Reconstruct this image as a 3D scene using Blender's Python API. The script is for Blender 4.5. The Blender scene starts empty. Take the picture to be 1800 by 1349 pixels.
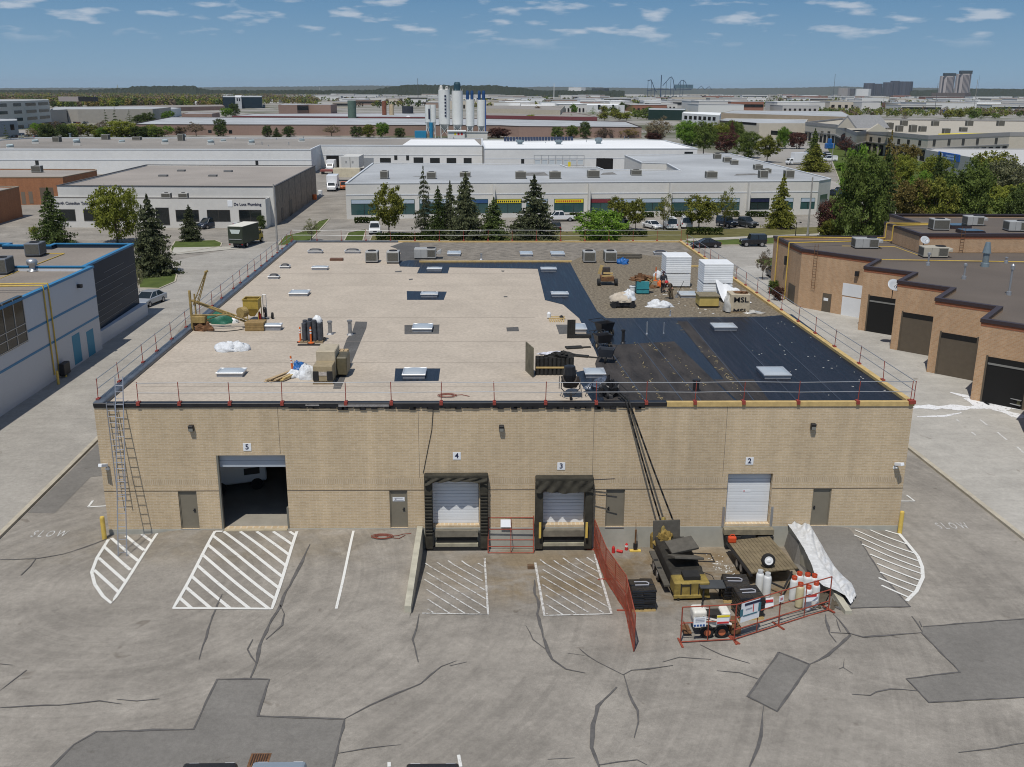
import bpy,bmesh,math,random
from mathutils import Vector,Matrix
rad=math.radians
random.seed(11)
SC=bpy.context.scene
COL=SC.collection
# ------------------------------------------------------------------ camera
FPX,CX,CY=1720.0,900.0,674.5
YAW,PITCH,ROLL=0.0239597346,0.290122786,0.00523598776
CAM=Vector((20.4309986,-48.5283855,22.6126331))
_F=Vector((math.sin(YAW)*math.cos(PITCH),math.cos(YAW)*math.cos(PITCH),-math.sin(PITCH)))
_R0=Vector((math.cos(YAW),-math.sin(YAW),0));_U0=_R0 .cross(_F)
_R=_R0*math.cos(ROLL)+_U0*math.sin(ROLL);_U=_U0*math.cos(ROLL)-_R0*math.sin(ROLL)
cd=bpy.data.cameras.new("camera");cam=bpy.data.objects.new("camera",cd);COL.objects.link(cam)
cd.sensor_width=36;cd.sensor_fit='HORIZONTAL';cd.lens=FPX/1800*36;cd.clip_start=.5;cd.clip_end=60000
m=Matrix((_R,_U,-_F)).transposed().to_4x4();m.translation=CAM;cam.matrix_world=m
SC.camera=cam
SC.cycles.filter_width=1.05
# ------------------------------------------------------------------ light
SUN_T=Vector((.175,.46,-1)).normalized()
el=math.asin(-SUN_T.z);az=math.atan2(-SUN_T.x,-SUN_T.y)
sd=bpy.data.lights.new("sun",'SUN');sd.energy=3.6;sd.angle=rad(.53);sd.color=(1,.955,.88)
sun=bpy.data.objects.new("sun",sd);COL.objects.link(sun)
sun.rotation_euler=SUN_T.to_track_quat('-Z','Y').to_euler();sun.location=(0,0,80)
SC.view_settings.view_transform='Standard';SC.view_settings.look='None'
SC.view_settings.exposure=0.0;SC.view_settings.gamma=1
w=bpy.data.worlds.new("World");SC.world=w;w.use_nodes=True
nt=w.node_tree;nt.nodes.clear();N=nt.nodes.new;L=nt.links.new
sky=N('ShaderNodeTexSky');sky.sky_type='NISHITA';sky.sun_disc=False
sky.sun_elevation=el;sky.sun_rotation=az;sky.altitude=200;sky.air_density=1.0;sky.dust_density=.35;sky.ozone_density=3.0
bg=N('ShaderNodeBackground');out=N('ShaderNodeOutputWorld');bg.inputs[1].default_value=.085
# small fair-weather clouds lying on a layer high above the ground
tc=N('ShaderNodeTexCoord');sp=N('ShaderNodeSeparateXYZ');L(tc.outputs['Generated'],sp.inputs[0])
az_=N('ShaderNodeMath');az_.operation='ARCTAN2';L(sp.outputs[0],az_.inputs[0]);L(sp.outputs[1],az_.inputs[1])
cb=N('ShaderNodeCombineXYZ');L(az_.outputs[0],cb.inputs[0]);L(sp.outputs[2],cb.inputs[1])
mp=N('ShaderNodeMapping');L(cb.outputs[0],mp.inputs[0]);mp.inputs['Scale'].default_value=(21,92,1);mp.inputs['Location'].default_value=(2.3,.4,0)
n1=N('ShaderNodeTexNoise');L(mp.outputs[0],n1 .inputs[0]);n1 .inputs['Scale'].default_value=1.;n1 .inputs['Detail'].default_value=5;n1 .inputs['Roughness'].default_value=.5
r1=N('ShaderNodeValToRGB');L(n1 .outputs[0],r1 .inputs[0]);r1 .color_ramp.elements[0].position=.54;r1 .color_ramp.elements[1].position=.67
# thin out the layer towards the horizon, where the photograph is clear
mr=N('ShaderNodeMapRange');L(sp.outputs[2],mr.inputs[0]);mr.inputs[1].default_value=.038;mr.inputs[2].default_value=.055
mm=N('ShaderNodeMath');mm.operation='MULTIPLY';L(r1 .outputs[0],mm.inputs[0]);L(mr.outputs[0],mm.inputs[1])
m2=N('ShaderNodeMath');m2 .operation='MULTIPLY';L(mm.outputs[0],m2 .inputs[0]);m2 .inputs[1].default_value=.62
mixc=N('ShaderNodeMixRGB');L(m2 .outputs[0],mixc.inputs[0])
tint=N('ShaderNodeMixRGB');tint.blend_type='MULTIPLY';tint.inputs[0].default_value=1;L(sky.outputs[0],tint.inputs[1]);tint.inputs[2].default_value=(1,1,1,1)
hz=N('ShaderNodeValToRGB');hm=N('ShaderNodeMapRange');L(sp.outputs[2],hm.inputs[0]);hm.inputs[2].default_value=.11;L(hm.outputs[0],hz.inputs[0])
e=hz.color_ramp.elements;e[0].position=0;e[0].color=(3.05,4.7,6.15,1);e[1].position=1;e[1].color=(1.1,2.8,5.1,1)
hb=N('ShaderNodeMapRange');L(sp.outputs[2],hb.inputs[0]);hb.inputs[1].default_value=.1;hb.inputs[2].default_value=.3
air=N('ShaderNodeMixRGB');L(hb.outputs[0],air.inputs[0]);L(hz.outputs[0],air.inputs[1]);L(tint.outputs[0],air.inputs[2]);L(air.outputs[0],mixc.inputs[1]);mixc.inputs[2].default_value=(7.0,7.5,8.2,1)
L(mixc.outputs[0],bg.inputs[0]);L(bg.outputs[0],out.inputs[0])
# ------------------------------------------------------------------ where a picture point lies in the place
def ray(u,v):return _F+_R*((u-CX)/FPX)+_U*((CY-v)/FPX)
def at(u,v,z=-.3):
 d=ray(u,v);return CAM+d*((z-CAM.z)/d.z)
def sm(a,b,x):
 t=min(1,max(0,(x-a)/(b-a)));return t*t*(3-2*t)
PITX0,PITX1,PITY=16.82,36.72,-9.0
def gz(x,y):
 if y>.5 or y<-60:return-.3
 if PITX0<=x<=PITX1 and y>PITY:return-.3-.92*min(1,(y-PITY)/7.0)
 b=.26*sm(1.8,4,x)*(1-sm(39.5,42,x))*sm(-6.5,-.6,y)
 return-.3+b
def G(u,v):
 p=at(u,v,-.3)
 for _ in range(8):p=at(u,v,gz(p.x,p.y))
 return p
def plane_hit(u,v,p0,p1):
 """(s, z) on the vertical plane through p0, p1"""
 d=ray(u,v);t=Vector((p1[0]-p0[0],p1[1]-p0[1],0)).normalized();n=Vector((-t.y,t.x,0))
 k=(Vector((p0[0],p0[1],0))-CAM).dot(n)/d.dot(n)if abs(d.dot(n))>1e-9 else 0
 h=CAM+d*k;return(h-Vector((p0[0],p0[1],0))).dot(t),h.z
def zat(v,x,y):
 """height at which a post standing at x, y meets picture row v"""
 lo,hi=-5.,400.
 for _ in range(60):
  z=(lo+hi)/2;d=Vector((x,y,z))-CAM;vv=CY-FPX*d.dot(_U)/d.dot(_F)if d.dot(_F)>.5 else-1e9
  if vv>v:lo=z
  else:hi=z
 return(lo+hi)/2
 # ------------------------------------------------------------------ materials
MATS={}
def mat(name,c,r=.85,m=0,n=0,amt=.18,b=0,spec=.35,n2=0,amt2=.25,obj=0):
 """principled surface; n = size of the fine mottling (1/m), n2 = broad weathering, obj = spread between copies"""
 if name in MATS:return MATS[name]
 M=bpy.data.materials.new(name);M.use_nodes=True;t=M.node_tree;p=t.nodes['Principled BSDF']
 p.inputs['Roughness'].default_value=r;p.inputs['Metallic'].default_value=m;p.inputs['Specular IOR Level'].default_value=spec
 col=None
 def chain(fac,a):
  nonlocal col
  mr=t.nodes.new('ShaderNodeMapRange');t.links.new(fac,mr.inputs[0]);mr.inputs[1].default_value=.25;mr.inputs[2].default_value=.75
  mr.inputs[3].default_value=1-a;mr.inputs[4].default_value=1+a
  vm=t.nodes.new('ShaderNodeVectorMath');vm.operation='SCALE';t.links.new(mr.outputs[0],vm.inputs['Scale'])
  if col is None:vm.inputs[0].default_value=c[:3]
  else:t.links.new(col,vm.inputs[0])
  col=vm.outputs[0]
 g=t.nodes.new('ShaderNodeNewGeometry')if(n or n2 or b)else None
 nz=None
 if n:
  nz=t.nodes.new('ShaderNodeTexNoise');nz.inputs['Scale'].default_value=n;nz.inputs['Detail'].default_value=4;nz.inputs['Roughness'].default_value=.65
  t.links.new(g.outputs['Position'],nz.inputs[0]);chain(nz.outputs[0],amt)
 if n2:
  k=t.nodes.new('ShaderNodeTexNoise');k.inputs['Scale'].default_value=n2;k.inputs['Detail'].default_value=5;k.inputs['Distortion'].default_value=.6
  t.links.new(g.outputs['Position'],k.inputs[0]);chain(k.outputs[0],amt2)
 if obj:
  oi=t.nodes.new('ShaderNodeObjectInfo');mr=t.nodes.new('ShaderNodeMapRange');t.links.new(oi.outputs['Random'],mr.inputs[0]);mr.inputs[1].default_value=0;mr.inputs[2].default_value=1
  chain(mr.outputs[0],obj)
 if col is None:p.inputs['Base Color'].default_value=(*c[:3],1)
 else:t.links.new(col,p.inputs['Base Color'])
 if b and nz:
  bm_=t.nodes.new('ShaderNodeBump');bm_.inputs['Strength'].default_value=b;bm_.inputs['Distance'].default_value=.05
  t.links.new(nz.outputs[0],bm_.inputs['Height']);t.links.new(bm_.outputs[0],p.inputs['Normal'])
 MATS[name]=M;return M
def brick(name,c1,c2,mortar,bw=.4,bh=.1,n2=.25,amt=.08):
 if name in MATS:return MATS[name]
 M=mat(name,c1,r=.9);t=M.node_tree;p=t.nodes['Principled BSDF']
 uv=t.nodes.new('ShaderNodeUVMap');uv.uv_map='UVMap';bt=t.nodes.new('ShaderNodeTexBrick');t.links.new(uv.outputs[0],bt.inputs[0])
 bt.inputs['Scale'].default_value=1;bt.inputs['Brick Width'].default_value=bw;bt.inputs['Row Height'].default_value=bh
 bt.inputs['Mortar Size'].default_value=.013;bt.inputs['Color1'].default_value=(*c1,1);bt.inputs['Color2'].default_value=(*c2,1);bt.inputs['Mortar'].default_value=(*mortar,1)
 g=t.nodes.new('ShaderNodeNewGeometry');prev=bt.outputs[0]
 for sc,a,dist in((n2,amt,.5),('streak',.09,0),(2.2,.05,0),(9.,.08,0)):
  k=t.nodes.new('ShaderNodeTexNoise');k.inputs['Scale'].default_value=1 if sc=='streak' else sc;k.inputs['Detail'].default_value=5;k.inputs['Distortion'].default_value=dist
  if sc=='streak':q=t.nodes.new('ShaderNodeMapping');t.links.new(g.outputs['Position'],q.inputs[0]);q.inputs['Scale'].default_value=(1.6,1.6,.10);t.links.new(q.outputs[0],k.inputs[0])
  else:t.links.new(g.outputs['Position'],k.inputs[0])
  mr=t.nodes.new('ShaderNodeMapRange');t.links.new(k.outputs[0],mr.inputs[0]);mr.inputs[1].default_value=.28;mr.inputs[2].default_value=.72;mr.inputs[3].default_value=1-a;mr.inputs[4].default_value=1+a
  vm=t.nodes.new('ShaderNodeVectorMath');vm.operation='SCALE';t.links.new(prev,vm.inputs[0]);t.links.new(mr.outputs[0],vm.inputs['Scale']);prev=vm.outputs[0]
 t.links.new(prev,p.inputs['Base Color'])
 return M
def foliage(name,c,var=.35,tr=.25):
 if name in MATS:return MATS[name]
 M=bpy.data.materials.new(name);M.use_nodes=True;t=M.node_tree;t.nodes.clear()
 g=t.nodes.new('ShaderNodeNewGeometry');k=t.nodes.new('ShaderNodeTexNoise');k.inputs['Scale'].default_value=.7;k.inputs['Detail'].default_value=4
 t.links.new(g.outputs['Position'],k.inputs[0]);oi=t.nodes.new('ShaderNodeObjectInfo')
 a=t.nodes.new('ShaderNodeMath');a.operation='MULTIPLY_ADD';t.links.new(oi.outputs['Random'],a.inputs[0]);a.inputs[1].default_value=.25;t.links.new(k.outputs[0],a.inputs[2])
 cr=t.nodes.new('ShaderNodeValToRGB');t.links.new(a.outputs[0],cr.inputs[0])
 e=cr.color_ramp.elements;e[0].position=.35;e[1].position=.85
 e[0].color=(c[0]*(1-var),c[1]*(1-var),c[2]*(1-var),1);e[1].color=(c[0]*(1+var*1.2),c[1]*(1+var),c[2]*(1+var*.5),1)
 d=t.nodes.new('ShaderNodeBsdfDiffuse');tl=t.nodes.new('ShaderNodeBsdfTranslucent');mx=t.nodes.new('ShaderNodeMixShader');mx.inputs[0].default_value=tr
 o=t.nodes.new('ShaderNodeOutputMaterial')
 for s in(d,tl):t.links.new(cr.outputs[0],s.inputs[0])
 t.links.new(d.outputs[0],mx.inputs[1]);t.links.new(tl.outputs[0],mx.inputs[2]);t.links.new(mx.outputs[0],o.inputs[0])
 MATS[name]=M;return M
 # ------------------------------------------------------------------ mesh collector
class MB:
 def __init__(s):s.v=[];s.f=[];s.uv={}
 def face(s,pts,uv=None):
  i=len(s.v);s.v+=[tuple(p)for p in pts];s.f.append(tuple(range(i,i+len(pts))))
  if uv:s.uv[len(s.f)-1]=uv
  return s
 def box(s,x0,y0,z0,x1,y1,z1,M=None):
  c=[(x0,y0,z0),(x1,y0,z0),(x1,y1,z0),(x0,y1,z0),(x0,y0,z1),(x1,y0,z1),(x1,y1,z1),(x0,y1,z1)]
  if M is not None:c=[tuple(M@Vector(p))for p in c]
  i=len(s.v);s.v+=c
  s.f+=[tuple(i+k for k in q)for q in((3,2,1,0),(4,5,6,7),(0,1,5,4),(1,2,6,5),(2,3,7,6),(3,0,4,7))];return s
 def cbox(s,c,sx,sy,sz,rz=0,rx=0,ry=0):
  M=Matrix.Translation(c)@Matrix.Rotation(rz,4,'Z')@Matrix.Rotation(ry,4,'Y')@Matrix.Rotation(rx,4,'X')
  return s.box(-sx/2,-sy/2,-sz/2,sx/2,sy/2,sz/2,M)
 def prism(s,poly,z0,z1,M=None,top=True,bottom=True):
  n=len(poly);a=sum(poly[k][0]*poly[(k+1)%n][1]-poly[(k+1)%n][0]*poly[k][1]for k in range(n))
  if a<0:poly=poly[::-1]
  c=[(p[0],p[1],z0)for p in poly]+[(p[0],p[1],z1)for p in poly]
  if M is not None:c=[tuple(M@Vector(p))for p in c]
  i=len(s.v);s.v+=c
  for k in range(n):q=(k+1)%n;s.f.append((i+k,i+q,i+n+q,i+n+k))
  if top:s.f.append(tuple(i+n+k for k in range(n)))
  if bottom:s.f.append(tuple(i+k for k in reversed(range(n))))
  return s
 def cyl(s,p0,p1,r0,r1=None,n=10,cap=True):
  r1=r0 if r1 is None else r1;p0,p1=Vector(p0),Vector(p1);d=(p1-p0)
  if d.length<1e-6:return s
  q=d.to_track_quat('Z','Y');i=len(s.v)
  for p,r in((p0,r0),(p1,r1)):
   for k in range(n):s.v.append(tuple(p+q@Vector((r*math.cos(2*math.pi*k/n),r*math.sin(2*math.pi*k/n),0))))
  for k in range(n):j=(k+1)%n;s.f.append((i+k,i+j,i+n+j,i+n+k))
  if cap:s.f.append(tuple(i+k for k in reversed(range(n))));s.f.append(tuple(i+n+k for k in range(n)))
  return s
 def tube(s,pts,r,n=6):
  for a,b in zip(pts,pts[1:]):s.cyl(a,b,r,r,n)
  return s
 def lathe(s,c,prof,n=14,M=None):
  i=len(s.v)
  for r,z in prof:
   for k in range(n):
    p=Vector((c[0]+r*math.cos(2*math.pi*k/n),c[1]+r*math.sin(2*math.pi*k/n),c[2]+z));s.v.append(tuple(M@p if M is not None else p))
  for a in range(len(prof)-1):
   for k in range(n):j=(k+1)%n;s.f.append((i+a*n+k,i+a*n+j,i+(a+1)*n+j,i+(a+1)*n+k))
  s.f.append(tuple(i+k for k in reversed(range(n))));s.f.append(tuple(i+(len(prof)-1)*n+k for k in range(n)))
  return s
 def lump(s,c,rx,ry,rz,seed=0,n=14,m=9,amp=.18,flat=True,amt=None):
  """uneven rounded heap (bag, tarp, bush)"""
  amp=amp if amt is None else amt
  rnd=random.Random(seed);ph=[(rnd.uniform(1,4),rnd.uniform(1,5),rnd.uniform(0,6.3),rnd.uniform(0,6.3))for _ in range(6)]
  i=len(s.v)
  for a in range(m+1):
   th=(math.pi/2 if flat else math.pi)*a/m
   for k in range(n):
    f=2*math.pi*k/n;d=1+amp*sum(math.sin(p[0]*f*1.0//1*1+p[0]*math.cos(f)*2+p[2])*math.cos(p[1]*th*2+p[3]+math.sin(f)*2)for p in ph)/2.4
    s.v.append((c[0]+rx*d*math.sin(th)*math.cos(f),c[1]+ry*d*math.sin(th)*math.sin(f),c[2]+rz*d*math.cos(th)))
  for a in range(m):
   for k in range(n):j=(k+1)%n;s.f.append((i+a*n+k,i+(a+1)*n+k,i+(a+1)*n+j,i+a*n+j))
  return s
 def build(s,name,material,parent=None,W=False,bevel=0,smooth=False,seg=1,kind=None):
  me=bpy.data.meshes.new(name);vs=s.v
  if W and parent is not None:
   inv=mtx(parent).inverted();vs=[tuple(inv@Vector(p))for p in vs]
  me.from_pydata(vs,[],s.f);me.materials.append(material)
  if s.uv:
   ul=me.uv_layers.new(name='UVMap')
   for k,u in s.uv.items():
    for li,q in zip(me.polygons[k].loop_indices,u):ul.data[li].uv=q
  if smooth:me.polygons.foreach_set('use_smooth',[True]*len(me.polygons))
  me.update()
  o=bpy.data.objects.new(name,me);COL.objects.link(o)
  if parent is not None:o.parent=parent
  if bevel:
   bv=o.modifiers.new('bevel','BEVEL');bv.width=bevel;bv.segments=seg;bv.limit_method='ANGLE'
  if kind:o['kind']=kind
  return o
def mtx(o):
 l=o.matrix_basis.copy()if False else Matrix.Translation(o.location)@o.rotation_euler.to_matrix().to_4x4()@Matrix.Diagonal((*o.scale,1))
 return mtx(o.parent)@l if o.parent else l
def tag(o,label=None,cat=None,group=None,kind=None):
 if label:o['label']=label
 if cat:o['category']=cat
 if group:o['group']=group
 if kind:o['kind']=kind
 return o
def thing(name,label,cat,loc=(0,0,0),rz=0,group=None):
 o=bpy.data.objects.new(name,None);COL.objects.link(o);o.location=loc;o.rotation_euler=(0,0,rz);o.empty_display_size=.3
 return tag(o,label,cat,group)
def kids(o):return[c for c in bpy.data.objects if c.parent==o]
def dup(o,loc=None,rz=None,label=None,group=None,scale=None,parent=None):
 c=o.copy();COL.objects.link(c);c.parent=parent
 for ch in CH.get(o.name,None)or kids(o):dup(ch,parent=c)
 if loc is not None:c.location=loc
 if rz is not None:c.rotation_euler=(0,0,rz)
 if scale is not None:c.scale=scale if hasattr(scale,'__len__')else(scale,)*3
 tag(c,label,None,group);return c
CH={}
def jit(a):return random.uniform(-a,a)
def text_mesh(s,size,ext=.004,bold=False):
 cu=bpy.data.curves.new('lettering','FONT');cu.body=s;cu.size=size;cu.extrude=ext;cu.align_x='CENTER';cu.align_y='CENTER';cu.resolution_u=3
 if bold:cu.offset=size*.022
 o=bpy.data.objects.new('lettering',cu);COL.objects.link(o);dg=bpy.context.evaluated_depsgraph_get();me=bpy.data.meshes.new_from_object(o.evaluated_get(dg))
 bpy.data.objects.remove(o);bpy.data.curves.remove(cu);return me
def text(s,size,material,M,parent=None,name='lettering',bold=False,wide=1):
 me=text_mesh(s,size,.004,bold);inv=mtx(parent).inverted()if parent is not None else Matrix()
 me.transform(inv@M@Matrix.Diagonal((wide,1,1,1)));me.materials.clear();me.materials.append(material)
 o=bpy.data.objects.new(name,me);COL.objects.link(o)
 if parent is not None:o.parent=parent
 return o
def wall_frame(p0,p1):
 """matrix whose x runs along the wall, y up, z out of the wall (towards the right-hand side of p0->p1)"""
 t=Vector((p1[0]-p0[0],p1[1]-p0[1],0)).normalized();n=Vector((t.y,-t.x,0))
 M=Matrix((t,Vector((0,0,1)),n)).transposed().to_4x4();M.translation=(p0[0],p0[1],0);return M
def wall_holes(mb,p0,p1,z0,z1,holes=(),depth=.3,uo=0):
 """brick wall p0->p1 with rectangular openings (s0,z0,s1,z1) and their reveals"""
 M=wall_frame(p0,p1);Ln=math.hypot(p1[0]-p0[0],p1[1]-p0[1])
 xs=sorted({0,Ln,*[h[0]for h in holes],*[h[2]for h in holes]});zs=sorted({z0,z1,*[min(max(h[1],z0),z1)for h in holes],*[min(max(h[3],z0),z1)for h in holes]})
 P=lambda s,z,d=0:tuple(M@Vector((s,z,-d)))
 for a,b in zip(xs,xs[1:]):
  for c,d in zip(zs,zs[1:]):
   mxx,mz=(a+b)/2,(c+d)/2
   if any(h[0]<mxx<h[2]and h[1]<mz<h[3]for h in holes):continue
   mb.face([P(a,c),P(b,c),P(b,d),P(a,d)],[(a+uo,c),(b+uo,c),(b+uo,d),(a+uo,d)])
 for h in holes:
  a,c,b,d=h[:4]
  for q in([P(a,c),P(a,d),P(a,d,depth),P(a,c,depth)],[P(b,d),P(b,c),P(b,c,depth),P(b,d,depth)],[P(a,d),P(b,d),P(b,d,depth),P(a,d,depth)],[P(b,c),P(a,c),P(a,c,depth),P(b,c,depth)]):
   mb.face(q,[(0,0),(0,1),(depth,1),(depth,0)])
 return M
def panel(mb,M,s0,z0,s1,z1,d0,d1):
 """box on a wall: along s0..s1, up z0..z1, from d0 to d1 out of the wall"""
 return mb.box(s0,z0,d0,s1,z1,d1,M)
 # ================================================================== GROUND, LOT, MARKINGS
def struct(name,mb,m,label=None,smooth=False):
 o=mb.build(name,m,smooth=smooth);o['kind']='structure'
 if label:o['label']=label;o['category']=name.replace('_',' ')
 return o
def asphalt(name,c,grain=.10,broad=.2,far=None):
 M=bpy.data.materials.new(name);M.use_nodes=True;t=M.node_tree;p=t.nodes['Principled BSDF'];p.inputs['Roughness'].default_value=.92;p.inputs['Specular IOR Level'].default_value=.25
 g=t.nodes.new('ShaderNodeNewGeometry');prev=None
 def noise(sc,det=4,dist=0,rough=.6,stretch=None):
  n=t.nodes.new('ShaderNodeTexNoise');n.inputs['Scale'].default_value=sc;n.inputs['Detail'].default_value=det;n.inputs['Distortion'].default_value=dist;n.inputs['Roughness'].default_value=rough
  src=g.outputs['Position']
  if stretch:
   k=t.nodes.new('ShaderNodeMapping');t.links.new(src,k.inputs[0]);k.inputs['Scale'].default_value=stretch;k.inputs['Rotation'].default_value=(0,0,.25);src=k.outputs[0]
  t.links.new(src,n.inputs[0]);return n
 for n,lo,hi,a in((noise(5,4,0,.85),.32,.68,grain*1.5),(noise(55,2),.3,.7,grain*1.6),(noise(.16,6,1.2),.3,.7,broad),(noise(.7,5,.6),.32,.7,broad*.5),(noise(.5,5,.8,.6,(.22,1.6,1)),.35,.7,broad*.45),(noise(3.1,3,.3),.35,.7,broad*.3)):
  mr=t.nodes.new('ShaderNodeMapRange');t.links.new(n.outputs[0],mr.inputs[0]);mr.inputs[1].default_value=lo;mr.inputs[2].default_value=hi;mr.inputs[3].default_value=1-a;mr.inputs[4].default_value=1+a*.8
  v=t.nodes.new('ShaderNodeVectorMath');v.operation='SCALE';t.links.new(mr.outputs[0],v.inputs['Scale'])
  if prev is None:v.inputs[0].default_value=c
  else:t.links.new(prev,v.inputs[0])
  prev=v.outputs[0]
  # oil and tyre stains: sparse dark flecks
 n=noise(.9,2,.4);cr=t.nodes.new('ShaderNodeValToRGB');t.links.new(n.outputs[0],cr.inputs[0]);cr.color_ramp.elements[0].position=.70;cr.color_ramp.elements[1].position=.76
 cr.color_ramp.elements[0].color=(1,1,1,1);cr.color_ramp.elements[1].color=(.72,.70,.68,1)
 mm=t.nodes.new('ShaderNodeMixRGB');mm.blend_type='MULTIPLY';mm.inputs[0].default_value=1;t.links.new(prev,mm.inputs[1]);t.links.new(cr.outputs[0],mm.inputs[2]);prev=mm.outputs[0]
 if far:
  def band(o,a0,a1,b0,b1):
   r_=None
   for ip,(x0,x1)in((0,(a0,a1)),(1,(b0,b1))):
    c1=t.nodes.new('ShaderNodeMath');c1 .operation='SUBTRACT';t.links.new(sx.outputs[ip],c1 .inputs[0]);c1 .inputs[1].default_value=(x0+x1)/2;c2=t.nodes.new('ShaderNodeMath');c2 .operation='ABSOLUTE';t.links.new(c1 .outputs[0],c2 .inputs[0])
    c3=t.nodes.new('ShaderNodeMapRange');t.links.new(c2 .outputs[0],c3 .inputs[0]);c3 .inputs[1].default_value=(x1-x0)/2*.55;c3 .inputs[2].default_value=(x1-x0)/2*1.1;c3 .inputs[3].default_value=1;c3 .inputs[4].default_value=0
    if r_ is None:r_=c3 .outputs[0]
    else:c4=t.nodes.new('ShaderNodeMath');c4 .operation='MULTIPLY';t.links.new(r_,c4 .inputs[0]);t.links.new(c3 .outputs[0],c4 .inputs[1]);r_=c4 .outputs[0]
   return r_
  sx=t.nodes.new('ShaderNodeSeparateXYZ');t.links.new(g.outputs['Position'],sx.inputs[0])
  # spilt dirt in the dock bays, turning arcs left by lorry tyres
  for(a0,a1,b0,b1),colr,amt_,sc in(((16.5,40,-8,1),(.80,.70,.54,1),1.0,.45),((27,37,-9,0),(.72,.60,.44,1),.8,1.1),((-4,17,-4,1),(.82,.78,.7,1),.8,.5)):
   k=noise(sc,6,.6);cr=t.nodes.new('ShaderNodeMapRange');t.links.new(k.outputs[0],cr.inputs[0]);cr.inputs[1].default_value=.38;cr.inputs[2].default_value=.58;cr.inputs[4].default_value=amt_
   ml=t.nodes.new('ShaderNodeMath');ml.operation='MULTIPLY';t.links.new(cr.outputs[0],ml.inputs[0]);t.links.new(band(0,a0,a1,b0,b1),ml.inputs[1]);mm=t.nodes.new('ShaderNodeMixRGB');mm.blend_type='MULTIPLY';t.links.new(ml.outputs[0],mm.inputs[0]);t.links.new(prev,mm.inputs[1]);mm.inputs[2].default_value=colr;prev=mm.outputs[0]
  for cx,cy,a_ in((3.5,-5.5,.10),(30,-26,.06)):
   v=t.nodes.new('ShaderNodeVectorMath');v.operation='DISTANCE';t.links.new(g.outputs['Position'],v.inputs[0]);v.inputs[1].default_value=(cx,cy,-.3);n=t.nodes.new('ShaderNodeTexNoise');n.noise_dimensions='1D';n.inputs['Scale'].default_value=1.7;n.inputs['Detail'].default_value=6;n.inputs['Roughness'].default_value=.7;t.links.new(v.outputs['Value'],n.inputs['W'])
   k=noise(.2,3,.5);ml=t.nodes.new('ShaderNodeMath');ml.operation='MULTIPLY';t.links.new(n.outputs[0],ml.inputs[0]);t.links.new(k.outputs[0],ml.inputs[1]);mr=t.nodes.new('ShaderNodeMapRange');t.links.new(ml.outputs[0],mr.inputs[0]);mr.inputs[1].default_value=.2;mr.inputs[2].default_value=.34;mr.inputs[3].default_value=1+a_*.35;mr.inputs[4].default_value=1-a_
   v2=t.nodes.new('ShaderNodeVectorMath');v2 .operation='SCALE';t.links.new(prev,v2 .inputs[0]);t.links.new(mr.outputs[0],v2 .inputs['Scale']);prev=v2 .outputs[0]
  s=t.nodes.new('ShaderNodeSeparateXYZ');t.links.new(g.outputs['Position'],s.inputs[0])
  mr=t.nodes.new('ShaderNodeMapRange');t.links.new(s.outputs[1],mr.inputs[0]);mr.inputs[1].default_value=260;mr.inputs[2].default_value=330
  f1=noise(.012,5,.8);c2=t.nodes.new('ShaderNodeValToRGB');t.links.new(f1 .outputs[0],c2 .inputs[0]);e=c2 .color_ramp.elements
  e[0].position=.36;e[0].color=(.10,.105,.06,1);e[1].position=.55;e[1].color=(.30,.285,.26,1)
  z=t.nodes.new('ShaderNodeMixRGB');t.links.new(mr.outputs[0],z.inputs[0]);t.links.new(prev,z.inputs[1]);t.links.new(c2 .outputs[0],z.inputs[2]);prev=z.outputs[0]
 t.links.new(prev,p.inputs['Base Color'])
 bn=t.nodes.new('ShaderNodeBump');bn.inputs['Strength'].default_value=.35;bn.inputs['Distance'].default_value=.02;k=noise(30,3);t.links.new(k.outputs[0],bn.inputs['Height']);t.links.new(bn.outputs[0],p.inputs['Normal'])
 return M
A_LOT=asphalt('weathered_asphalt',(.285,.262,.228),.10,.17,far=True)
A_PATCH=asphalt('newer_asphalt',(.188,.178,.162),.10,.10)
A_LANE=asphalt('pale_lane_asphalt',(.35,.33,.295),.10,.14)
A_CONC=asphalt('pale_concrete_lot',(.40,.382,.345),.08,.14)
A_SEAL=mat('crack_sealant_tar',(.105,.10,.096),r=.75,n=3,amt=.3)
def paint_mat(name,c,wear=.5):
 M=mat(name,c,r=.7);t=M.node_tree;p=t.nodes['Principled BSDF'];g=t.nodes.new('ShaderNodeNewGeometry');n=t.nodes.new('ShaderNodeTexNoise');n.inputs['Scale'].default_value=4;n.inputs['Detail'].default_value=8;n.inputs['Roughness'].default_value=.75
 t.links.new(g.outputs['Position'],n.inputs[0]);cr=t.nodes.new('ShaderNodeValToRGB');t.links.new(n.outputs[0],cr.inputs[0]);e=cr.color_ramp.elements
 e[0].position=wear-.12;e[0].color=(.26,.24,.22,1);e[1].position=wear;e[1].color=(*c,1);t.links.new(cr.outputs[0],p.inputs['Base Color']);return M
P_WHITE=paint_mat('white_road_paint',(.66,.66,.63),.43)
P_WORN=paint_mat('worn_road_paint',(.58,.58,.56),.52)
CONC=mat('concrete',(.40,.38,.33),n=3,amt=.12,n2=.5,amt2=.14)
def axis(parts):
 r=[]
 for a,b,st in parts:
  k=max(1,int(round((b-a)/st)));r+=[a+(b-a)*i/k for i in range(k)]
 return r+[parts[-1][1]]
xs=axis([(-14000,-2000,6000),(-2000,-400,400),(-400,-60,85),(-60,0,20),(0,PITX0-.04,.62),(PITX0-.04,PITX0,.04),(PITX0,PITX1,.995),(PITX1,PITX1+.04,.04),(PITX1+.04,43,.6),(43,103,20),(103,400,99),(400,2000,400),(2000,14000,6000)])
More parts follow.
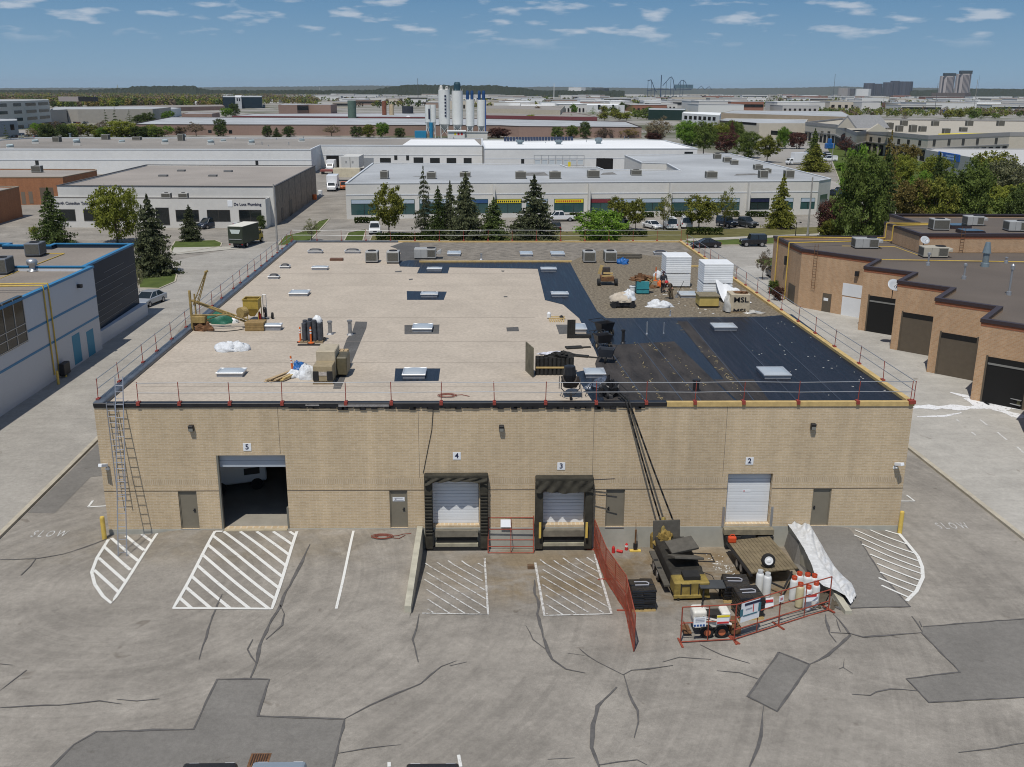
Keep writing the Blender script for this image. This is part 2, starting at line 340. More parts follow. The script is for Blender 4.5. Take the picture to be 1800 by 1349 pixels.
ys=axis([(-300,-60,80),(-60,PITY,8.5),(PITY,-2.0,.5),(-2.0,0,.4),(0,.5,.5),(.5,.6,.1),(.6,200,40),(200,1000,200),(1000,4000,1000),(4000,24000,5000)])
gb=MB();nx=len(xs)
for y in ys:
 for x in xs:
  q=min(max(x,PITX0),PITX1)if PITX0-.03<x<PITX1+.03 else x
  gb.v.append((x,y,gz(x if PITX0<=x<=PITX1 else x,y)))
for j in range(len(ys)-1):
 for i in range(nx-1):gb.f.append((j*nx+i,j*nx+i+1,(j+1)*nx+i+1,(j+1)*nx+i))
struct('ground',gb,A_LOT)
def ribbon(mb,pts,wd,dz=.014,taper=False,world=False,wob=0):
 P=[Vector(p).to_2d()if world else G(*p).to_2d()for p in pts];Q=[P[0]]
 for a,b in zip(P,P[1:]):
  k=max(1,int((b-a).length/.5));Q+=[a.lerp(b,i/k)for i in range(1,k+1)]
 n=len(Q);L_,R_=[],[]
 for i,q in enumerate(Q):
  t=(Q[min(i+1,n-1)]-Q[max(i-1,0)]);t=t.normalized()if t.length>0 else Vector((1,0));nn=Vector((-t.y,t.x))
  w_=wd*(.82 if wob else 1)*(1+jit(wob))*(1 if not taper else min(1,.35+min(i,n-1-i)*.25))
  if wob:q=q+nn*jit(wob*.06)
  for Ls,s in((L_,1),(R_,-1)):
   e=q+nn*s*w_/2;Ls.append((e.x,e.y,gz(e.x,e.y)+dz))
 i0=len(mb.v);mb.v+=L_+R_
 for i in range(n-1):mb.f.append((i0+n+i,i0+n+i+1,i0+i+1,i0+i))
def sheet(name,pts,m,dz=.005,world=False,zfun=None,z=None,label=None,kind='structure',sub=0):
 P=[Vector((*p,0))if world else(at(*p,z)if z is not None else G(*p))for p in pts]
 bm=bmesh.new();vs=[bm.verts.new((p.x,p.y,0))for p in P];f=bm.faces.new(vs)
 if f.calc_area()and f.normal.z<0:f.normal_flip()
 bm.normal_update()
 if f.normal.z<0:f.normal_flip()
 bmesh.ops.triangulate(bm,faces=bm.faces[:])
 for _ in range(sub):bmesh.ops.subdivide_edges(bm,edges=bm.edges[:],cuts=1,use_grid_fill=True)
 for v in bm.verts:v.co.z=(z if z is not None else gz(v.co.x,v.co.y))+dz
 me=bpy.data.meshes.new(name);bm.to_mesh(me);bm.free();me.materials.append(m);o=bpy.data.objects.new(name,me);COL.objects.link(o)
 if kind:o['kind']=kind
 return o
Z7=lambda L_:[(x/2,1050+y/2)for x,y in L_]
Z8=lambda L_:[(900+x/2,1050+y/2)for x,y in L_]
Z6=lambda L_:[(x/3.749,740+y/3.749)for x,y in L_]
Z5=lambda L_:[(1240+x/3.748,720+y/3.748)for x,y in L_]
# lanes of the neighbouring lots
sheet('lane',[(0,942),(173,771),(330,560),(520,425),(470,425),(250,470),(240,520),(0,700)],A_LANE,.006)
sheet('lane',[(1594,786),(1800,948),(1800,600),(1640,500),(1420,470),(1330,440),(1290,480),(1500,640)],A_CONC,.006)
# patches of newer asphalt
pe=Z7([(180,600),(260,520),(340,475),(680,465),(740,340),(765,290),(948,290),(905,420),(1212,430),(1185,550),(1170,600)])
pe=[(80,1360)]+pe[1:-1]+[(582,1360)]
po=Z8([(1445,105),(1820,76),(1820,352),(1465,372),(1385,288),(1575,265),(1440,125)])
pl=Z8([(938,195),(1045,238),(932,403),(830,350)])
pc=Z6([(180,608),(360,610),(600,370),(700,362),(700,100)])
pr=[(1377,927.5),(1478,927.5),(1492,930),(1512,952),(1545,1005),(1599,1067),(1478,1073),(1452,1060)]
for q in(pe,po,pl,pc):sheet('asphalt_patch',q,A_PATCH,.012)
sheet('asphalt_ramp',pr,A_PATCH,.022,sub=4)
cb_=MB()
for q,wd in((pe,.11),(po,.09),(pl,.11),(pr[3:],.1)):ribbon(cb_,q+([q[0]]if q is pl else[]),wd,.030,wob=.4)
for q,wd in(([(0,388),(210,380),(350,365),(430,376)],.10),([(410,360),(480,367),(560,360)],.08),([(95,258),(0,330)],.1),([(0,235),(45,240)],.1),([(700,220),(715,170),(740,90),(780,-10)],.09),([(880,290),(905,230),(915,170),(945,100),(985,30),(995,0),(1040,-80),(1090,-185)],.15),([(985,30),(1000,60),(990,100),(935,150)],.12),([(890,150),(870,185),(900,232)],.14),([(1212,430),(1300,380),(1480,305),(1550,245),(1605,225)],.10),([(1580,242),(1640,228)],.07),([(1185,550),(1290,533),(1410,520)],.09),([(1475,60),(1465,110),(1452,150),(1470,230)],.12)):
 ribbon(cb_,Z7(q),wd,.026,True,wob=.45)
for q,wd in(([(80,-60),(78,-10),(95,20),(90,60),(115,160),(140,220),(190,255),(258,267)],.15),([(50,100),(75,150),(118,183)],.1),([(235,183),(300,230),(392,275)],.08),([(195,198),(255,205)],.07),([(392,275),(420,258),(480,253),(565,240)],.12),([(530,230),(590,213),(700,220)],.08),([(392,275),(410,340),(440,400),(443,440),(430,495)],.11),([(370,318),(300,385),(285,450),(280,530),(305,598)],.19),([(305,590),(440,573),(475,590)],.11),([(125,570),(220,568)],.09),([(830,610),(865,530),(880,450),(885,382)],.13),([(1045,238),(1110,205),(1190,135),(1130,60)],.16),([(1100,62),(1115,130),(1140,160)],.15),([(1120,125),(1190,130),(1235,142),(1440,125)],.12),([(1140,80),(1155,122)],.12),([(1405,68),(1445,125)],.1),([(1430,85),(1440,105)],.15),([(1195,342),(1260,347),(1280,335),(1330,323),(1425,332)],.09),([(1170,218),(1165,248),(1150,255)],.1),([(1165,248),(1197,270)],.09),([(1570,548),(1700,532),(1820,510)],.11),([(660,168),(740,205),(835,235)],.08),([(720,260),(800,268),(870,290)],.1)):
 ribbon(cb_,Z8(q),wd,.026,True,wob=.45)
ribbon(cb_,Z6([(0,918),(240,910),(420,880),(560,835),(700,782)]),.07,.026,wob=.4);ribbon(cb_,Z6([(240,910),(200,960),(135,1020)]),.06,.026,wob=.4)
ribbon(cb_,[(1578,935),(1592,957),(1600,968)],.09,.026)
struct('crack_sealant',cb_,A_SEAL)
# painted markings
pw,pn=MB(),MB()
def hatch(mb,quad,a,b,n0,n1,step,wd,skip=0):
 Q=[G(*q).to_2d()for q in quad];A,B=G(*a).to_2d(),G(*b).to_2d();d=(B-A).normalized();nn=Vector((-d.y,d.x));n=len(Q)
 for k in range(n0,n1):
  o=A+nn*step*k;ts=[]
  for i in range(n):
   e0,e1=Q[i]-o,Q[(i+1)%n]-o;s0,s1=e0 .dot(nn),e1 .dot(nn)
   if s0*s1<0:f=s0/(s0-s1);ts.append((e0 .lerp(e1,f)).dot(d))
  if len(ts)>=2:
   t0,t1=min(ts),max(ts)
   if t1-t0>.35:ribbon(mb,[o+d*(t0+.02+random.random()*skip),o+d*(t1-.02-random.random()*skip)],wd,.024,world=True)
lq=Z6([(715,785),(640,905),(605,1000),(625,1080),(680,1160),(735,1205),(870,1000),(1035,745)])
ribbon(pw,lq,.16,.028)
for q in([(620,985),(780,1130)],[(650,905),(825,1060)],[(685,830),(860,985)],[(735,775),(910,925)],[(830,760),(950,855)],[(935,750),(1000,795)]):ribbon(pw,Z6(q),.17,.024)
dq=[(378,935),(305,1070),(478,1071),(522,935)]
ribbon(pw,dq,.16,.028);ribbon(pw,[dq[0],(391,935)],.16,.028);ribbon(pw,[dq[1],dq[2]],.16,.026)
hatch(pw,dq,(419,933),(506,998),-9,9,.66,.17)
ribbon(pw,[(621.5,934),(591,1071)],.13,.024)
rq=Z5([(1275,820),(1335,890),(1400,970),(1428,1040),(1432,1110),(1390,1200),(1325,1265)])
ribbon(pw,rq,.18,.028)
for a,b in(((1185,800),(1280,828)),((1085,797),(1340,895)),((985,797),(1375,950)),((980,830),(1405,1003)),((1030,890),(1425,1050)),((1085,957),(1430,1088)),((1130,1018),(1425,1135)),((1150,1075),(1400,1170)),((1140,1112),(1375,1210)),((1160,1162),(1335,1240))):ribbon(pw,Z5([a,b]),.12,.034)
for q in([(713,562),(582,570)],[(582,570),(612,528)]):ribbon(pw,Z6(q),.13,.024)
for q in([(1270,606),(1378,606)],[(1378,606),(1325,566)]):ribbon(pw,Z5(q),.11,.024)
ribbon(pw,[(684,1349),(684,1341)],.12,.024);ribbon(pw,[(810,1349),(806,1328)],.12,.024)
q4=[(745,985),(852,985),(858,1081),(742,1079)];q3=[(946,982),(1046,978),(1075,1080),(957,1083)]
ribbon(pn,[(852,982),(858,1081),(742,1079)],.10,.028);ribbon(pn,[(941,990),(957,1083),(1075,1080),(1046,975)],.12,.028)
hatch(pn,q4,(772,992),(855.5,1040),-12,12,.58,.085,.5);hatch(pn,q3,(950,985),(1062,1050),-12,12,.58,.085,.4)
struct('painted_marking',pw,P_WHITE);struct('worn_painted_marking',pn,P_WORN)
for u0,u1,vm,asp in((57,117,939.5,1),(1647,1701,925.5,1)):
 a,b=G(u0,vm),G(u1,vm);c=(a+b)/2;sz=.83
 me=text_mesh('S L O W',1,.0005);xsz=max(v.co.x for v in me.vertices)-min(v.co.x for v in me.vertices);ysz=max(v.co.y for v in me.vertices)-min(v.co.y for v in me.vertices)
 k=(b-a).length/xsz;h=(G((u0+u1)/2,vm-5)-G((u0+u1)/2,vm+5)).length/ysz
 me.transform(Matrix.Translation((c.x,c.y,-.3+.02))@Matrix.Diagonal((k,h,1,1)));me.materials.clear();me.materials.append(P_WORN)
 o=bpy.data.objects.new('painted_word',me);COL.objects.link(o);o['kind']='structure'
 # white powder washed over the right-hand lot, small bits in the dock
wb=MB()
ribbon(wb,[(1601,716),(1690,717),(1740,716),(1800,735)],1.3,.02,wob=.5);ribbon(wb,[(1700,700),(1735,716),(1775,712),(1820,722)],2.2,.021,True,wob=.4);ribbon(wb,[(1612,733),(1660,732),(1690,726)],.35,.02,True);ribbon(wb,[(1670,690),(1710,700),(1745,700)],1.0,.019,True,wob=.5)
struct('powder_wash',wb,paint_mat('white_powder',(.72,.73,.74),.47))
lm=MB()
for a,b in(((1722,738),(1737,749)),((1753,760),(1770,774)),((1680,737),(1686,742)),((1708,760),(1715,766)),((1788,786),(1800,797))):ribbon(lm,[a,b],.14,.016)
struct('lot_line',lm,P_WORN)
# kerbs between the lots
def kerb(pts,wd=.3,h=.14,world=False,name='kerb'):
 P=[Vector(p).to_2d()if world else at(*p).to_2d()for p in pts];k=MB();n=len(P)
 L_,R_=[],[]
 for i,q in enumerate(P):
  t=(P[min(i+1,n-1)]-P[max(i-1,0)]).normalized();nn=Vector((-t.y,t.x));L_.append(q+nn*wd/2);R_.append(q-nn*wd/2)
 for i in range(n-1):
  a,b,c,d=L_[i],R_[i],R_[i+1],L_[i+1];z0,z1=-.35,-.3+h
  T=[(p.x,p.y,z1)for p in(a,b,c,d)];B_=[(p.x,p.y,z0)for p in(a,b,c,d)]
  k.face(T);k.face([B_[0],T[0],T[3],B_[3]]);k.face([B_[1],B_[2],T[2],T[1]])
  if i==0:k.face([B_[0],B_[1],T[1],T[0]])
  if i==n-2:k.face([B_[2],B_[3],T[3],T[2]])
 o=struct(name,k,mat('kerb_concrete',(.42,.38,.30),n=1.5,amt=.2));return o
a,b=at(0,943),at(173,772);d=(b-a).normalized();kerb([a-d*8,a,b,b+d*75],.28,.15,True)
a,b=at(1593,785),at(1800,948);d=(b-a).normalized();kerb([a-d*30,a,b,b+d*6],.3,.15,True)
GRASS=foliage('mown_grass',(.085,.115,.04),.25,.1)
DRYG=foliage('tired_grass',(.135,.13,.062),.25,.1)
for q,g_ in(([(300,438),(308,425),(378,423),(390,428),(388,434),(340,442),(302,448)],GRASS),([(243,476),(262,472),(300,474),(311,484),(308,496),(280,508),(244,507)],GRASS),([(488,432),(500,416),(545,405),(560,390),(580,385),(545,424),(500,432)],GRASS),([(605,424),(612,410),(644,404),(638,424)],GRASS),([(650,424),(655,414),(1200,404),(1440,400),(1448,412),(1210,424)],DRYG),([(1200,425),(1215,423),(1300,420),(1440,416),(1440,428),(1350,430),(1255,432),(1225,434)],GRASS),([(1330,463),(1328,458),(1345,455),(1362,454),(1362,470),(1345,468)],GRASS),([(1440,340),(1500,335),(1800,350),(1800,420),(1440,420)],GRASS),([(1450,250),(1800,320),(1800,345),(1480,330)],GRASS)):
 sheet('grass',q,g_,.05);kerb(q+[q[0]],.2,.1)
sheet('pavement',[(300,449),(306,436),(420,434),(420,438)],CONC,.06);sheet('pavement',[(1205,421),(1440,411.5),(1440,415),(1212,425)],CONC,.08)
sheet('road',[(1230,436),(1345,431),(1440,430),(1440,455),(1300,470),(1262,455)],A_LANE,.012)
sheet('road',[(1420,330),(1460,318),(1800,425),(1800,460)],A_LANE,.07)
# ================================================================== THE WAREHOUSE
W_,ZC,ZR=42.734,7.1,6.92
FL,FR,BR_,BL_=(0,0),(W_,0),(41.367,57.946),(-.785,57.444)
BRK=brick('buff_brick',(.515,.395,.25),(.445,.335,.205),(.54,.46,.34),.36,.092)
BLACK=mat('black_flashing',(.018,.018,.02),r=.42,n=2,amt=.4)
DARK=mat('dark_metal',(.03,.03,.032),r=.5,m=.3)
WOOD=mat('new_lumber',(.50,.36,.15),r=.8,n=3,amt=.2)
STEEL=mat('galvanised_steel',(.45,.46,.47),r=.4,m=.7,n=4,amt=.12)
WHITE=mat('white_paint',(.72,.73,.73),r=.5,n=1.2,amt=.05)
TAUPE=mat('taupe_door_paint',(.185,.165,.125),r=.6,n=2,amt=.08)
DOORW=mat('white_sectional_door',(.66,.68,.70),r=.5,n=1,amt=.05)
DOORG=mat('grey_sectional_door',(.36,.40,.45),r=.5,n=1,amt=.05)
GLASSD=mat('dark_glazing',(.012,.016,.018),r=.08,spec=.6)
wh=thing('warehouse','buff brick warehouse with a half re-covered flat roof and numbered loading doors','warehouse')
D5,D4,D3,D2=(6.05,0.0,9.66,4.2),(17.3,.12,19.85,2.8),(23.05,.12,25.55,2.65),(33.2,.12,35.62,3.06)
MD=[(3.87,0,4.85,2.17),(15.07,0,16.03,2.17),(26.68,0,27.7,2.17),(37.88,0,38.88,2.17)]
mb=MB();wall_holes(mb,FL,FR,0,6.86,[D5,D4,D3,D2]+MD,.33)
wall_holes(mb,BL_,FL,-.35,6.86);wall_holes(mb,FR,BR_,-.35,6.86);wall_holes(mb,BR_,BL_,-.35,6.86)
mb.build('brick_wall',BRK,wh)
# sill to floor level inside door 5, foundation
mb=MB();mb.box(-.015,-.03,-1.4,16.7,.25,-.004);mb.box(PITX0-.13,-.03,-1.4,17.25,.25,-.004);mb.box(17.25,-.03,-1.4,42.75,.25,-.004)
mb.build('foundation',mat('foundation_concrete',(.36,.355,.31),n=1.5,amt=.1,n2=.4,amt2=.15),wh)
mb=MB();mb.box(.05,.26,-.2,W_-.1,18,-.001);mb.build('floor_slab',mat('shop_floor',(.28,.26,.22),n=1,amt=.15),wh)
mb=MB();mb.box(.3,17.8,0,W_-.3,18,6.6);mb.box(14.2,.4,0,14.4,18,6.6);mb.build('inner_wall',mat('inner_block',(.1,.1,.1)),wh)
# thin dark lines of the wall: ledge shadow strips, control joints, soldier band
JM=mat('joint_and_ledge_shade',(.12,.10,.08))
for a,b in((0,6.05),(9.66,16.94),(20.36,22.84),(25.97,33.2),(35.62,W_)):MB().box(a,-.012,2.185,b,0,2.215).build('ledge_shadow_line',JM,wh)  # dark strips stand in for the shadow of the course step
for x in(9.42,16.7,25.9,32.9):MB().box(x,-.006,2.9 if x!=9.42 else 4.3,x+.018,0,6.84).build('control_joint',JM,wh)
for a,b in((0,6.0),(9.7,16.94),(20.36,22.84),(26,33.1),(35.7,W_)):MB().face([(a,-.004,2.56),(b,-.004,2.56),(b,-.004,2.86),(a,-.004,2.86)],[(a,0),(b,0),(b,.3),(a,.3)]).build('soldier_course',brick('soldier_course_brick',(.475,.37,.242),(.415,.315,.20),(.53,.455,.34),.098,.3),wh)
# roof deck, parapet, flashings
def lerp2(a,b,t):return(a[0]+(b[0]-a[0])*t,a[1]+(b[1]-a[1])*t)
TAN=mat('tan_cap_sheet',(.425,.368,.300),r=.95,n=4.5,amt=.17,b=.4,n2=.35,amt2=.10)
mb=MB();mb.prism([(.03,.03),(W_-.03,.03),(41.34,57.91),(-.75,57.41)],6.6,ZR);mb.build('roof',TAN,wh)
def strip(mb,a,b,ins,z0,z1,wd,out=.06):
 """box along edge a->b (roof interior lies to the left), out = overhang outwards"""
 a,b=Vector(a),Vector(b);d=(b-a).normalized();n=Vector((-d.y,d.x));q=[a-n*out,b-n*out,b+n*wd,a+n*wd]
 mb.prism([(p.x,p.y)for p in q],z0,z1);return mb
mb=MB();strip(mb,FL,(29.7,0),0,6.86,ZC,.32);mb.build('parapet_flashing',BLACK,wh,bevel=.02)
mb=MB();strip(mb,lerp2(BL_,FL,0),lerp2(BL_,FL,1),0,6.86,ZC+.03,.5);strip(mb,lerp2(BR_,BL_,.73),BL_,0,6.86,ZC,.35)
o=mb.build('parapet_flashing',mat('slate_membrane',(.075,.085,.10),r=.35,n=1.2,amt=.4,b=.25),wh,bevel=.08,seg=2)
mb=MB();strip(mb,(29.7,0),FR,0,6.86,ZC,.22);strip(mb,FR,BR_,0,6.86,ZC,.25);strip(mb,BR_,lerp2(BR_,BL_,.73),0,6.86,ZC-.05,.25);mb.build('wood_nailer',WOOD,wh)
mb=MB()
for k in range(60):
 x=10+k*.31+jit(.1);mb.box(x,-.075,6.86-.03-.12*random.random()*(1 if 12<x<30 else .3),x+.33,-.066,6.87)
mb.build('torn_felt',BLACK,wh,kind='stuff')
FOIL=mat('bright_foil',(.75,.76,.8),r=.18,m=1,n=3,amt=.2,b=.6)
for x0,x1,z0 in((12.6,15.2,6.9),(10.9,11.6,6.95)):MB().box(x0,-.08,z0,x1,-.066,7.025).build('foil_flashing',FOIL,wh)
# coverings laid on the deck, traced as they lie
def cover(pts,m,k,name='roof_covering'):
 o=sheet(name,pts,m,.004*k,z=ZR,kind=None);o.parent=wh;return o
def membrane(name,c,r,stretch,rot,amt=.35,b=.3,spec=.5,seam=None):
 M=bpy.data.materials.new(name);M.use_nodes=True;t=M.node_tree;p=t.nodes['Principled BSDF'];p.inputs['Specular IOR Level'].default_value=spec
 g=t.nodes.new('ShaderNodeNewGeometry');k=t.nodes.new('ShaderNodeMapping');t.links.new(g.outputs['Position'],k.inputs[0]);k.inputs['Scale'].default_value=stretch;k.inputs['Rotation'].default_value=(0,0,rot)
 n=t.nodes.new('ShaderNodeTexNoise');n.inputs['Scale'].default_value=1;n.inputs['Detail'].default_value=7;n.inputs['Distortion'].default_value=.5;t.links.new(k.outputs[0],n.inputs[0])
 h=t.nodes.new('ShaderNodeTexNoise');h.inputs['Scale'].default_value=12;h.inputs['Detail'].default_value=4;t.links.new(g.outputs['Position'],h.inputs[0])
 ad=t.nodes.new('ShaderNodeMath');ad.operation='MULTIPLY_ADD';t.links.new(h.outputs[0],ad.inputs[0]);ad.inputs[1].default_value=.5;t.links.new(n.outputs[0],ad.inputs[2])
 mr=t.nodes.new('ShaderNodeMapRange');t.links.new(ad.outputs[0],mr.inputs[0]);mr.inputs[1].default_value=.5;mr.inputs[2].default_value=1.;mr.inputs[3].default_value=1-amt;mr.inputs[4].default_value=1+amt*1.3
 v=t.nodes.new('ShaderNodeVectorMath');v.operation='SCALE';v.inputs[0].default_value=c;t.links.new(mr.outputs[0],v.inputs['Scale']);t.links.new(v.outputs[0],p.inputs['Base Color'])
 rr=t.nodes.new('ShaderNodeMapRange');t.links.new(n.outputs[0],rr.inputs[0]);rr.inputs[1].default_value=.3;rr.inputs[2].default_value=.7;rr.inputs[3].default_value=max(.05,r-.14);rr.inputs[4].default_value=min(1,r+.16);t.links.new(rr.outputs[0],p.inputs['Roughness'])
 bm_=t.nodes.new('ShaderNodeBump');bm_.inputs['Strength'].default_value=b;bm_.inputs['Distance'].default_value=.04;t.links.new(ad.outputs[0],bm_.inputs['Height']);t.links.new(bm_.outputs[0],p.inputs['Normal']);return M
WET=membrane('fresh_bitumen',(.012,.018,.029),.42,(4.5,.25,1),0,.85,.35,.30)
FELT=membrane('bituminous_felt',(.013,.016,.024),.5,(5,.2,1),0,.75,.3,.25)
DUST=membrane('dusty_underlay',(.042,.038,.036),.85,(1.5,.3,1),0,.45,.4,.2)
GRAV=membrane('old_gravel',(.165,.138,.10),.95,(5.5,5.5,1),.3,.55,1.0,.2)
OLDG=membrane('old_grey_surfacing',(.185,.165,.138),.95,(1.3,5,1),.1,.62,1.0,.2)
BITG=mat('grey_bitumen',(.095,.092,.088),r=.9,n=10,amt=.35,n2=.5,amt2=.25)
cover([(735,424.5),(1197,424.5),(1222,441),(1160,461),(1030,459),(738,458)],OLDG,1)
cover([(1000,462),(1035,445),(1060,440),(1160,452),(1222,440),(1288,488),(1392,556),(1065,562),(1045,552),(1020,502)],GRAV,2)
cover([(700,429),(720,423.5),(737,424),(738,436),(735,450),(742,462),(705,464),(686,462),(690,450),(705,446),(696,437),(686,434)],BITG,3)
cover([(700,462),(718,458),(1002,462),(1022,500),(1050,548),(1065,560),(1345,557),(1392,553),(1595,704),(1042,707),(1017,669),(1012,655),(1057,645),(1046,617),(1031,587),(1018,560),(990,536),(958,528),(945,473),(790,470.5),(787,481),(733,481),(738,470),(703,469)],WET,4)
cover([(1190,563),(1390,556),(1593,704),(1308,705),(1240,630)],FELT,5)
cover([(1083,607),(1185,601),(1292,706),(1062,706),(1046,640),(1056,612)],DUST,6)
cover([(1190,566),(1208,566),(1332,705),(1302,705)],DUST,7)
cover([(1255,668),(1325,668),(1352,705),(1296,705)],DUST,6)
for q in([(715,512),(785.5,513),(780,527.5),(715.5,527.5)],[(695,648),(774,648),(771,670),(693,671)]):cover(q,WET,1)
for q in([(711,572),(772.5,571),(771.5,587),(711,588)],[(890,576),(911,575),(912.5,582.5),(891,583)],[(977,571),(998,571),(999,587),(983,588)],[(625,565.5),(645.5,566),(644,577),(599,684),(585.5,684),(598,627),(610,595),(619,584)],[(695,477),(706,476),(706,479),(694,479)],[(718.5,491),(725,490),(726,492),(719,493)],[(881,476),(887,476),(886,478),(882,478)],[(885,521),(892,521),(892,523),(886,523)]):cover(q,BITG,1)
# lap seams
mb=MB()
def seam(mb,pts,wd,k=2):
 P=[at(*p,ZR)for p in pts]
 for a,b in zip(P,P[1:]):
  t=(b-a).normalized();n=Vector((-t.y,t.x,0))*wd/2;z=Vector((0,0,.004*k+.002));mb.face([a-n+z,b-n+z,b+n+z,a+n+z])
for v in(445,481,503,528,559,600,637,680):seam(mb,[(470-(v-445)*.95,v),(940,v+jit(1.5))],.035,1)
mb.build('lap_seam',mat('seam_dark_tan',(.30,.255,.21)),wh)  # thin ribbons in a darker tan than the cap sheet
mb=MB()
for a,b in(((1110,560),(1232,706)),((1207,562),(1325,705)),((1262,560),(1400,705)),((1320,558),(1478,705)),((1060,600),(1135,706)),((1120,602),(1200,706))):seam(mb,[a,b],.06,8)
mb.build('lap_seam',mat('felt_edge',(.045,.055,.075),r=.5),wh)
mb=MB()
for k in range(150):
 u0,v0,u1,v1=random.choice(((1112,603,1165,706),(1190,568,1310,705),(1140,602,1215,690),(1070,620,1130,706),(1160,600,1240,680),(1240,610,1300,690)));t=random.random()
 p=at(u0+(u1-u0)*t+jit(4),v0+(v1-v0)*t+jit(1),ZR);mb.cbox((p.x,p.y,ZR+.042),.04+random.random()**3*.35,.02+random.random()*.025,.012,random.choice((.3,1.9,2.0,1.2))+jit(.3))
mb.build('felt_offcut',mat('fibre_offcuts',(.36,.29,.16),n=3,amt=.4),wh,kind='stuff')
mb=MB()
for k in range(120):
 p=at(random.uniform(1150,1330),random.uniform(440,552),ZR)
 if p.x<40.5:mb.cbox((p.x,p.y,ZR+.02),.05+random.random()*.2,.05+random.random()*.12,.012,random.random()*3)
for k in range(40):
 p=at(random.uniform(1320,1560),random.uniform(558,700),ZR)
 if p.x<42.3:mb.cbox((p.x,p.y,ZR+.028),.05+random.random()*.1,.05,.012,random.random()*3)
mb.build('paper_scrap',mat('paper_scraps',(.55,.54,.5),n=2,amt=.3),wh,kind='stuff')
a,b=at(737,462,ZR),at(1005,461.5,ZR);mb=MB();mb.prism([(a.x,a.y),(b.x,b.y),(b.x,b.y+.2),(a.x,a.y+.2)],ZR+.02,ZR+.16)
mb.build('wood_nailer',WOOD,wh);mb=MB();c,d=at(1213,470,ZR),at(1240,470,ZR);mb.prism([(c.x,c.y),(d.x,d.y),(d.x,d.y+.2),(c.x,c.y+.2)],ZR+.02,ZR+.16);mb.build('wood_nailer',WOOD,wh)
# skylights
FRM=mat('skylight_frame',(.62,.63,.64),r=.3,m=.55);CURB=mat('skylight_curb',(.30,.31,.33),r=.5,m=.3,n=2,amt=.2)
DOMC=mat('clear_acrylic',(.40,.44,.47),r=.25,spec=.6);DOMD=mat('smoked_acrylic',(.05,.05,.055),r=.45,spec=.3)
def skylight(u0,u1,vt,vf,kind='clear',h=.3):
 a,b=at(u0,vf,ZR),at(u1,vf,ZR);top=at((u0+u1)/2,vt+1,ZR+h);w_=b.x-a.x;d=max(.7,top.y-a.y);M=Matrix.Translation((a.x,a.y,ZR));e=.05
 mb=MB();mb.box(0,0,0,w_,d,h*.62,M);o=mb.build('skylight',CURB,wh)
 mb=MB();z0,z1=h*.62,h*.9;f=.09
 mb.box(-e,-e,z0,w_+e,-e+f,z1,M);mb.box(-e,d+e-f,z0,w_+e,d+e,z1,M);mb.box(-e,-e+f,z0,-e+f,d+e-f,z1,M);mb.box(w_+e-f,-e+f,z0,w_+e,d+e-f,z1,M);mb.build('frame',FRM,o,bevel=.012)
 mb=MB();n=8;hh=(.20 if kind=='dome' else .09);i0=len(mb.v);ax,ay=e-f+.1,e-f+.1
 for j in range(n+1):
  for i in range(n+1):
   x,y=i/n,j/n;z=hh*(max(0,1-(2*x-1)**4)*max(0,1-(2*y-1)**4))**.6;mb.v.append(tuple(M@Vector((.04+x*(w_-.08),.04+y*(d-.08),h*.82+z))))
 for j in range(n):
  for i in range(n):q=j*(n+1)+i;mb.f.append((q,q+1,q+n+2,q+n+1))
 mb.build('dome',DOMD if kind=='dome' else DOMC,o,smooth=True)
for s in((541,566,438,446,'dome'),(606,632,438,446,'dome'),(492,508,466,472.5,'dome',.25),(471.5,489,483.5,490.8,'dome',.25),(548,575,466,475.5),(508,540,508,521.5),(456,493,567,581.5,'clear',.42),(381,426,645,663.5),(751,776,468,477.5),(740,768.5,511.5,523),(725,758.5,567,584.5),(708,746.5,644.5,666),(951.5,978,468,478),(970,999,511,522.5),(786.5,809,439.5,451),(915,936,440,451.5),(969.5,992.5,440,451.5),(1004,1031,567,585),(1030,1064,645,665),(1256,1295,566,582),(1344,1390,643,667),(1197,1227,510,524.5),(1151,1173,440.5,449,'dome')):skylight(*s)
PIPE=mat('vent_pipe_metal',(.33,.33,.33),r=.45,m=.6,n=3,amt=.15)
def vent(u,vb,vt,r=.11,m=PIPE,z=ZR,parent=wh,cap=True,name='vent_pipe'):
 p=at(u,vb,z);h=max(.25,zat(vt,p.x,p.y)-z);mb=MB();mb.lathe((p.x,p.y,z),[(r*1.9,0),(r*1.6,.05),(r*1.05,.12),(r,h*.8),(r,h*.86)]+([(r*1.35,h*.86),(r*1.35,h*.97),(r*.5,h)]if cap else[(r,h)]),12);return mb.build(name,m,parent,smooth=False)
vent(580.5,588,564,.13);vent(615.5,589,562.5,.13);vent(1095,604,579,.10,DARK);vent(1137,588,566,.05,STEEL,cap=False);vent(1166.5,587,567,.035,STEEL,cap=False);vent(1223,690,667,.16,DARK);vent(846,457,446,.09,STEEL);vent(1178,556,546,.05,STEEL)
p=at(579.5,459,ZR);MB().box(p.x,p.y,ZR,p.x+1.25,p.y+.6,ZR+.22).build('roof_vent',mat('rust_brown_metal',(.14,.07,.045),r=.7,n=4,amt=.3),wh,bevel=.02)
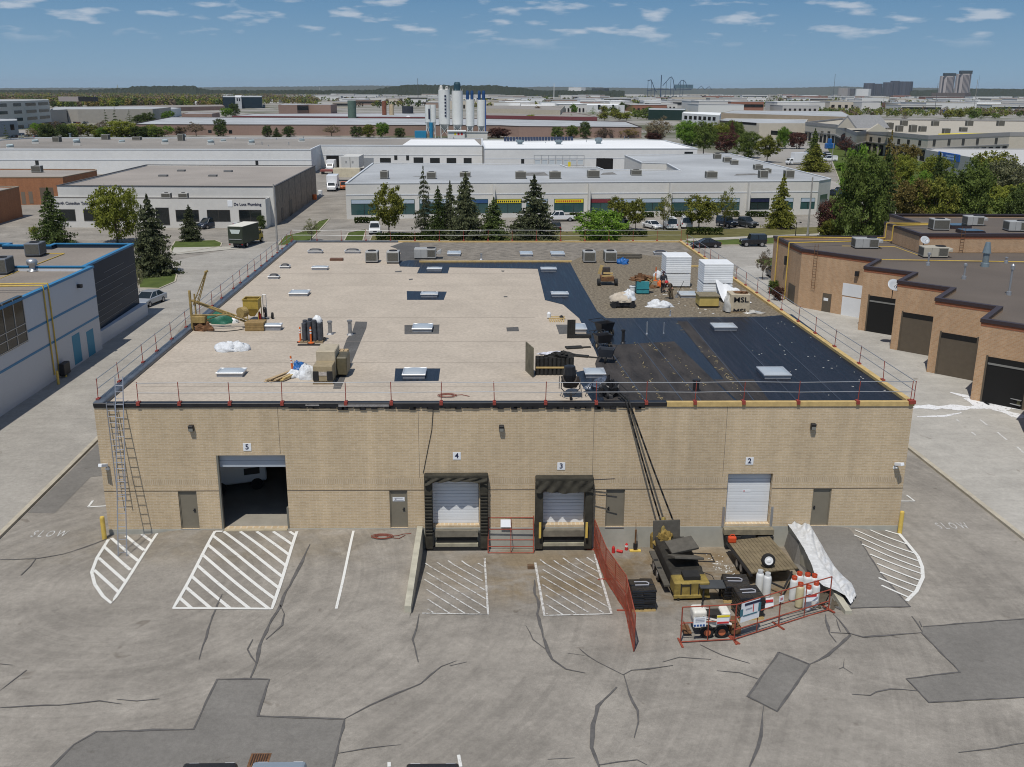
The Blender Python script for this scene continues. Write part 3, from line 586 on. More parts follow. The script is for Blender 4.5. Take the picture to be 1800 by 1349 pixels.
# doors
def sect_door(x0,z0,x1,z1,y,m,rows=8,top=None,nm='overhead_door'):
 mb=MB();t=top if top is not None else z1;hh=(z1-z0)/rows
 for k in range(rows):mb.box(x0+.02,y,z0+k*hh+.006,x1-.02,y+.05,z0+(k+1)*hh-.006)
 return mb.build(nm,m,wh,bevel=.008)
sect_door(6.1,3.42,9.62,4.19,.3,DOORG,2);sect_door(D4[0],D4[1],D4[2],D4[3],.32,DOORW,14);sect_door(D3[0],D3[1],D3[2],D3[3],.32,DOORW,13);o2=sect_door(D2[0],D2[1],D2[2],D2[3],.3,DOORW,15)
for n_,d in enumerate(MD):
 o=MB().box(d[0]+.05,.10,0,d[2]-.05,.15,d[3]-.06).build('door',TAUPE,wh)
 mb=MB();mb.box(d[0],.06,0,d[0]+.055,.18,d[3]);mb.box(d[2]-.055,.06,0,d[2],.18,d[3]);mb.box(d[0]+.055,.06,d[3]-.065,d[2]-.055,.18,d[3]);mb.build('frame',TAUPE,o)
 xh=d[2]-.2 if n_<2 else d[0]+.17
 MB().box(xh-.04,.06,.98,xh+.04,.1,1.14).box(xh-.08,.03,1.03,xh+.04,.07,1.07).build('handle',DARK,o)
 MB().box(d[0],-.06,-.06,d[2],.12,-.003).build('sill',STEEL,o)
MB().box(D5[0],-.02,0,D5[0]+.1,.2,4.2).build('jamb',mat('jamb_paint',(.16,.155,.13),r=.6),wh);MB().box(D5[2]-.1,-.02,0,D5[2],.2,1.2).build('jamb',mat('jamb_paint',(.16,.155,.13)),wh)
MB().box(6.2,-.25,-.09,9.55,.2,-.001).build('door_sill',mat('worn_sill',(.42,.36,.25),n=2,amt=.25),wh)
# numbered plates, door notice, lights, cameras
NAVY=mat('navy_lettering',(.012,.016,.05),r=.5);SIGNW=mat('sign_white',(.74,.76,.78),r=.4)
for n_,u,v,u0,u1,lab in(('5',434.5,786,427.5,441,'white square number plate reading 5 above the open left door'),('4',803,801.5,796.5,809.5,'white square number plate reading 4 above the taller dock seal'),('3',986.5,819.5,980.5,993.5,'white square number plate reading 3 above the sagging dock canopy'),('2',1317.5,810.5,1311,1324.5,'white square number plate reading 2 above the closed right door')):
 s,z=plane_hit(u,v,FL,FR);hw=.21;t=thing('number_sign',lab,'sign',(s,-.01,z),0,'door number plates')
 MB().box(-hw,-.015,-hw,hw,0,hw).build('plate',SIGNW,t,bevel=.004)
 text(n_,.40,NAVY,Matrix.Translation((s,-.03,z))@Matrix.Rotation(math.pi/2,4,'X'),t,'numeral',True)
s,z=plane_hit(700.5,879,FL,FR);t=thing('notice_plate','small white notice fixed to the grey door beside the dock ramp wall','sign',(s,.095,z));MB().box(-.32,-.01,-.12,.32,0,.12).build('plate',SIGNW,t)
MB().box(-.22,-.014,.05,.22,-.0105,.075).box(-.25,-.014,-.07,.27,-.0105,-.045).box(-.2,-.014,-.012,-.12,-.0105,.02).build('print',NAVY,t)
mb=MB();sx,sz=plane_hit(1313,867,FL,FR);MB().box(sx-.16,.285,sz-.05,sx+.26,.297,sz+.05).build('sticker',SIGNW,wh);MB().box(sx-.12,.28,sz-.03,sx-.05,.2845,sz+.03).build('sticker',mat('sign_red',(.5,.03,.03),r=.5),wh)
for u,v,lab in((337,752,'dark wall light above the first grey door, left of plate 5'),(881.5,752,'dark wall light between plates 4 and 3'),(1428.5,749,'dark wall light above the rightmost grey door')):
 s,z=plane_hit(u,v,FL,FR);t=thing('wall_light',lab,'light',(s,0,z),0,'wall pack lights on the brick front')
 MB().prism([(0,-.17),(-.20,-.17),(-.26,.17),(0,.17)],-.13,.13,Matrix.Rotation(rad(90),4,'Z')@Matrix.Rotation(rad(90),4,'X')).build('housing',DARK,t,bevel=.02)
 MB().box(-.11,-.235,-.14,.11,-.21,.02).build('lens',mat('lamp_lens',(.2,.2,.18),r=.2),t)
for u,v,sgn,lab in((186,818,-1,'white security camera near the left corner behind the ladders'),(1571,816,1,'white security camera near the right corner of the brick front')):
 s,z=plane_hit(u,v,FL,FR);s=.35 if sgn<0 else W_-.6;t=thing('security_camera',lab,'camera',(s,0,z))
 M=Matrix.Rotation(rad(18)*sgn,4,'Z')@Matrix.Rotation(rad(-18),4,'X');MB().box(-.11,-.62,-.08,.11,-.08,.09,M).build('housing',SIGNW,t,bevel=.02);MB().cyl((0,0,-.2),(0,-.3,-.1),.035).cyl((0,0,-.2),(0,-.02,-.2),.09).build('bracket',SIGNW,t)
for x,y,lab in((-.05,-.55,'yellow steel bollard at the left corner beside the ladder foot'),(W_-.02,-.35,'yellow steel bollard at the right corner by the curved hatching')):
 t=thing('bollard',lab,'bollard',(x,y,gz(x,y)),0,'yellow corner bollards');YEL=mat('safety_yellow',(.62,.44,.10),r=.5,n=3,amt=.15)
 MB().lathe((0,0,0),[(.12,-.1),(.12,1.22),(.1,1.28),(.03,1.3)],14).build('post',YEL,t)
t=thing('conduit','thin dark cable hanging down the brick wall above the taller dock seal','cable',(16.9,-.03,6.8));MB().tube([(.6,-.02,.05),(.5,0,-1.2),(.25,0,-2.4),(.05,0,-3.4),(0,0,-3.6)],.016,5).build('cable',DARK,t)
for x,z,dx,lab in((26.0,2.9,1.05,'upper thin dark pole sticking out beside the sagging dock canopy'),(26.0,2.1,1.1,'lower thin dark pole sticking out beside the sagging dock canopy')):t=thing('pole',lab,'pole',(x,-.35,z));MB().cyl((-.4,0,-.03),(dx,-.15,.1 if z>2.5 else-.12),.025,n=6).build('rod',DARK,t)
# ---------------- dock: walls, pits, seals
t=thing('retaining_wall','long sloping concrete wall on the left edge of the loading dock','wall',(16.6,-4.2,-.3));mb=MB()
for(x0,x1,y0,y1,za,zb)in((16.52,PITX0,-8.45,-.04,.02,.12),):mb.face([(x0,y0,-1.4),(x0,y0,za),(x0,y1,zb),(x0,y1,-1.4)]);mb.face([(x1,y0,-1.4),(x1,y1,-1.4),(x1,y1,zb),(x1,y0,za)]);mb.face([(x0,y0,za),(x1,y0,za),(x1,y1,zb),(x0,y1,zb)]);mb.face([(x0,y0,-1.4),(x1,y0,-1.4),(x1,y0,za),(x0,y0,za)])
mb.build('wall_body',mat('dock_wall_concrete',(.42,.40,.32),n=1.5,amt=.2,n2=.6,amt2=.2),t,W=True)
t=thing('retaining_wall','concrete wall on the right edge of the dock beside the white tarpaulin','wall',(36.85,-4.5,-.3));mb=MB();x0,x1,y0,y1,za,zb=PITX1,37.02,-8.9,-.04,-.12,.06
mb.face([(x0,y0,-1.4),(x0,y0,za),(x0,y1,zb),(x0,y1,-1.4)]);mb.face([(x1,y0,-1.4),(x1,y1,-1.4),(x1,y1,zb),(x1,y0,za)]);mb.face([(x0,y0,za),(x1,y0,za),(x1,y1,zb),(x0,y1,zb)]);mb.face([(x0,y0,-1.4),(x1,y0,-1.4),(x1,y0,za),(x0,y0,za)]);mb.build('wall_body',MATS['dock_wall_concrete'],t,W=True)
CANV=mat('dusty_black_canvas',(.042,.038,.028),r=.9,n=3,amt=.35,n2=1.2,amt2=.3)
RUB=mat('black_rubber',(.02,.02,.02),r=.8,n=4,amt=.3)
def shelter(x0,x1,z1,d,pads,label):
 o=MB().box(x0,-d,z1-.36,x1,-.001,z1).build('dock_seal',CANV,wh,bevel=.06,seg=2);o['label']=label
 for a,b in((x0,x0+.42),(x1-.42,x1)):
  mb=MB();mb.box(a,-d+.04,-1.1,b,-.001,z1-.37)
  if pads:
   for k in range(13):mb.cbox(((a+b)/2,-d+.02,-.2+k*.19),.4,.07,.15,0,.3)
  mb.build('side_pad',CANV,o,bevel=.03)
  # pleated, sagging curtain
 mb=MB();n=40;i0=0;zt,zb=z1-.15,z1-.80 if not pads else z1-.34
 for j in range(7):
  for i in range(n+1):
   x=x0+.04+(x1-x0-.08)*i/n;u=i/n;sag=(.05*math.sin(math.pi*u)*math.sin(u*9)if not pads else-.22*(abs(u-.5)*2)**3)
   y=-d-.02-.10*abs(math.sin(u*13+j*.7))*(j/6)-.05*math.sin(u*31+j);mb.v.append((x,y,zt+(zb-zt)*(j/6)+sag*(j/6)))
 for j in range(6):
  for i in range(n):q=j*(n+1)+i;mb.f.append((q,q+n+1,q+n+2,q+1))
 mb.build('curtain',CANV,o,smooth=True)
 cx=(x0+x1)/2;mb=MB();mb.box(cx-1.15,-.32,-.42,cx+1.15,-.001,-.06);mb.build('dock_lip',mat('worn_steel_plate',(.21,.19,.15),r=.6,m=.3,n=2,amt=.3),o)
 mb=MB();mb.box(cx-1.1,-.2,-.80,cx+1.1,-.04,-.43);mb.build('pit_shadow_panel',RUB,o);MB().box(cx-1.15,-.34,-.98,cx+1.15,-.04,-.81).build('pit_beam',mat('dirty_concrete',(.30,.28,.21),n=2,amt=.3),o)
 for s in(-1,1):MB().box(cx+s*1.35-.14,-.36,-.95,cx+s*1.35+.14,-.04,-.15).build('bumper',RUB,o,bevel=.02)
 MB().box(x0+.1,-.33,-1.24,x1-.1,-.04,-1.0).build('base_plate',RUB,o)
shelter(16.96,20.34,3.2,.42,True,'taller dock seal of worn black canvas with slatted side pads');shelter(22.86,25.95,3.05,.5,False,'dock canopy of sagging black canvas')
for x in(23.12,25.62):MB().box(x-.06,-.66,-.35,x+.06,-.61,.55).build('guide_strip',YEL,wh)
mb=MB();mb.box(33.1,-.45,-.32,35.8,-.035,-.02);mb.build('dock_ledge',mat('stained_ledge',(.22,.19,.13),n=3,amt=.3),wh)
for x in(33.2,34.95):MB().box(x,-.5,-.95,x+.85,-.031,-.4).build('bumper',RUB,wh,bevel=.02)
for x in(33.02,35.66):MB().box(x,-.05,-.02,x+.13,-.012,1.15).build('guide_strip',STEEL,wh)
# ---------------- fall protection railing along the roof edge
REDP=mat('red_oxide_paint',(.27,.05,.035),r=.55,n=4,amt=.25);CAB=mat('rail_steel',(.36,.37,.38),r=.4,m=.6)
pst=MB().cyl((0,0,0),(0,0,1.13),.022,n=8).build('post',REDP);clm=MB().cbox((0,-.02,-.02),.17,.2,.19).cbox((0,.12,.04),.16,.2,.06).build('clamp',REDP)
first=[True]
def railing(label,pts):
 t=thing('safety_railing',label,'railing',(*pts[0],ZC),0,'safety railings round the roof edge')
 for p in pts:
  if first[0]:o,c=pst,clm;first[0]=False
  else:o,c=pst.copy(),clm.copy();COL.objects.link(o);COL.objects.link(c)
  o.parent=t;c.parent=o;o.location=(p[0]-pts[0][0],p[1]-pts[0][1],0);o.rotation_euler=(jit(.02),jit(.03),0)
 for z in(1.09,.56):
  MB().tube([(p[0]-pts[0][0],p[1]-pts[0][1],z+jit(.03))for p in pts],.02,6).build('rail',CAB,t)
fx=[plane_hit(u,708,(0,-.02),(W_,-.02))[0]for u in(243,315.5,404,496,608,688,775.5,869,959,1048,1136,1221.5,1307,1403,1507.5,1600)]
railing('red post railing along the front edge of the warehouse roof',[(x,-.02)for x in fx])
def edge_pts(a,b,vs,off):
 r=[];n=Vector((b[1]-a[1],a[0]-b[0])).normalized()
 for v in vs:
  lo,hi=0.,1.
  for _ in range(40):
   t=(lo+hi)/2;q=lerp2(a,b,t);d=Vector((q[0],q[1],ZC))-CAM
   if CY-FPX*d.dot(_U)/d.dot(_F)>v:lo=t
   else:hi=t
  q=lerp2(a,b,t);r.append((q[0]+n.x*off,q[1]+n.y*off))
 return r
railing('red post railing along the left roof edge above the side lane',edge_pts(FL,BL_,(702.5,672,638,618,597,576,556,538.6,525,508,498,487,477,468,460,452,445,438,431,425),.02))
railing('red post railing along the right roof edge beside the yellow nailer',edge_pts(FR,BR_,(706,669,640,610,586.6,566,545.5,530,515.5,502,490,479,468.5,459,452,445,438,431),-.02))
railing('red post railing along the far back edge of the roof',[lerp2(BL_,BR_,k/16)for k in range(17)])
# ================================================================== THINGS ON THE ROOF
def R(u,v):return at(u,v,ZR+.005)
AC_M=mat('ac_casing',(.40,.40,.385),r=.5,m=.2,n=2,amt=.08);GRIL=mat('ac_coil_grille',(.10,.095,.08),r=.7,n=9,amt=.3)
def ac_unit(base,wx,dy,h,label,rz=0,group='rooftop air conditioners',big=False,m=None,name='air_conditioner'):
 """casing with coil openings, fan on top, standing on a curb; base = front-left corner on the roof"""
 m=m or AC_M;t=thing(name,label,'air conditioner',base,rz,group);c=.12
 o=MB().box(.04,.04,0,wx-.04,dy-.04,c).build('curb',DARK,t)
 MB().box(0,0,c,wx,dy,h).build('casing',m,t,bevel=.03)
 f=.09
 if not big:MB().box(f,-.012,c+.12,wx-f,-.002,h-.12).build('coil',GRIL,t);MB().box(-.012,f,c+.12,-.002,dy-f,h-.12).build('coil',GRIL,t);MB().box(wx+.002,f,c+.12,wx+.012,dy-f,h-.12).build('coil',GRIL,t)
 else:
  MB().box(wx*.62,-.012,c+.14,wx-.07,-.002,h-.12).build('coil',GRIL,t);MB().box(wx+.002,f,c+.14,wx+.012,dy-f,h-.12).build('coil',GRIL,t);MB().box(-.012,f,c+.14,-.002,dy-f,h-.12).build('coil',GRIL,t)
  for x in(.32,.6):MB().box(wx*x-.01,-.008,c+.05,wx*x+.01,-.002,h-.05).build('seam',DARK,t)
  MB().prism([(0,.02),(.5,.02),(.5,.35),(0,.1)],-dy*.4,dy*.4,Matrix.Translation((wx,dy/2,h-.5))@Matrix.Rotation(rad(90),4,'X')).build('hood',m,t)
 r=min(wx,dy)*.33;MB().lathe((wx*.5 if not big else wx*.78,dy/2,h),[(r,0),(r,.06),(r*.92,.07),(r*.9,.03),(r*.2,.02)],18).build('fan_guard',DARK,t)
 return t
for u0,u1,vf,vt,dy,lab,big in((642,664,463,442,1.35,'square grey rooftop condenser, left of the twin pair by the bitumen blot',0),(679.5,701.5,464,442,1.35,'square grey rooftop condenser, right of the twin pair by the bitumen blot',0),(728,766,456.5,437,1.3,'long grey rooftop air handler standing on the dark bitumen blot',1),(1025.5,1047,463,442,1.45,'square grey rooftop condenser on the gravel, left of the pair near the blue sheet',0),(1063,1084.5,463,442,1.45,'square grey rooftop condenser on the gravel touching the blue sheet',0)):
 a,b=R(u0,vf),R(u1,vf);h=zat(vt,a.x,a.y+.2)-ZR;ac_unit(a,b.x-a.x,dy,h*.97,lab,0,'rooftop air conditioners on the warehouse',bool(big))
YR=mat('rusty_yellow_paint',(.28,.20,.075),r=.7,n=4,amt=.35,n2=1.5,amt2=.3);RUST=mat('rust',(.15,.075,.035),r=.85,n=5,amt=.4)
# --- roof hoist
p=R(339,581);t=thing('roof_hoist','rusty yellow roof hoist with raised lattice jib at the left roof edge','hoist',p)
k_=lambda u,v,dy=0:None
def px3(u,v,y):
 d=ray(u,v);s=(y-CAM.y)/d.y;return CAM+d*s
y0=p.y
MB().cyl((0,0,0),(0,0,2.75),.09,n=8).cyl((.28,.1,.4),(.28,.1,2.5),.06,n=8).build('mast',YR,t)
jb=px3(344,536,y0)-p;jt=px3(362.5,478,y0-.6)-p
mb=MB();d=(jt-jb)
for s in(-.17,.17):mb.cyl(jb+Vector((s,0,0)),jt+Vector((s*.25,0,0)),.032,n=6)
mb.cyl(jb+Vector((0,.28,0)),jt,.03,n=6)
for k in range(8):
 f=k/8;g=(k+1)/8;s=.17 if k%2 else-.17;mb.cyl(jb+d*f+Vector((s*(1-.75*f),0,0)),jb+d*g+Vector((-s*(1-.75*g),0,0)),.016,n=5)
mb.cyl(jt-Vector((.1,0,.06)),jt+Vector((.1,0,.06)),.08,n=8);mb.build('jib',YR,t)
e=R(452,575)-p
mb=MB();mb.cyl((0,0,2.1),e+Vector((-.6,0,.3)),.07,n=7).cyl((0,.5,2.0),e+Vector((-.5,.5,.3)),.06,n=7).cyl((0,0,1.05),(2.6,.2,1.05),.05,n=7).cyl((0,.1,.35),(2.4,.3,1.2),.035,n=6);mb.build('frame',YR,t)
mb=MB()
for k in range(3):mb.box(e.x-.55,-.25,.02+k*.2,e.x+.75,.75,.19+k*.2)
mb.build('counterweight',mat('ochre_iron',(.27,.18,.075),r=.8,n=4,amt=.3),t,bevel=.02)
MB().box(.05,-.25,.55,.95,.35,1.0).build('engine_cover',YR,t,bevel=.03);MB().lump((.7,.1,0),.65,.45,.6,3,amt=.3).build('engine',RUST,t)
MB().cyl((3.2,.3,1.15),(3.45,.7,1.15),.36,n=16).build('winch_drum',YR,t);MB().tube([(.2,.2,2.3),(.25,.2,1.2),(.5,.1,.6)],.012,5).build('cable',DARK,t)
MB().tube([(1,-.3,.03),(2.2,-.5,.03),(3.0,-.1,.03),(3.4,.3,.03)],.025,5).build('air_hose',DARK,t)
p=R(367,569);t=thing('tarpaulin','green tarpaulin thrown over a machine beside the roof hoist','tarpaulin',p);MB().lump((.85,.3,0),1.0,.55,.72,9,n=20,m=10,amt=.22).build('sheet',mat('green_tarp',(.025,.13,.085),r=.45,n=3,amt=.3,b=.4),t,smooth=True);MB().lump((1.75,.25,0),.3,.25,.4,5).build('white_corner',WHITE,t,smooth=True)
p=R(429,567);t=thing('hopper','yellow steel gravel hopper on four legs beside the hoist','hopper',p);mb=MB();wq=1.05
mb.prism([(0,0),(wq,0),(wq,wq),(0,wq)],.95,1.6,top=False,bottom=False)
i=len(mb.v);mb.v+=[(0,0,.95),(wq,0,.95),(wq,wq,.95),(0,wq,.95),(.38,.38,.35),(.67,.38,.35),(.67,.67,.35),(.38,.67,.35)];mb.f+=[(i+4,i+5,i+1,i),(i+5,i+6,i+2,i+1),(i+6,i+7,i+3,i+2),(i+7,i+4,i,i+3),(i+7,i+6,i+5,i+4)]
HOP=mat('hopper_yellow',(.37,.26,.05),r=.6,n=3,amt=.25);mb.build('bin',HOP,t);MB().box(-.04,-.04,1.58,wq+.04,.02,1.64).box(-.04,wq-.02,1.58,wq+.04,wq+.04,1.64).box(-.04,.02,1.58,.02,wq-.02,1.64).box(wq-.02,.02,1.58,wq+.04,wq-.02,1.64).build('rim',HOP,t)
for x in(.02,wq-.02):
 for y in(.02,wq-.02):MB().cyl((x,y,0),(x,y,1.0),.03,n=6).build('leg',HOP,t)
MB().box(.05,.05,1.3,wq-.05,wq-.05,1.32).build('load',RUST,t)
p=R(467,561);t=thing('hand_cart','upright two wheeled hand cart standing behind the tall skylight','cart',p);mb=MB();mb.tube([(-.12,0,.2),(-.14,.1,1.75),(.1,.1,1.75),(.12,0,.2)],.022).cyl((-.13,.05,1.),(.11,.05,1.),.02).box(-.2,-.2,.1,.2,.1,.14);mb.build('frame',STEEL,t)
for x in(-.05,.42):MB().cyl((x,.1,.22),(x+.1,.1,.22),.24,n=16).build('wheel',RUB,t)
MB().lathe((0,-.1,.5),[(.12,0),(.13,.3),(.05,.42)],10).build('bottle',DARK,t)
p=R(457,563);t=thing('fire_extinguisher','red fire extinguisher standing between hopper and hand cart','extinguisher',p);MB().lathe((0,0,0),[(.11,0),(.11,.42),(.05,.52),(.04,.58)],12).build('cylinder',mat('red_gloss',(.42,.02,.015),r=.35),t);MB().box(-.03,-.12,.56,.03,.05,.62).build('valve',DARK,t)
BAGW=mat('white_sack',(.60,.62,.64),r=.7,n=5,amt=.2,b=1.0)
for(u,v,rx,ry,rz,sd_,lab)in((397,618,.75,.6,.5,21,'white bulk sack lying on the tan roof, left of two'),(419,617,.72,.5,.5,22,'rounded white bulk sack lying on the tan roof, right of two')):
 p=R(u,v);t=thing('sack',lab,'sack',p,0,'white sacks on the tan roof');MB().lump((0,.3,0),rx,ry,rz,sd_,20,10,.2).build('bag',BAGW,t,smooth=True);MB().cyl((.2,.2,rz*.8),(.34,.1,rz*.98),.05,.02,6).build('tied_neck',BAGW,t)
 # --- rolls on pallet with delineators
ORG=mat('safety_orange',(.60,.13,.025),r=.55,n=3,amt=.15);GRYP=mat('shrink_wrapped_grey',(.06,.065,.075),r=.3,n=3,amt=.4,b=.3)
def pallet(parent,x0,y0,x1,y1,z=0,m=None):
 mb=MB();m=m or mat('weathered_pallet',(.24,.18,.11),r=.9,n=4,amt=.3);n=6
 for k in range(n):a=x0+(x1-x0)*k/n;mb.box(a+.02,y0,z+.10,a+(x1-x0)/n-.03,y1,z+.13)
 for y in(y0,(y0+y1)/2-.05,y1-.1):mb.box(x0,y,z+.0,x1,y+.1,z+.095)
 return mb.build('pallet',m,parent)
p=R(527,604);t=thing('membrane_rolls','dark shrink wrapped membrane rolls standing on a pallet behind orange posts','rolls',p);pallet(t,0,0,1.5,1.2)
for k in range(8):
 x,y=.28+(k%4)*.33,.28+(k//4)*.42;o=MB().lathe((x,y,.13),[(.15,0),(.16,.03),(.16,1.15+.1*(k%3)),(.13,1.17+.1*(k%3)),(.05,1.12+.1*(k%3))],14).build('roll',GRYP,t)
MB().lump((1.1,.6,1.3),.3,.3,.4,7).build('plastic_wrap',WHITE,t,smooth=True)
for u,v,vt,lab in((528.5,602,575,'orange delineator post at the left front of the dark rolls'),(547,604,575,'orange delineator post at the middle front of the dark rolls'),(515.5,656,626,'leaning orange delineator post standing in a white sack')):
 p=R(u,v);h=zat(vt,p.x,p.y)-p.z;t=thing('delineator_post',lab,'post',p,0,'orange delineator posts on the roof');t.rotation_euler=(0,-.1 if v>650 else 0,0)
 MB().lathe((0,0,0),[(.2,0),(.2,.05),(.07,.08),(.055,h*.9),(.05,h)],12).build('post',ORG,t);MB().lathe((0,0,h*.6),[(.064,0),(.064,.1)],12).build('reflective_band',WHITE,t);MB().lathe((0,0,h*.76),[(.063,0),(.063,.1)],12).build('reflective_band',WHITE,t);MB().lathe((0,0,0),[(.25,0),(.25,.035)],12).build('base',RUB,t)
p=R(552,606);t=thing('plank','short dark plank lying in front of the membrane rolls','plank',p);MB().box(-1.,-.3,0,.6,-.1,.06).build('board',DARK,t)
def heap(name,u,v,rx,ry,rz,m,seed,lab,cat,amp=.3):p=R(u,v);t=thing(name,lab,cat,p);MB().lump((0,ry*.6,0),rx,ry,rz,seed,20,10,amp).build('bulk',m,t,smooth=True);return t
p=R(466,672);t=thing('lumber_pile','loose pile of pale planks on the tan roof near the front railing','lumber',p)
for k in range(9):MB().cbox((.45+.13*k+jit(.05),.75+jit(.12)+k*.04,.05+.07*(k%3)),.15,2.1+jit(.3),.06,-.42+jit(.1)).build('plank',mat('pale_lumber',(.42,.31,.18),n=4,amt=.2)if k<6 else WOOD,t)
heap('sack',515,664,.42,.4,.33,BAGW,31,'flat white sack holding the leaning orange post','sack');heap('sack',538,667,.5,.55,.75,BAGW,32,'upright white sack leaning against the wrapped pallet','sack',.2)
BLUE=mat('blue_tarp',(.02,.11,.33),r=.4,n=4,amt=.4,b=.5);heap('tarpaulin',524,657,.35,.4,.5,BLUE,33,'small blue tarpaulin bundle tucked behind the white sacks','tarpaulin');heap('tarpaulin',1096,465,.55,.45,.5,BLUE,34,'bright blue plastic sheet heaped beside the gravel condenser','tarpaulin',.35)
KRAFT=mat('kraft_wrapped_board',(.31,.25,.155),r=.45,n=3,amt=.2,b=.2)
p=R(550,676);t=thing('wrapped_pallet','tall brown shrink wrapped pallet of board near the front railing','pallet load',p);wq=R(586,676).x-p.x;pallet(t,0,0,wq,1.9);MB().box(.03,.04,.14,wq-.03,1.2,1.05).build('lower_stack',KRAFT,t,bevel=.04,seg=2);MB().box(.03,1.21,.14,wq-.02,2.9,1.6).build('upper_stack',mat('tan_board',(.42,.36,.26),r=.6,n=3,amt=.15),t,bevel=.04)
for x in(.18,wq-.18):MB().box(x-.16,.0,.2,x+.16,.035,.75).build('corner_wrap',RUB,t,bevel=.02)
MB().box(.35,.015,.5,wq-.35,.035,.72).build('label_sheet',FOIL,t);MB().box(wq+.0,1.3,.14,wq+.6,2.7,1.2).build('side_stack',mat('dull_olive_wrap',(.10,.085,.05),r=.5,n=2,amt=.4),t,bevel=.06)
p=R(562,621);t=thing('empty_pallet','empty timber pallet lying on top of the far tan stack','pallet',(p.x,p.y,ZR+1.62));p_=R(550,676);t.location=(p_.x+.1,p_.y+2.95,ZR+1.62-.7);pallet(t,0,0,1.4,1.0,0,mat('pale_lumber',(.42,.31,.18)));t.location.z=ZR+.9;MB().box(0,0,-.9,1.4,1.0,-.005).build('stack_under',KRAFT,t)
p=R(786,697);t=thing('hose_coil','thin red hose coiled on the tan roof behind the front railing','hose',p);mb=MB()
for k in range(3):r=.22+.05*k;mb.tube([(r*1.6*math.cos(a*.45+k),r*math.sin(a*.45+k),.03+.02*k)for a in range(15)],.018,5)
mb.tube([(.4,.1,.03),(.8,.2,.03),(1.2,-.1,.03)],.018,5);mb.build('coil',mat('dark_red_hose',(.20,.05,.03),r=.6),t)
# --- black board stack with upright sheet
FELTR=mat('roofing_felt_roll',(.022,.021,.019),r=.75,n=5,amt=.4)
p=R(937,664);t=thing('upright_board','weathered board standing on edge at the left end of the felt rolls','board',p);M=Matrix.Rotation(rad(14),4,'Z');MB().box(-.03,0,0,.03,1.5,1.75,M).build('board',mat('mouldy_board',(.14,.125,.085),n=3,amt=.3,n2=1,amt2=.3),t);
p=R(941,661);t=thing('felt_rolls','row of upright black felt rolls strapped together beside the upright board','rolls',p)
for k in range(9):MB().lathe((.14+k*.245,.22,0),[(.12,0),(.125,.02),(.125,1.02+jit(.04)),(.05,1.0)],12).build('roll',FELTR,t)
for k in range(9):MB().lathe((.14+k*.245,.52,0),[(.12,0),(.125,.02),(.125,1.05+jit(.04)),(.05,1.0)],12).build('roll',FELTR,t)
MB().box(0,.085,.42,2.25,.093,.52).build('strap',WOOD,t);MB().lump((1.5,.6,1.02),.75,.35,.22,4,amt=.5).build('loose_felt',FELTR,t)
heap('scrap_sheets',975,624,.95,.3,.12,mat('crumpled_white_wrap',(.55,.56,.62),n=4,amt=.5),41,'crumpled white wrapping lying behind the felt rolls','wrapping',.5)
for u,v,a,b,r_,lab in((1012,612,1.1,.5,.2,'folded black felt strip, upper one behind the felt rolls'),(1020,627,1.3,.35,-.35,'folded black felt strip, lower one beside the felt rolls')):
 p=R(u,v);t=thing('felt_strip',lab,'felt',p,r_,'felt strips');MB().box(-a*.6,-b/2,0,a*.4,b/2,.1).box(a*.2,-b*.3,.0,a*.9,b*.1,.07).build('strip',FELTR,t,bevel=.02)
p=R(1000,595);t=thing('black_panel','black ribbed panel standing against the skylight beside the felt edge','panel',p);mb=MB();mb.box(-.12,0,0,.42,.08,1.25)
for k in range(4):mb.box(-.1+k*.13,-.03,0,-.06+k*.13,0,1.25)
mb.box(.42,.0,0,1.5,.5,.2);mb.build('panel',FELTR,t)
p=R(965,566);t=thing('timber_rack','small pale timber rack of slats holding a jug','rack',p);mb=MB()
for k in range(7):mb.box(.05+k*.16,-.1,0,.12+k*.16,.5,.08)
mb.box(0,.5,.1,1.2,.6,.16).box(0,1.0,.1,1.2,1.1,.16);mb.build('slats',WOOD,t);MB().lathe((.05,1.0,.1),[(.14,0),(.15,.3),(.05,.4)],10).build('jug',WHITE,t);MB().lump((.95,.7,.1),.16,.16,.2,3).build('glove',DARK,t)
# --- carts and kettles
def kettle_cart(u,v,rz,lab,s=1,m=None,tyre=True):
 p=R(u,v);t=thing('material_cart',lab,'cart',p,rz,'black wheeled carts on the roof');m=m or BLACK
 mb=MB();i=0;mb.v+=[(-.42,-.3,.45),(.42,-.3,.45),(.42,.3,.45),(-.42,.3,.45),(-.55,-.42,1.0),(.55,-.42,1.0),(.55,.42,1.0),(-.55,.42,1.0),(-.48,-.36,.97),(.48,-.36,.97),(.48,.36,.97),(-.48,.36,.97),(-.36,-.25,.55),(.36,-.25,.55),(.36,.25,.55),(-.36,.25,.55)]
 mb.f+=[(3,2,1,0)]+[(a,(a+1)%4,(a+1)%4+4,a+4)for a in range(4)]+[(a+4,(a+1)%4+4,(a+1)%4+8,a+8)for a in range(4)]+[(a+8,(a+1)%4+8,(a+1)%4+12,a+12)for a in range(4)]+[(12,13,14,15)]
 mb.build('tub',m,t);MB().tube([(-.5,.4,.9),(-.55,1.1,1.0),(.55,1.1,1.0),(.5,.4,.9)],.025).tube([(-.4,.4,.45),(-.4,.8,.02)],.025).tube([(.4,.4,.45),(.4,.8,.02)],.025).build('handle',DARK,t)
 for x in((-.5,.42)if tyre else(-.06,)):
  o=MB().cyl((x,-.15,.27),(x+.1,-.15,.27),.27,n=16).build('wheel',RUB,t);MB().cyl((x-.01,-.15,.27),(x+.11,-.15,.27),.12,n=10).build('rim',mat('dull_rim',(.35,.28,.18),r=.5),o)
 t.scale=(s,)*3;return t
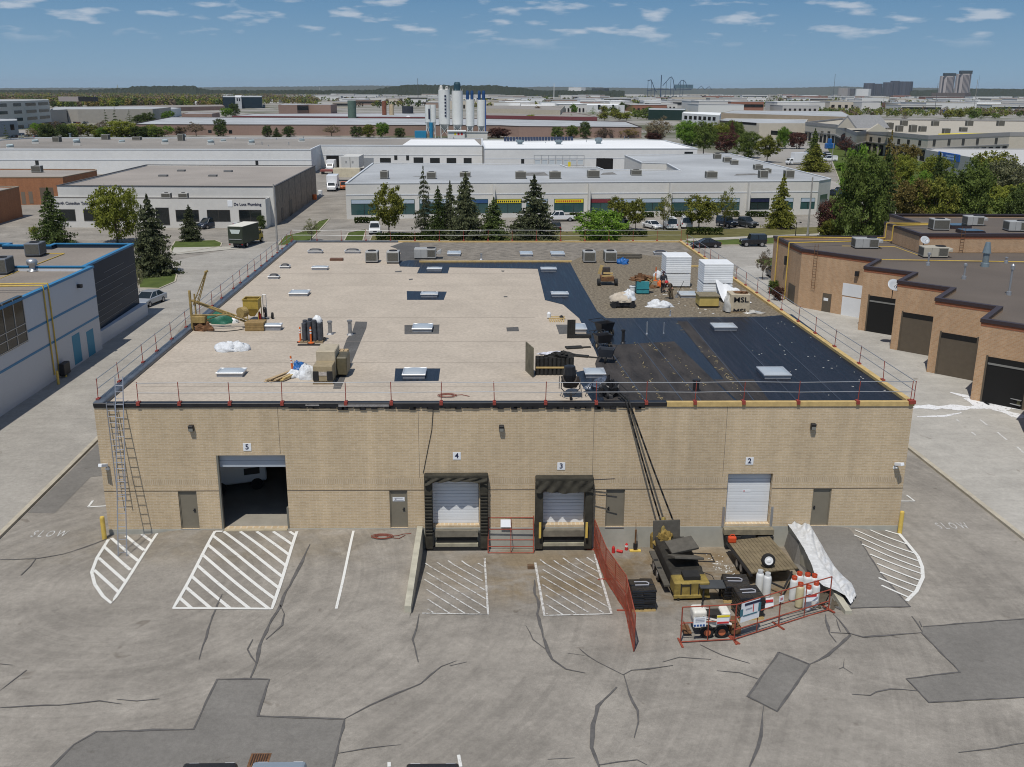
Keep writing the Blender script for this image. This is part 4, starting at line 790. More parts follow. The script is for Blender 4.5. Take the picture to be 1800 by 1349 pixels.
kettle_cart(1062,592,.5,'black tar cart on the dark membrane, farther of two side by side',1.0);kettle_cart(1059,613,.3,'black tar cart on the dark membrane, nearer of two side by side',.95)
kettle_cart(1065,638,-.3,'black cart tipped towards its wheel on the tan edge',.9,mat('grey_black',(.03,.035,.045),r=.5),False)
p=R(1003,702);t=thing('wheelbarrow','black single wheel barrow with open tub by the front railing','wheelbarrow',p)
mb=MB();mb.v+=[(-.3,.1,.6),(.3,.1,.6),(.3,.7,.6),(-.3,.7,.6),(-.48,-.1,1.0),(.48,-.1,1.0),(.48,.95,1.0),(-.48,.95,1.0),(-.25,.15,.66),(.25,.15,.66),(.25,.65,.66),(-.25,.65,.66)];mb.f+=[(3,2,1,0)]+[(a,(a+1)%4,(a+1)%4+4,a+4)for a in range(4)]+[(a+4,(a+1)%4+4,(a+1)%4+8,a+8)for a in range(4)]+[(8,9,10,11)];mb.build('tub',mat('brown_black',(.035,.028,.024),r=.7),t)
MB().lathe((0,1.0,.4),[(.34,0),(.36,.7),(.3,1.15),(.0,1.2)],10).build('kettle',BLACK,t);MB().tube([(-.4,1.0,1.),(-.5,.2,.55),(-.2,-.1,.3),(.2,-.1,.3),(.5,.2,.55),(.4,1.0,1.)],.025).tube([(.55,.9,1.0),(.6,.1,.1)],.022).tube([(-.55,.9,1.0),(-.6,.3,.5)],.022).build('frame',DARK,t);MB().cyl((-.05,-.05,.22),(.05,-.05,.22),.22,n=16).build('wheel',RUB,t)
p=R(1072,700);t=thing('wheelbarrow','black tar spreader heaped with glossy wrap at the front edge','wheelbarrow',p);MB().lump((0,.3,0),.55,.4,.9,12,amt=.35).build('body',BLACK,t);MB().lump((-.3,1.1,.2),.75,.35,.55,13,amt=.4).build('glossy_wrap',mat('glossy_wrap',(.10,.12,.16),r=.15,n=4,amt=.8,b=.8),t);MB().tube([(-.8,.8,.8),(-1.1,.4,.5),(-1.3,.2,.05)],.022).tube([(.6,.6,.6),(1.0,.2,.3)],.022).build('handle',DARK,t);MB().cyl((-.2,-.1,.2),(-.1,-.1,.2),.2,n=14).build('wheel',RUB,t)
# --- gravel side: buggy, covered cart, bins, insulation stacks
p=R(1068,503);t=thing('gravel_buggy','dark gravel buggy with timber offcuts standing on the gravel','buggy',p);MB().box(-.55,.1,.35,.55,1.2,.75).build('tray',RUST,t,bevel=.03);MB().box(-.35,.9,.75,.3,1.25,1.4).build('engine_box',mat('greasy_iron',(.05,.04,.035),r=.7,n=4,amt=.4),t);MB().cbox((-.5,1.1,1.2),.3,.05,.8,.2,0,.3).cbox((0,.3,.8),1.,.12,.1,.4).cbox((.1,.7,.95),.8,.14,.12,-.1).build('offcut',WOOD,t)
for x in(-.85,.6):MB().cyl((x,.2,.3),(x+.25,.2,.3),.3,n=16).build('wheel',RUB,t)
p=R(1096,542);t=thing('covered_cart','low cart under a torn white and tan sheet on the gravel','cart',p);MB().box(-.85,0,.12,.85,1.5,.5).build('deck',BLACK,t);MB().lump((-.05,.8,.45),1.0,.95,.6,15,22,10,.14).build('sheet',mat('tan_dust_sheet',(.45,.39,.31),n=2,amt=.25,b=.4),t,smooth=True);MB().lump((.45,.75,.55),.55,.65,.62,16,18,10,.3).build('white_sheet',BAGW,t,smooth=True);MB().cyl((-.75,-.12,.22),(-.75,.0,.22),.22,n=14).cyl((.6,-.1,.2),(.6,0,.2),.18,n=12).build('wheel',RUB,t)
p=R(1111.5,516);t=thing('bucket','white plastic bucket beside the teal bin on the gravel','bucket',p);MB().lathe((0,0,0),[(.2,0),(.25,.55),(.27,.56),(.27,.6),(.1,.6)],14).build('pail',WHITE,t)
p=R(1119,518);t=thing('skip_bin','teal bin filled with rusty scrap on the gravel','bin',p);TEAL=mat('teal_paint',(.04,.24,.27),r=.6,n=3,amt=.2);MB().prism([(0,0),(1.0,0),(1.0,.9),(0,.9)],.08,1.05).build('bin',TEAL,t,bevel=.02);MB().box(-.03,-.04,.45,1.03,0,.52).build('rib',TEAL,t);MB().lump((.45,.5,1.05),.75,.45,.45,17,amt=.5).build('scrap',RUST,t);MB().cbox((1.0,.5,1.1),.5,.8,.06,.3,0,.6).cbox((1.25,.5,.9),.08,.1,1.2,0,0,.5).build('scrap_timber',WOOD,t)
heap('scrap_heap',1147,507,.6,.3,.22,RUST,44,'small heap of rusty scrap between teal bin and workers','scrap',.5);heap('sack',1160,505,.25,.22,.55,ORG,45,'orange sack beside the standing workers','sack',.25);heap('sack',1160,541,1.0,.55,.42,BAGW,46,'spilled white sack of debris in front of the workers','sack',.35)
p=R(1106,455);t=thing('timber_stack','grey timber baulks stacked behind the blue sheet','lumber',p)
for k in range(4):MB().box(-1.2+.2*(k%2),.15*k,.05+.16*(k//2),1.1+.2*(k%2),.15*k+.13,.2+.16*(k//2)).build('baulk',mat('grey_timber',(.09,.08,.065),n=4,amt=.3),t)
EPS=mat('white_foam_board',(.72,.735,.74),r=.55,n=1.5,amt=.06,b=.15)
for u0,u1,vf,vt,dy,lab in((1169,1213,506,450,1.9,'tall white stack of foam boards on the gravel, farther of two'),(1235,1286,527,463,1.9,'tall white stack of foam boards on the gravel, nearer of two')):
 a,b=R(u0,vf),R(u1,vf);t=thing('foam_board_stack',lab,'insulation stack',a,0,'white foam board stacks');wq=b.x-a.x;h=zat(vt,a.x,a.y+dy*.2)-ZR;dy=2.3;hm=h*.42
 for z0,z1,nm in((.1,hm,'lower_bundle'),(hm+.09,h,'upper_bundle')):
  n=max(4,int((z1-z0)/.16));st=(z1-z0)/n
  o=MB().box(.02,.02,z0,wq-.02,dy-.02,z1).build(nm,EPS,t,bevel=.03)
  mb=MB()
  for k in range(n):mb.box(0,0,z0+k*st+.012,wq,dy,z0+(k+1)*st-.012)
  mb.build('boards',EPS,o,bevel=.02)
 mb=MB()
 for x in(.2,wq/2,wq-.4):mb.box(x,.1,hm+.005,x+.2,dy-.1,hm+.085);mb.box(x,.1,0,x+.2,dy-.1,.095)
 mb.build('bearer',mat('blue_grey_bearer',(.16,.2,.3),n=2,amt=.2),t)
p=R(1200,481);t=None
p=R(1229,542);t=thing('yellow_bin','ochre yellow metal bin with a dusty flat lid on the gravel','bin',p);wq=R(1263,542).x-p.x;mb=MB();mb.prism([(0,0),(wq,0),(wq,1.5),(0,1.5)],.14,.85);mb.build('box',mat('ochre_paint',(.46,.35,.11),r=.6,n=2,amt=.15),t,bevel=.02);MB().box(-.06,-.06,.86,wq+.06,1.56,.95).build('lid',mat('dusty_lid',(.20,.17,.11),n=3,amt=.25),t);MB().box(.08,.05,0,wq-.05,1.4,.13).build('skid',RUB,t)
p=R(1283,551);t=thing('wrapped_pallet','tan pallet load in loose clear wrap printed MSL beside the right roof edge','pallet load',p);wq=R(1318,551).x-p.x;pallet(t,0,0,wq,1.6);MB().box(.02,.02,.14,wq-.02,1.5,1.42).build('load',mat('tan_wrapped_load',(.46,.39,.28),r=.5,n=3,amt=.2,b=.2),t,bevel=.05,seg=2);MB().lump((-.1,.5,.1),.3,.6,1.15,18,amt=.2).build('loose_wrap',mat('hazy_plastic',(.42,.41,.38),r=.3,n=3,amt=.25),t,smooth=True);MB().lump((1.6,.2,0),.8,.4,.16,19,amt=.5).build('torn_wrap',mat('hazy_plastic',(.42,.41,.38)),t,smooth=True)
for z in(.98,.12):text('MSL',.52,mat('black_print',(.012,.012,.014),r=.5),Matrix.Translation((p.x+wq*.52,p.y-.0+.005,ZR+z+.02))@Matrix.Rotation(math.pi/2,4,'X'),t,'print',True,1.25)
MB().lump((.9,.5,1.42),.55,.3,.14,20,amt=.4).build('debris',RUST,t)
mb=MB();a,b,c,d=R(1246,527),R(1256,527),R(1296,530),R(1270,542);p=R(1262,532);t=thing('tarpaulin','white sheet sagging from the nearer foam stack to the gravel','tarpaulin',p)
n=10;mb.v=[]
for j in range(n+1):
 for i in range(n+1):
  x,y=i/n,j/n;px_=a.x+.4+x*2.1+y*.5;py=a.y-.1-y*1.5+jit(.03);pz=ZR+.06+1.55*(1-y)**1.7*(1-.55*x)+.07*math.sin(x*17+y*3);mb.v.append((px_,py,pz))
for j in range(n):
 for i in range(n):q=j*(n+1)+i;mb.f.append((q,q+n+1,q+n+2,q+1))
mb.build('sheet',mat('thin_white_sheet',(.70,.71,.72),r=.5,n=2,amt=.08),t,W=True,smooth=True);MB().lump((R(1289,528).x,R(1289,528).y,ZR+.55),.45,.35,.4,25,amt=.15).build('bunched_end',BAGW,t,W=True,smooth=True)
# --- the two roofers
def person(loc,rz,sk,label,cols,hat,hatm):
 """sk: joints -> position; one skinned body, clothing kept as children"""
 t=thing('person',label,'person',loc,rz)
 def skin(name,verts,edges,rads,m,parent=t,root=0):
  me=bpy.data.meshes.new(name);me.from_pydata(verts,edges,[]);o=bpy.data.objects.new(name,me);COL.objects.link(o);o.parent=parent;me.materials.append(m)
  o.modifiers.new('skin','SKIN');me.skin_vertices[0].data[root].use_root=True
  for k,r in enumerate(rads):me.skin_vertices[0].data[k].radius=(r,r)
  o.modifiers.new('sub','SUBSURF').levels=1;return o
 order=['pelvis','chest','neck','head','top','sl','el','hl','fl','sr','er','hr','fr','kl','al','tl','kr','ar','tr']
 V=[sk[k]for k in order];E_=[(0,1),(1,2),(2,3),(3,4),(1,5),(5,6),(6,7),(7,8),(1,9),(9,10),(10,11),(11,12),(0,13),(13,14),(14,15),(0,16),(16,17),(17,18)]
 RD=[.15,.16,.06,.10,.07,.075,.055,.042,.035,.075,.055,.042,.035,.085,.055,.045,.085,.055,.045]
 body=skin('body',V,E_,RD,cols[0])
 # clothing follows the same joints a little outside the body
 skin('jacket',[sk[k]for k in('pelvis','chest','sl','el','hl','sr','er','hr')],[(0,1),(1,2),(2,3),(3,4),(1,5),(5,6),(6,7)],[.165,.178,.09,.07,.052,.09,.07,.052],cols[1],body)
 skin('trousers',[sk[k]for k in('pelvis','kl','al','kr','ar')],[(0,1),(1,2),(0,3),(3,4)],[.162,.10,.075,.10,.075],cols[2],body)
 for a,b in(('al','tl'),('ar','tr')):skin('boot',[sk[a],sk[b]],[(0,1)],[.065,.055],DARK,body)
 hd=Vector(sk['head']);up=(Vector(sk['top'])-hd).normalized();M=Matrix.Translation(hd)@up.to_track_quat('Z','Y').to_matrix().to_4x4()
 MB().lathe((0,0,.02),[(.165,0),(.17,.015),(.125,.03),(.12,.08),(.09,.13),(.03,.15)],14,M).build(hat,hatm,body,smooth=True)
 for s in(-1,1):
  h,f=(Vector(sk['hl']),Vector(sk['fl']))if s<0 else(Vector(sk['hr']),Vector(sk['fr']));d=(f-h).normalized();sd_=d.cross(Vector((0,0,1)));sd_=sd_.normalized()if sd_.length>.01 else Vector((1,0,0));vs,es,rs=[],[],[]
  for k in range(4):
   b0=f+sd_*(.018*(k-1.5));i=len(vs);vs+=[tuple(b0-d*.02),tuple(b0+d*(.035+.006*(k in(1,2)))),tuple(b0+d*.05+Vector((0,0,-.03)))];es+=[(i,i+1),(i+1,i+2)];rs+=[.010,.009,.007]
  i=len(vs);vs+=[tuple(h+d*.03-sd_*.03),tuple(h+d*.06-sd_*.05+Vector((0,0,-.01))),tuple(h+d*.09-sd_*.045+Vector((0,0,-.02)))];es+=[(i,i+1),(i+1,i+2)];rs+=[.011,.010,.008]
  skin('fingers',vs,es,rs,cols[0],body)
  # nose and ears so that the head reads as a face
 fw=Vector(sk['face']).normalized();c=hd+up*.0;q=fw.to_track_quat('Y','Z').to_matrix().to_4x4();F=Matrix.Translation(c)@q
 MB().lump((0,.10,-.02),.02,.03,.035,1,8,5,.05,False).build('nose',cols[0],body,smooth=True);body_c=body.children if False else None
 mb=MB();mb.cbox((-.035,.098,.015),.022,.01,.012).cbox((.035,.098,.015),.022,.01,.012);[setattr(mb,'v',[tuple(F@Vector(v))for v in mb.v])];mb.build('eyes',DARK,body)
 return t
SKN=mat('skin',(.42,.24,.16),r=.6);p=R(1166,516)
person((p.x,p.y+.3,ZR),rad(15),dict(pelvis=(0,0,.95),chest=(0,.03,1.32),neck=(0,.02,1.5),head=(0,-.02,1.62),top=(0,-.01,1.76),sl=(-.2,0,1.42),el=(-.28,-.05,1.14),hl=(-.2,-.25,.98),fl=(-.17,-.32,.96),sr=(.2,0,1.42),er=(.29,-.03,1.15),hr=(.22,-.22,.97),fr=(.19,-.29,.95),kl=(-.11,-.03,.5),al=(-.12,.02,.09),tl=(-.13,-.14,.05),kr=(.11,-.03,.5),ar=(.12,.02,.09),tr=(.13,-.14,.05),face=(0,-1,-.2)),'person standing in dark grey work clothes and cap beside the farther foam stack',(SKN,mat('dark_grey_jacket',(.035,.035,.045),r=.9),mat('dark_trousers',(.03,.03,.035),r=.9)),'cap',mat('dark_cap',(.04,.02,.03),r=.8))
p=R(1178,526)
person((p.x,p.y,ZR),rad(-60),dict(pelvis=(0,.12,.93),chest=(0,-.20,1.22),neck=(0,-.34,1.32),head=(0,-.45,1.38),top=(0,-.52,1.50),sl=(-.2,-.22,1.26),el=(-.26,-.35,1.0),hl=(-.18,-.5,.82),fl=(-.15,-.56,.78),sr=(.2,-.22,1.26),er=(.27,-.3,.98),hr=(.2,-.48,.8),fr=(.17,-.54,.76),kl=(-.14,-.02,.5),al=(-.15,.12,.09),tl=(-.16,-.04,.05),kr=(.14,0,.5),ar=(.16,.14,.09),tr=(.17,-.02,.05),face=(0,-.7,-.7)),'person stooping forward in a red hard hat and brown work clothes',(SKN,mat('brown_work_jacket',(.07,.05,.035),r=.9),mat('khaki_trousers',(.12,.09,.055),r=.9)),'hard_hat',mat('red_hard_hat',(.50,.03,.03),r=.35))
p=R(1190,524);t=thing('shovel','long handled shovel held upright behind the stooping roofer','shovel',p);MB().cyl((0,0,.25),(.5,.1,1.35),.02,n=6).build('handle',DARK,t);MB().cbox((-.03,0,.14),.22,.03,.28,0,0,.4).build('blade',STEEL,t)
p=R(1153,497);t=thing('delineator_post','orange delineator post leaning near the foam boards behind the workers','post',(p.x+.1,p.y+.8,ZR),0,'orange delineator posts on the roof');MB().lathe((0,0,0),[(.2,0),(.2,.05),(.07,.08),(.05,1.2)],12).build('post',ORG,t);MB().lathe((0,0,.7),[(.062,0),(.062,.12)],12).build('reflective_band',WHITE,t)
heap('sack',1157,488,.4,.3,.55,BAGW,48,'white sack standing by the left edge of the farther foam stack','sack',.2)
# ================================================================== VEHICLES (built once per kind) AND THE FRONT YARD
def paint(name,c,r=.28,m=.0):return mat('car_paint_'+name,c,r=r,m=m,spec=.6)
PW,PB,PS,PDB,PG=paint('white',(.70,.71,.72)),paint('black',(.012,.012,.014)),paint('silver',(.42,.44,.46),.3,.4),paint('navy',(.014,.024,.045)),paint('charcoal',(.05,.055,.06),.3,.3)
GLS=mat('car_glass',(.015,.02,.022),r=.06,spec=.7);TYRE=mat('tyre_rubber',(.018,.018,.018),r=.9);RIM=mat('alloy_rim',(.40,.40,.41),r=.35,m=.7);HEADL=mat('headlamp',(.55,.56,.58),r=.1);TAILL=mat('tail_lamp',(.30,.012,.01),r=.25)
SPEC={'sedan':(4.7,1.82,[(-2.35,.28),(-2.35,.6),(-2.2,.72),(-1.1,.9),(1.65,.95),(2.3,.95),(2.36,.6),(2.34,.28)],-1.15,1.95,-.3,1.15,.9,1.43,.32,1.4),'suv':(4.7,1.9,[(-2.35,.34),(-2.35,.75),(-2.2,.92),(-1.2,1.05),(2.25,1.08),(2.34,.7),(2.32,.34)],-1.2,2.28,-.55,1.95,1.03,1.72,.36,1.42),'jeep':(3.95,1.85,[(-1.95,.45),(-1.95,1.05),(-.75,1.15),(1.93,1.15),(1.93,.45)],-.72,1.92,-.5,1.88,1.12,1.84,.41,1.22),'pickup':(5.6,1.95,[(-2.8,.42),(-2.8,.9),(-2.6,1.02),(-1.5,1.12),(2.78,1.12),(2.8,.42)],-1.5,.75,-.9,.55,1.1,1.8,.39,1.75),'van':(5.2,1.95,[(-2.6,.34),(-2.6,.8),(-2.3,1.05),(-1.75,1.15),(2.55,1.2),(2.6,.34)],-1.75,2.57,-1.0,2.45,1.12,1.98,.35,1.55),'coupe':(4.5,1.82,[(-2.25,.26),(-2.25,.55),(-2.1,.7),(-.95,.86),(1.7,.92),(2.22,.86),(2.26,.5),(2.24,.26)],-1.0,1.75,-.15,.85,.87,1.33,.33,1.33)}
def car(kind,pm,loc,rz,label,name='car',cat='car',group=None,solid_back=False):
 Ln,W,prof,b0,b1,t0,t1,zb,zt,wr,ax=SPEC[kind];t=thing(name,label,cat,loc,rz,group)
 M=Matrix(((0,0,1,0),(1,0,0,0),(0,1,0,0),(0,0,0,1)))
 MB().prism(prof,-W/2,W/2,M).build('body',pm,t,bevel=.09,seg=2)
 wb,wt=W*.45,W*.37
 B_=[(-wb,b0,zb),(wb,b0,zb),(wb,b1,zb),(-wb,b1,zb)];T=[(-wt,t0,zt),(wt,t0,zt),(wt,t1,zt),(-wt,t1,zt)]
 mb=MB();mb.v=B_+T;mb.f=[(3,2,1,0),(4,5,6,7),(0,1,5,4),(1,2,6,5),(2,3,7,6),(3,0,4,7)];mb.build('windows',GLS,t)
 mb=MB();mb.prism([(-wt,t0),(wt,t0),(wt,t1),(-wt,t1)],zt-.02,zt+.05);mb.build('roof',pm,t,bevel=.04,seg=2)
 pl=MB()
 for a,b in zip(B_,T):pl.cyl(a,b,.045,.04,5)
 for s in(-1,1):f=.42;pl.cyl((s*wb,b0+(b1-b0)*f+.2,zb),(s*wt,t0+(t1-t0)*f+.1,zt),.05,n=5)
 if solid_back:pl.box(-wb-.01,.4,zb,-wb+.02,b1,zt-.1).box(wb-.02,.4,zb,wb+.01,b1,zt-.1)
 pl.build('pillars',pm,t)
 if kind=='pickup':MB().box(-W/2+.12,.85,.8,W/2-.12,2.65,1.125).build('bed',DARK,t)
 for y in(-ax,ax):
  for s in(-1,1):
   o=MB().cyl((s*(W/2-.2),y,wr),(s*(W/2+.015),y,wr),wr,n=18).build('wheel',TYRE,t);MB().cyl((s*(W/2),y,wr),(s*(W/2+.022),y,wr),wr*.62,n=12).build('rim',RIM,o)
 zl=prof[1][1]-.02
 for s in(-1,1):
  MB().cbox((s*(W/2-.3),-Ln/2-.002,zl-.04),.36,.06,.14).build('headlight',HEADL,t,bevel=.02);MB().cbox((s*(W/2-.16),Ln/2-.01,zb-.16),.2,.06,.2).build('tail_light',TAILL,t,bevel=.02)
 MB().cbox((0,-Ln/2-.006,zl-.12),.7,.04,.16).build('grille',DARK,t);MB().cbox((0,Ln/2+.0,zb-.3),.5,.03,.12).build('number_plate',WHITE,t)
 return t
def face_yaw(d):return math.atan2(d.x,-d.y)
def truck(loc,rz,label,bm,cm,Lb=5.2,H=3.1,W=2.3,name='box_truck',cat='truck',group=None,bz=.75):
 """cab towards -y, box behind"""
 t=thing(name,label,cat,loc,rz,group);MB().box(-W/2,0,bz,W/2,Lb,H).build('cargo_box',bm,t,bevel=.04)
 MB().box(-.45,-1.6,.45,.45,Lb-.1,bz-.01).build('chassis',DARK,t)
 M=Matrix(((0,0,1,0),(1,0,0,0),(0,1,0,0),(0,0,0,1)));MB().prism([(-2.0,.45),(-2.0,1.1),(-1.75,1.35),(-1.25,2.1),(-.05,2.15),(-.05,.45)],-.98,.98,M).build('cab',cm,t,bevel=.08,seg=2)
 mb=MB();mb.face([(-.85,-1.74,1.40),(.85,-1.74,1.40),(.78,-1.30,2.05),(-.78,-1.30,2.05)]);mb.v=[(x,y-.02,z)for x,y,z in mb.v];mb.build('windscreen',GLS,t)
 for s in(-1,1):MB().cbox((s*.985,-.75,1.68),.02,.7,.5).build('side_window',GLS,t);MB().cbox((s*1.2,-1.35,1.6),.12,.1,.4).build('mirror',DARK,t);MB().cbox((s*.7,-2.0,.85),.3,.06,.18).build('headlight',HEADL,t)
 for y in(-1.3,Lb*.72):
  for s in(-1,1):o=MB().cyl((s*.75,y,.42),(s*1.05,y,.42),.42,n=18).build('wheel',TYRE,t);MB().cyl((s*1.05,y,.42),(s*1.065,y,.42),.24,n=12).build('rim',RIM,o)
 MB().box(-W/2+.05,Lb,bz+.08,W/2-.05,Lb+.03,H-.1).build('rear_door',bm,t)
 for s in(-1,1):MB().cbox((s*(W/2-.2),Lb+.0,bz-.12),.22,.06,.14).build('tail_light',TAILL,t)
 return t
 # ---------------------------------------------------------------- ladders
def ladder(foot,top,wd,label,n,m,grp=None):
 t=thing('ladder',label,'ladder',foot,0,grp);d=Vector(top)-Vector(foot)
 for s in(-1,1):MB().cyl((s*wd/2,0,0),d+Vector((s*wd/2*.9,0,0)),.028,n=6).build('rail',m,t)
 for k in range(n):f=(k+.6)/n;q=d*f;MB().cyl(q+Vector((-wd/2,0,0)),q+Vector((wd/2,0,0)),.016,n=6).build('rung',m,t)
 return t
ALU=mat('ladder_aluminium',(.42,.43,.46),r=.35,m=.7)
f=G(215.5,978);ed=plane_hit(211.5,711,FL,FR);e=Vector((ed[0],-.1,ZC+.05));d=(e-f).normalized();top=f+d*((e-f).length+1.35)
ladder(f,top,.44,'tall aluminium ladder from the hatched ground to above the roof edge',28,ALU,'ladders at the left corner')
s0,z0=plane_hit(215,879,(0,-.35),(1,-.35));s1,z1=plane_hit(193.5,708,(0,-.1),(1,-.1))
ladder(Vector((s0,-.35,z0)),Vector((s1,-.1,z1)),.44,'shorter aluminium ladder hung high on the brick behind the tall one',17,ALU,'ladders at the left corner')
# ---------------------------------------------------------------- fences
def bar_panel(a,b,h,label,m,rows=(.02,.3,1.0),mid=True,lean=0,name='fence_panel',net=None,grp=None,foot=True):
 a,b=Vector(a),Vector(b);L_=(b-a).to_2d().length;rz=math.atan2(b.y-a.y,b.x-a.x);t=thing(name,label,'fence',a,rz,grp);dz=b.z-a.z
 P=lambda s,z:Vector((s,lean*z/h,z+dz*s/L_+.03))
 for s in(0,L_):MB().cyl(P(s,0),P(s,h),.03,n=7).build('post',m,t)
 if mid:MB().cyl(P(L_/2,0),P(L_/2,h),.022,n=6).build('post',m,t)
 for z in rows:MB().cyl(P(0,z*h),P(L_,z*h),.028,n=6).build('bar',m,t)
 if foot:
  for s in(0,L_):MB().cbox((s,0,.02),.09,.75,.05).build('foot',m,t)
 if net:
  mb=MB();n=int(L_/.085);k=int(h/.085);w_=.020
  for i in range(n+1):p,q=P(L_*i/n,.03),P(L_*i/n,h);mb.face([p-Vector((w_,0,0)),p+Vector((w_,0,0)),q+Vector((w_,0,0)),q-Vector((w_,0,0))])
  for j in range(k+1):
   z=h*j/k;pts=[P(L_*i/12,z)+Vector((0,.03*math.sin(i*1.3+j*.2),-.02*math.sin(i*.9)))for i in range(13)]
   for p,q in zip(pts,pts[1:]):mb.face([p-Vector((0,0,w_)),q-Vector((0,0,w_)),q+Vector((0,0,w_)),p+Vector((0,0,w_))])
  mb.build('netting',net,t)
 return t
REDF=mat('rusty_red_steel',(.27,.06,.035),r=.7,n=4,amt=.3);NET=mat('orange_netting',(.50,.09,.035),r=.7)
bp=[G(1044,967),G(1063.5,1019),G(1098.5,1074),G(1114,1146)]
for k,lab in enumerate(('orange netted fence panel nearest the dock, against the canopy','orange netted fence panel in the middle of the netted run','orange netted fence panel nearest the open lot')):bar_panel(bp[k],bp[k+1],1.75,lab,REDF,(.02,.5,1),True,0,net=NET,grp='orange netted fence panels')
s0,z0=plane_hit(862,911,(0,-.3),(1,-.3));s1,z1=plane_hit(936,911,(0,-.3),(1,-.3));fa,fb=G(858,973),G(938,973)
t=bar_panel(Vector((fa.x,fa.y,gz(fa.x,fa.y))),Vector((fb.x,fb.y,gz(fb.x,fb.y))),1.95,'rusty red barrier panel leaning between the two dock seals',REDF,(.0,.16,.33,.6,.9,1),True,.75,foot=False)
MB().cbox((.95,.56,1.5),.56,.02,.42,0,-.4).build('notice',SIGNW,t)
fp=[G(1196,1131),G(1290,1126),G(1368,1101),G(1456,1074)]
fps=[bar_panel(fp[k],fp[k+1],1.72,lab,REDF,(.02,.28,.62,1)if k else(.02,.55,1),True,0,grp='rusty red fence panels in front of the kettle yard')for k,lab in enumerate(('rusty red fence panel in front of the white mini loader','rusty red fence panel carrying the large white banner','rusty red fence panel in front of the gas cylinders'))]
def on_panel(k,f,z,w_,h,m,nm,d=-.05):t=fps[k];L_=(fp[k+1]-fp[k]).to_2d().length;dz=(fp[k+1].z-fp[k].z)*f;return MB().cbox((L_*f,d,z+dz),w_,.012,h).build(nm,m,t)
SBLUE,SRED,SYEL=mat('sign_blue',(.02,.08,.26),r=.5),MATS['sign_red'],mat('sign_yellow',(.72,.58,.03),r=.5)
on_panel(0,.33,1.02,.56,.46,SIGNW,'notice');[on_panel(0,.24+.055*i,.86,.09,.09,SBLUE,'pictogram',-.065)for i in range(4)];[on_panel(0,.33,1.19-.07*i,.40,.02,mat('sign_grey',(.35,.35,.38)),'print',-.065)for i in range(3)]
on_panel(0,.76,1.08,.56,.44,SIGNW,'notice');on_panel(0,.76,1.25,.56,.1,SYEL,'yellow_band',-.065);on_panel(0,.76,.94,.52,.09,SRED,'red_band',-.065)
on_panel(1,.30,1.28,1.05,.92,SIGNW,'banner');on_panel(1,.34,1.65,.9,.11,NAVY,'banner_header',-.065);on_panel(1,.10,1.3,.16,.34,mat('banner_teal',(.05,.15,.19)),'banner_image',-.065);on_panel(1,.5,1.35,.14,.4,mat('banner_teal',(.05,.15,.19)),'banner_image',-.065);on_panel(1,.36,1.38,.04,.36,SRED,'banner_mark',-.065);on_panel(1,.30,1.12,.8,.05,mat('banner_teal',(.05,.15,.19)),'banner_text',-.066);on_panel(1,.26,1.42,.36,.05,mat('sign_grey',(.35,.35,.38)),'banner_text',-.067)
on_panel(1,.985,1.42,.26,.3,SIGNW,'notice',-.08);on_panel(1,.985,1.42,.14,.12,mat('sign_pink',(.5,.2,.2)),'print',-.09)
# ---------------------------------------------------------------- tar kettle
A_,B_=G(1168,978),G(1216,1056);d=(B_-A_).normalized();yaw=face_yaw(d);t=thing('tar_kettle','grimy yellow and black tar kettle trailer with open lids below the two hoses','kettle',((A_+B_)/2),yaw);KY=mat('grimy_kettle_yellow',(.25,.185,.05),r=.7,n=3,amt=.4,n2=1.4,amt2=.4);KB=mat('tar_crusted_black',(.028,.026,.022),r=.75,n=4,amt=.5);KD=mat('dusty_steel_lid',(.085,.078,.065),r=.75,n=3,amt=.3)
L_=(B_-A_).length;y0=-L_/2
MB().box(-.85,y0+.1,.55,.85,y0+1.0,1.22).build('front_tank',KY,t,bevel=.04)
for x in(-.55,-.1,.3):MB().box(x,y0+.06,.62,x+.05,y0+.1,1.18).build('rib',KB,t)
MB().box(-.5,y0+.075,1.05,-.1,y0+.098,1.14).build('plate_mark',KB,t)
MB().box(-.88,y0+.0,.45,.88,y0+.12,.62).build('bumper',KY,t,bevel=.02)
MB().box(-.8,y0+1.01,.5,.8,L_/2-.9,1.25).build('vat',KB,t,bevel=.06)
MB().box(-.35,y0+.35,1.225,.45,y0+1.0,1.42).build('fill_hatch',RUB,t)
MB().cbox((.1,y0+2.0,1.62),1.5,1.1,.12,.1,-.35,.12).build('lid',KD,t,bevel=.02);MB().cbox((.15,y0+3.1,1.72),1.45,.95,.14,.2,.25,-.1).build('lid',KD,t,bevel=.02)
MB().cbox((-.1,L_/2-.6,1.25),1.45,.08,1.5,.05,-.15).build('raised_door',KD,t,bevel=.02)
MB().lump((-.3,L_/2-1.1,.9),.5,.45,.6,6,amt=.4).build('pump',mat('burnt_yellow',(.22,.15,.04),n=4,amt=.4),t);MB().cyl((-.35,L_/2-.8,1.3),(-.2,L_/2-.2,2.0),.11,n=10).build('pump_elbow',KY,t);MB().lathe((-.6,L_/2-.4,.4),[(.3,0),(.32,.7),(.2,.85)],12).build('burner',mat('burnt_yellow',(.22,.15,.04),n=4,amt=.4),t)
MB().box(-1.15,y0+.9,.62,-.86,L_/2-1.4,.7).build('fender',KD,t)
for s in(-1,1):
 for y in(-.3,.55):o=MB().cyl((s*.9,y,.36),(s*1.12,y,.36),.36,n=18).build('wheel',TYRE,t);MB().cyl((s*1.12,y,.36),(s*1.135,y,.36),.2,n=12).build('rim',RIM,o)
MB().box(-.7,y0-.0,.35,-.6,L_/2,.5).build('chassis_rail',KB,t);MB().box(.6,y0,.35,.7,L_/2,.5).build('chassis_rail',KB,t)
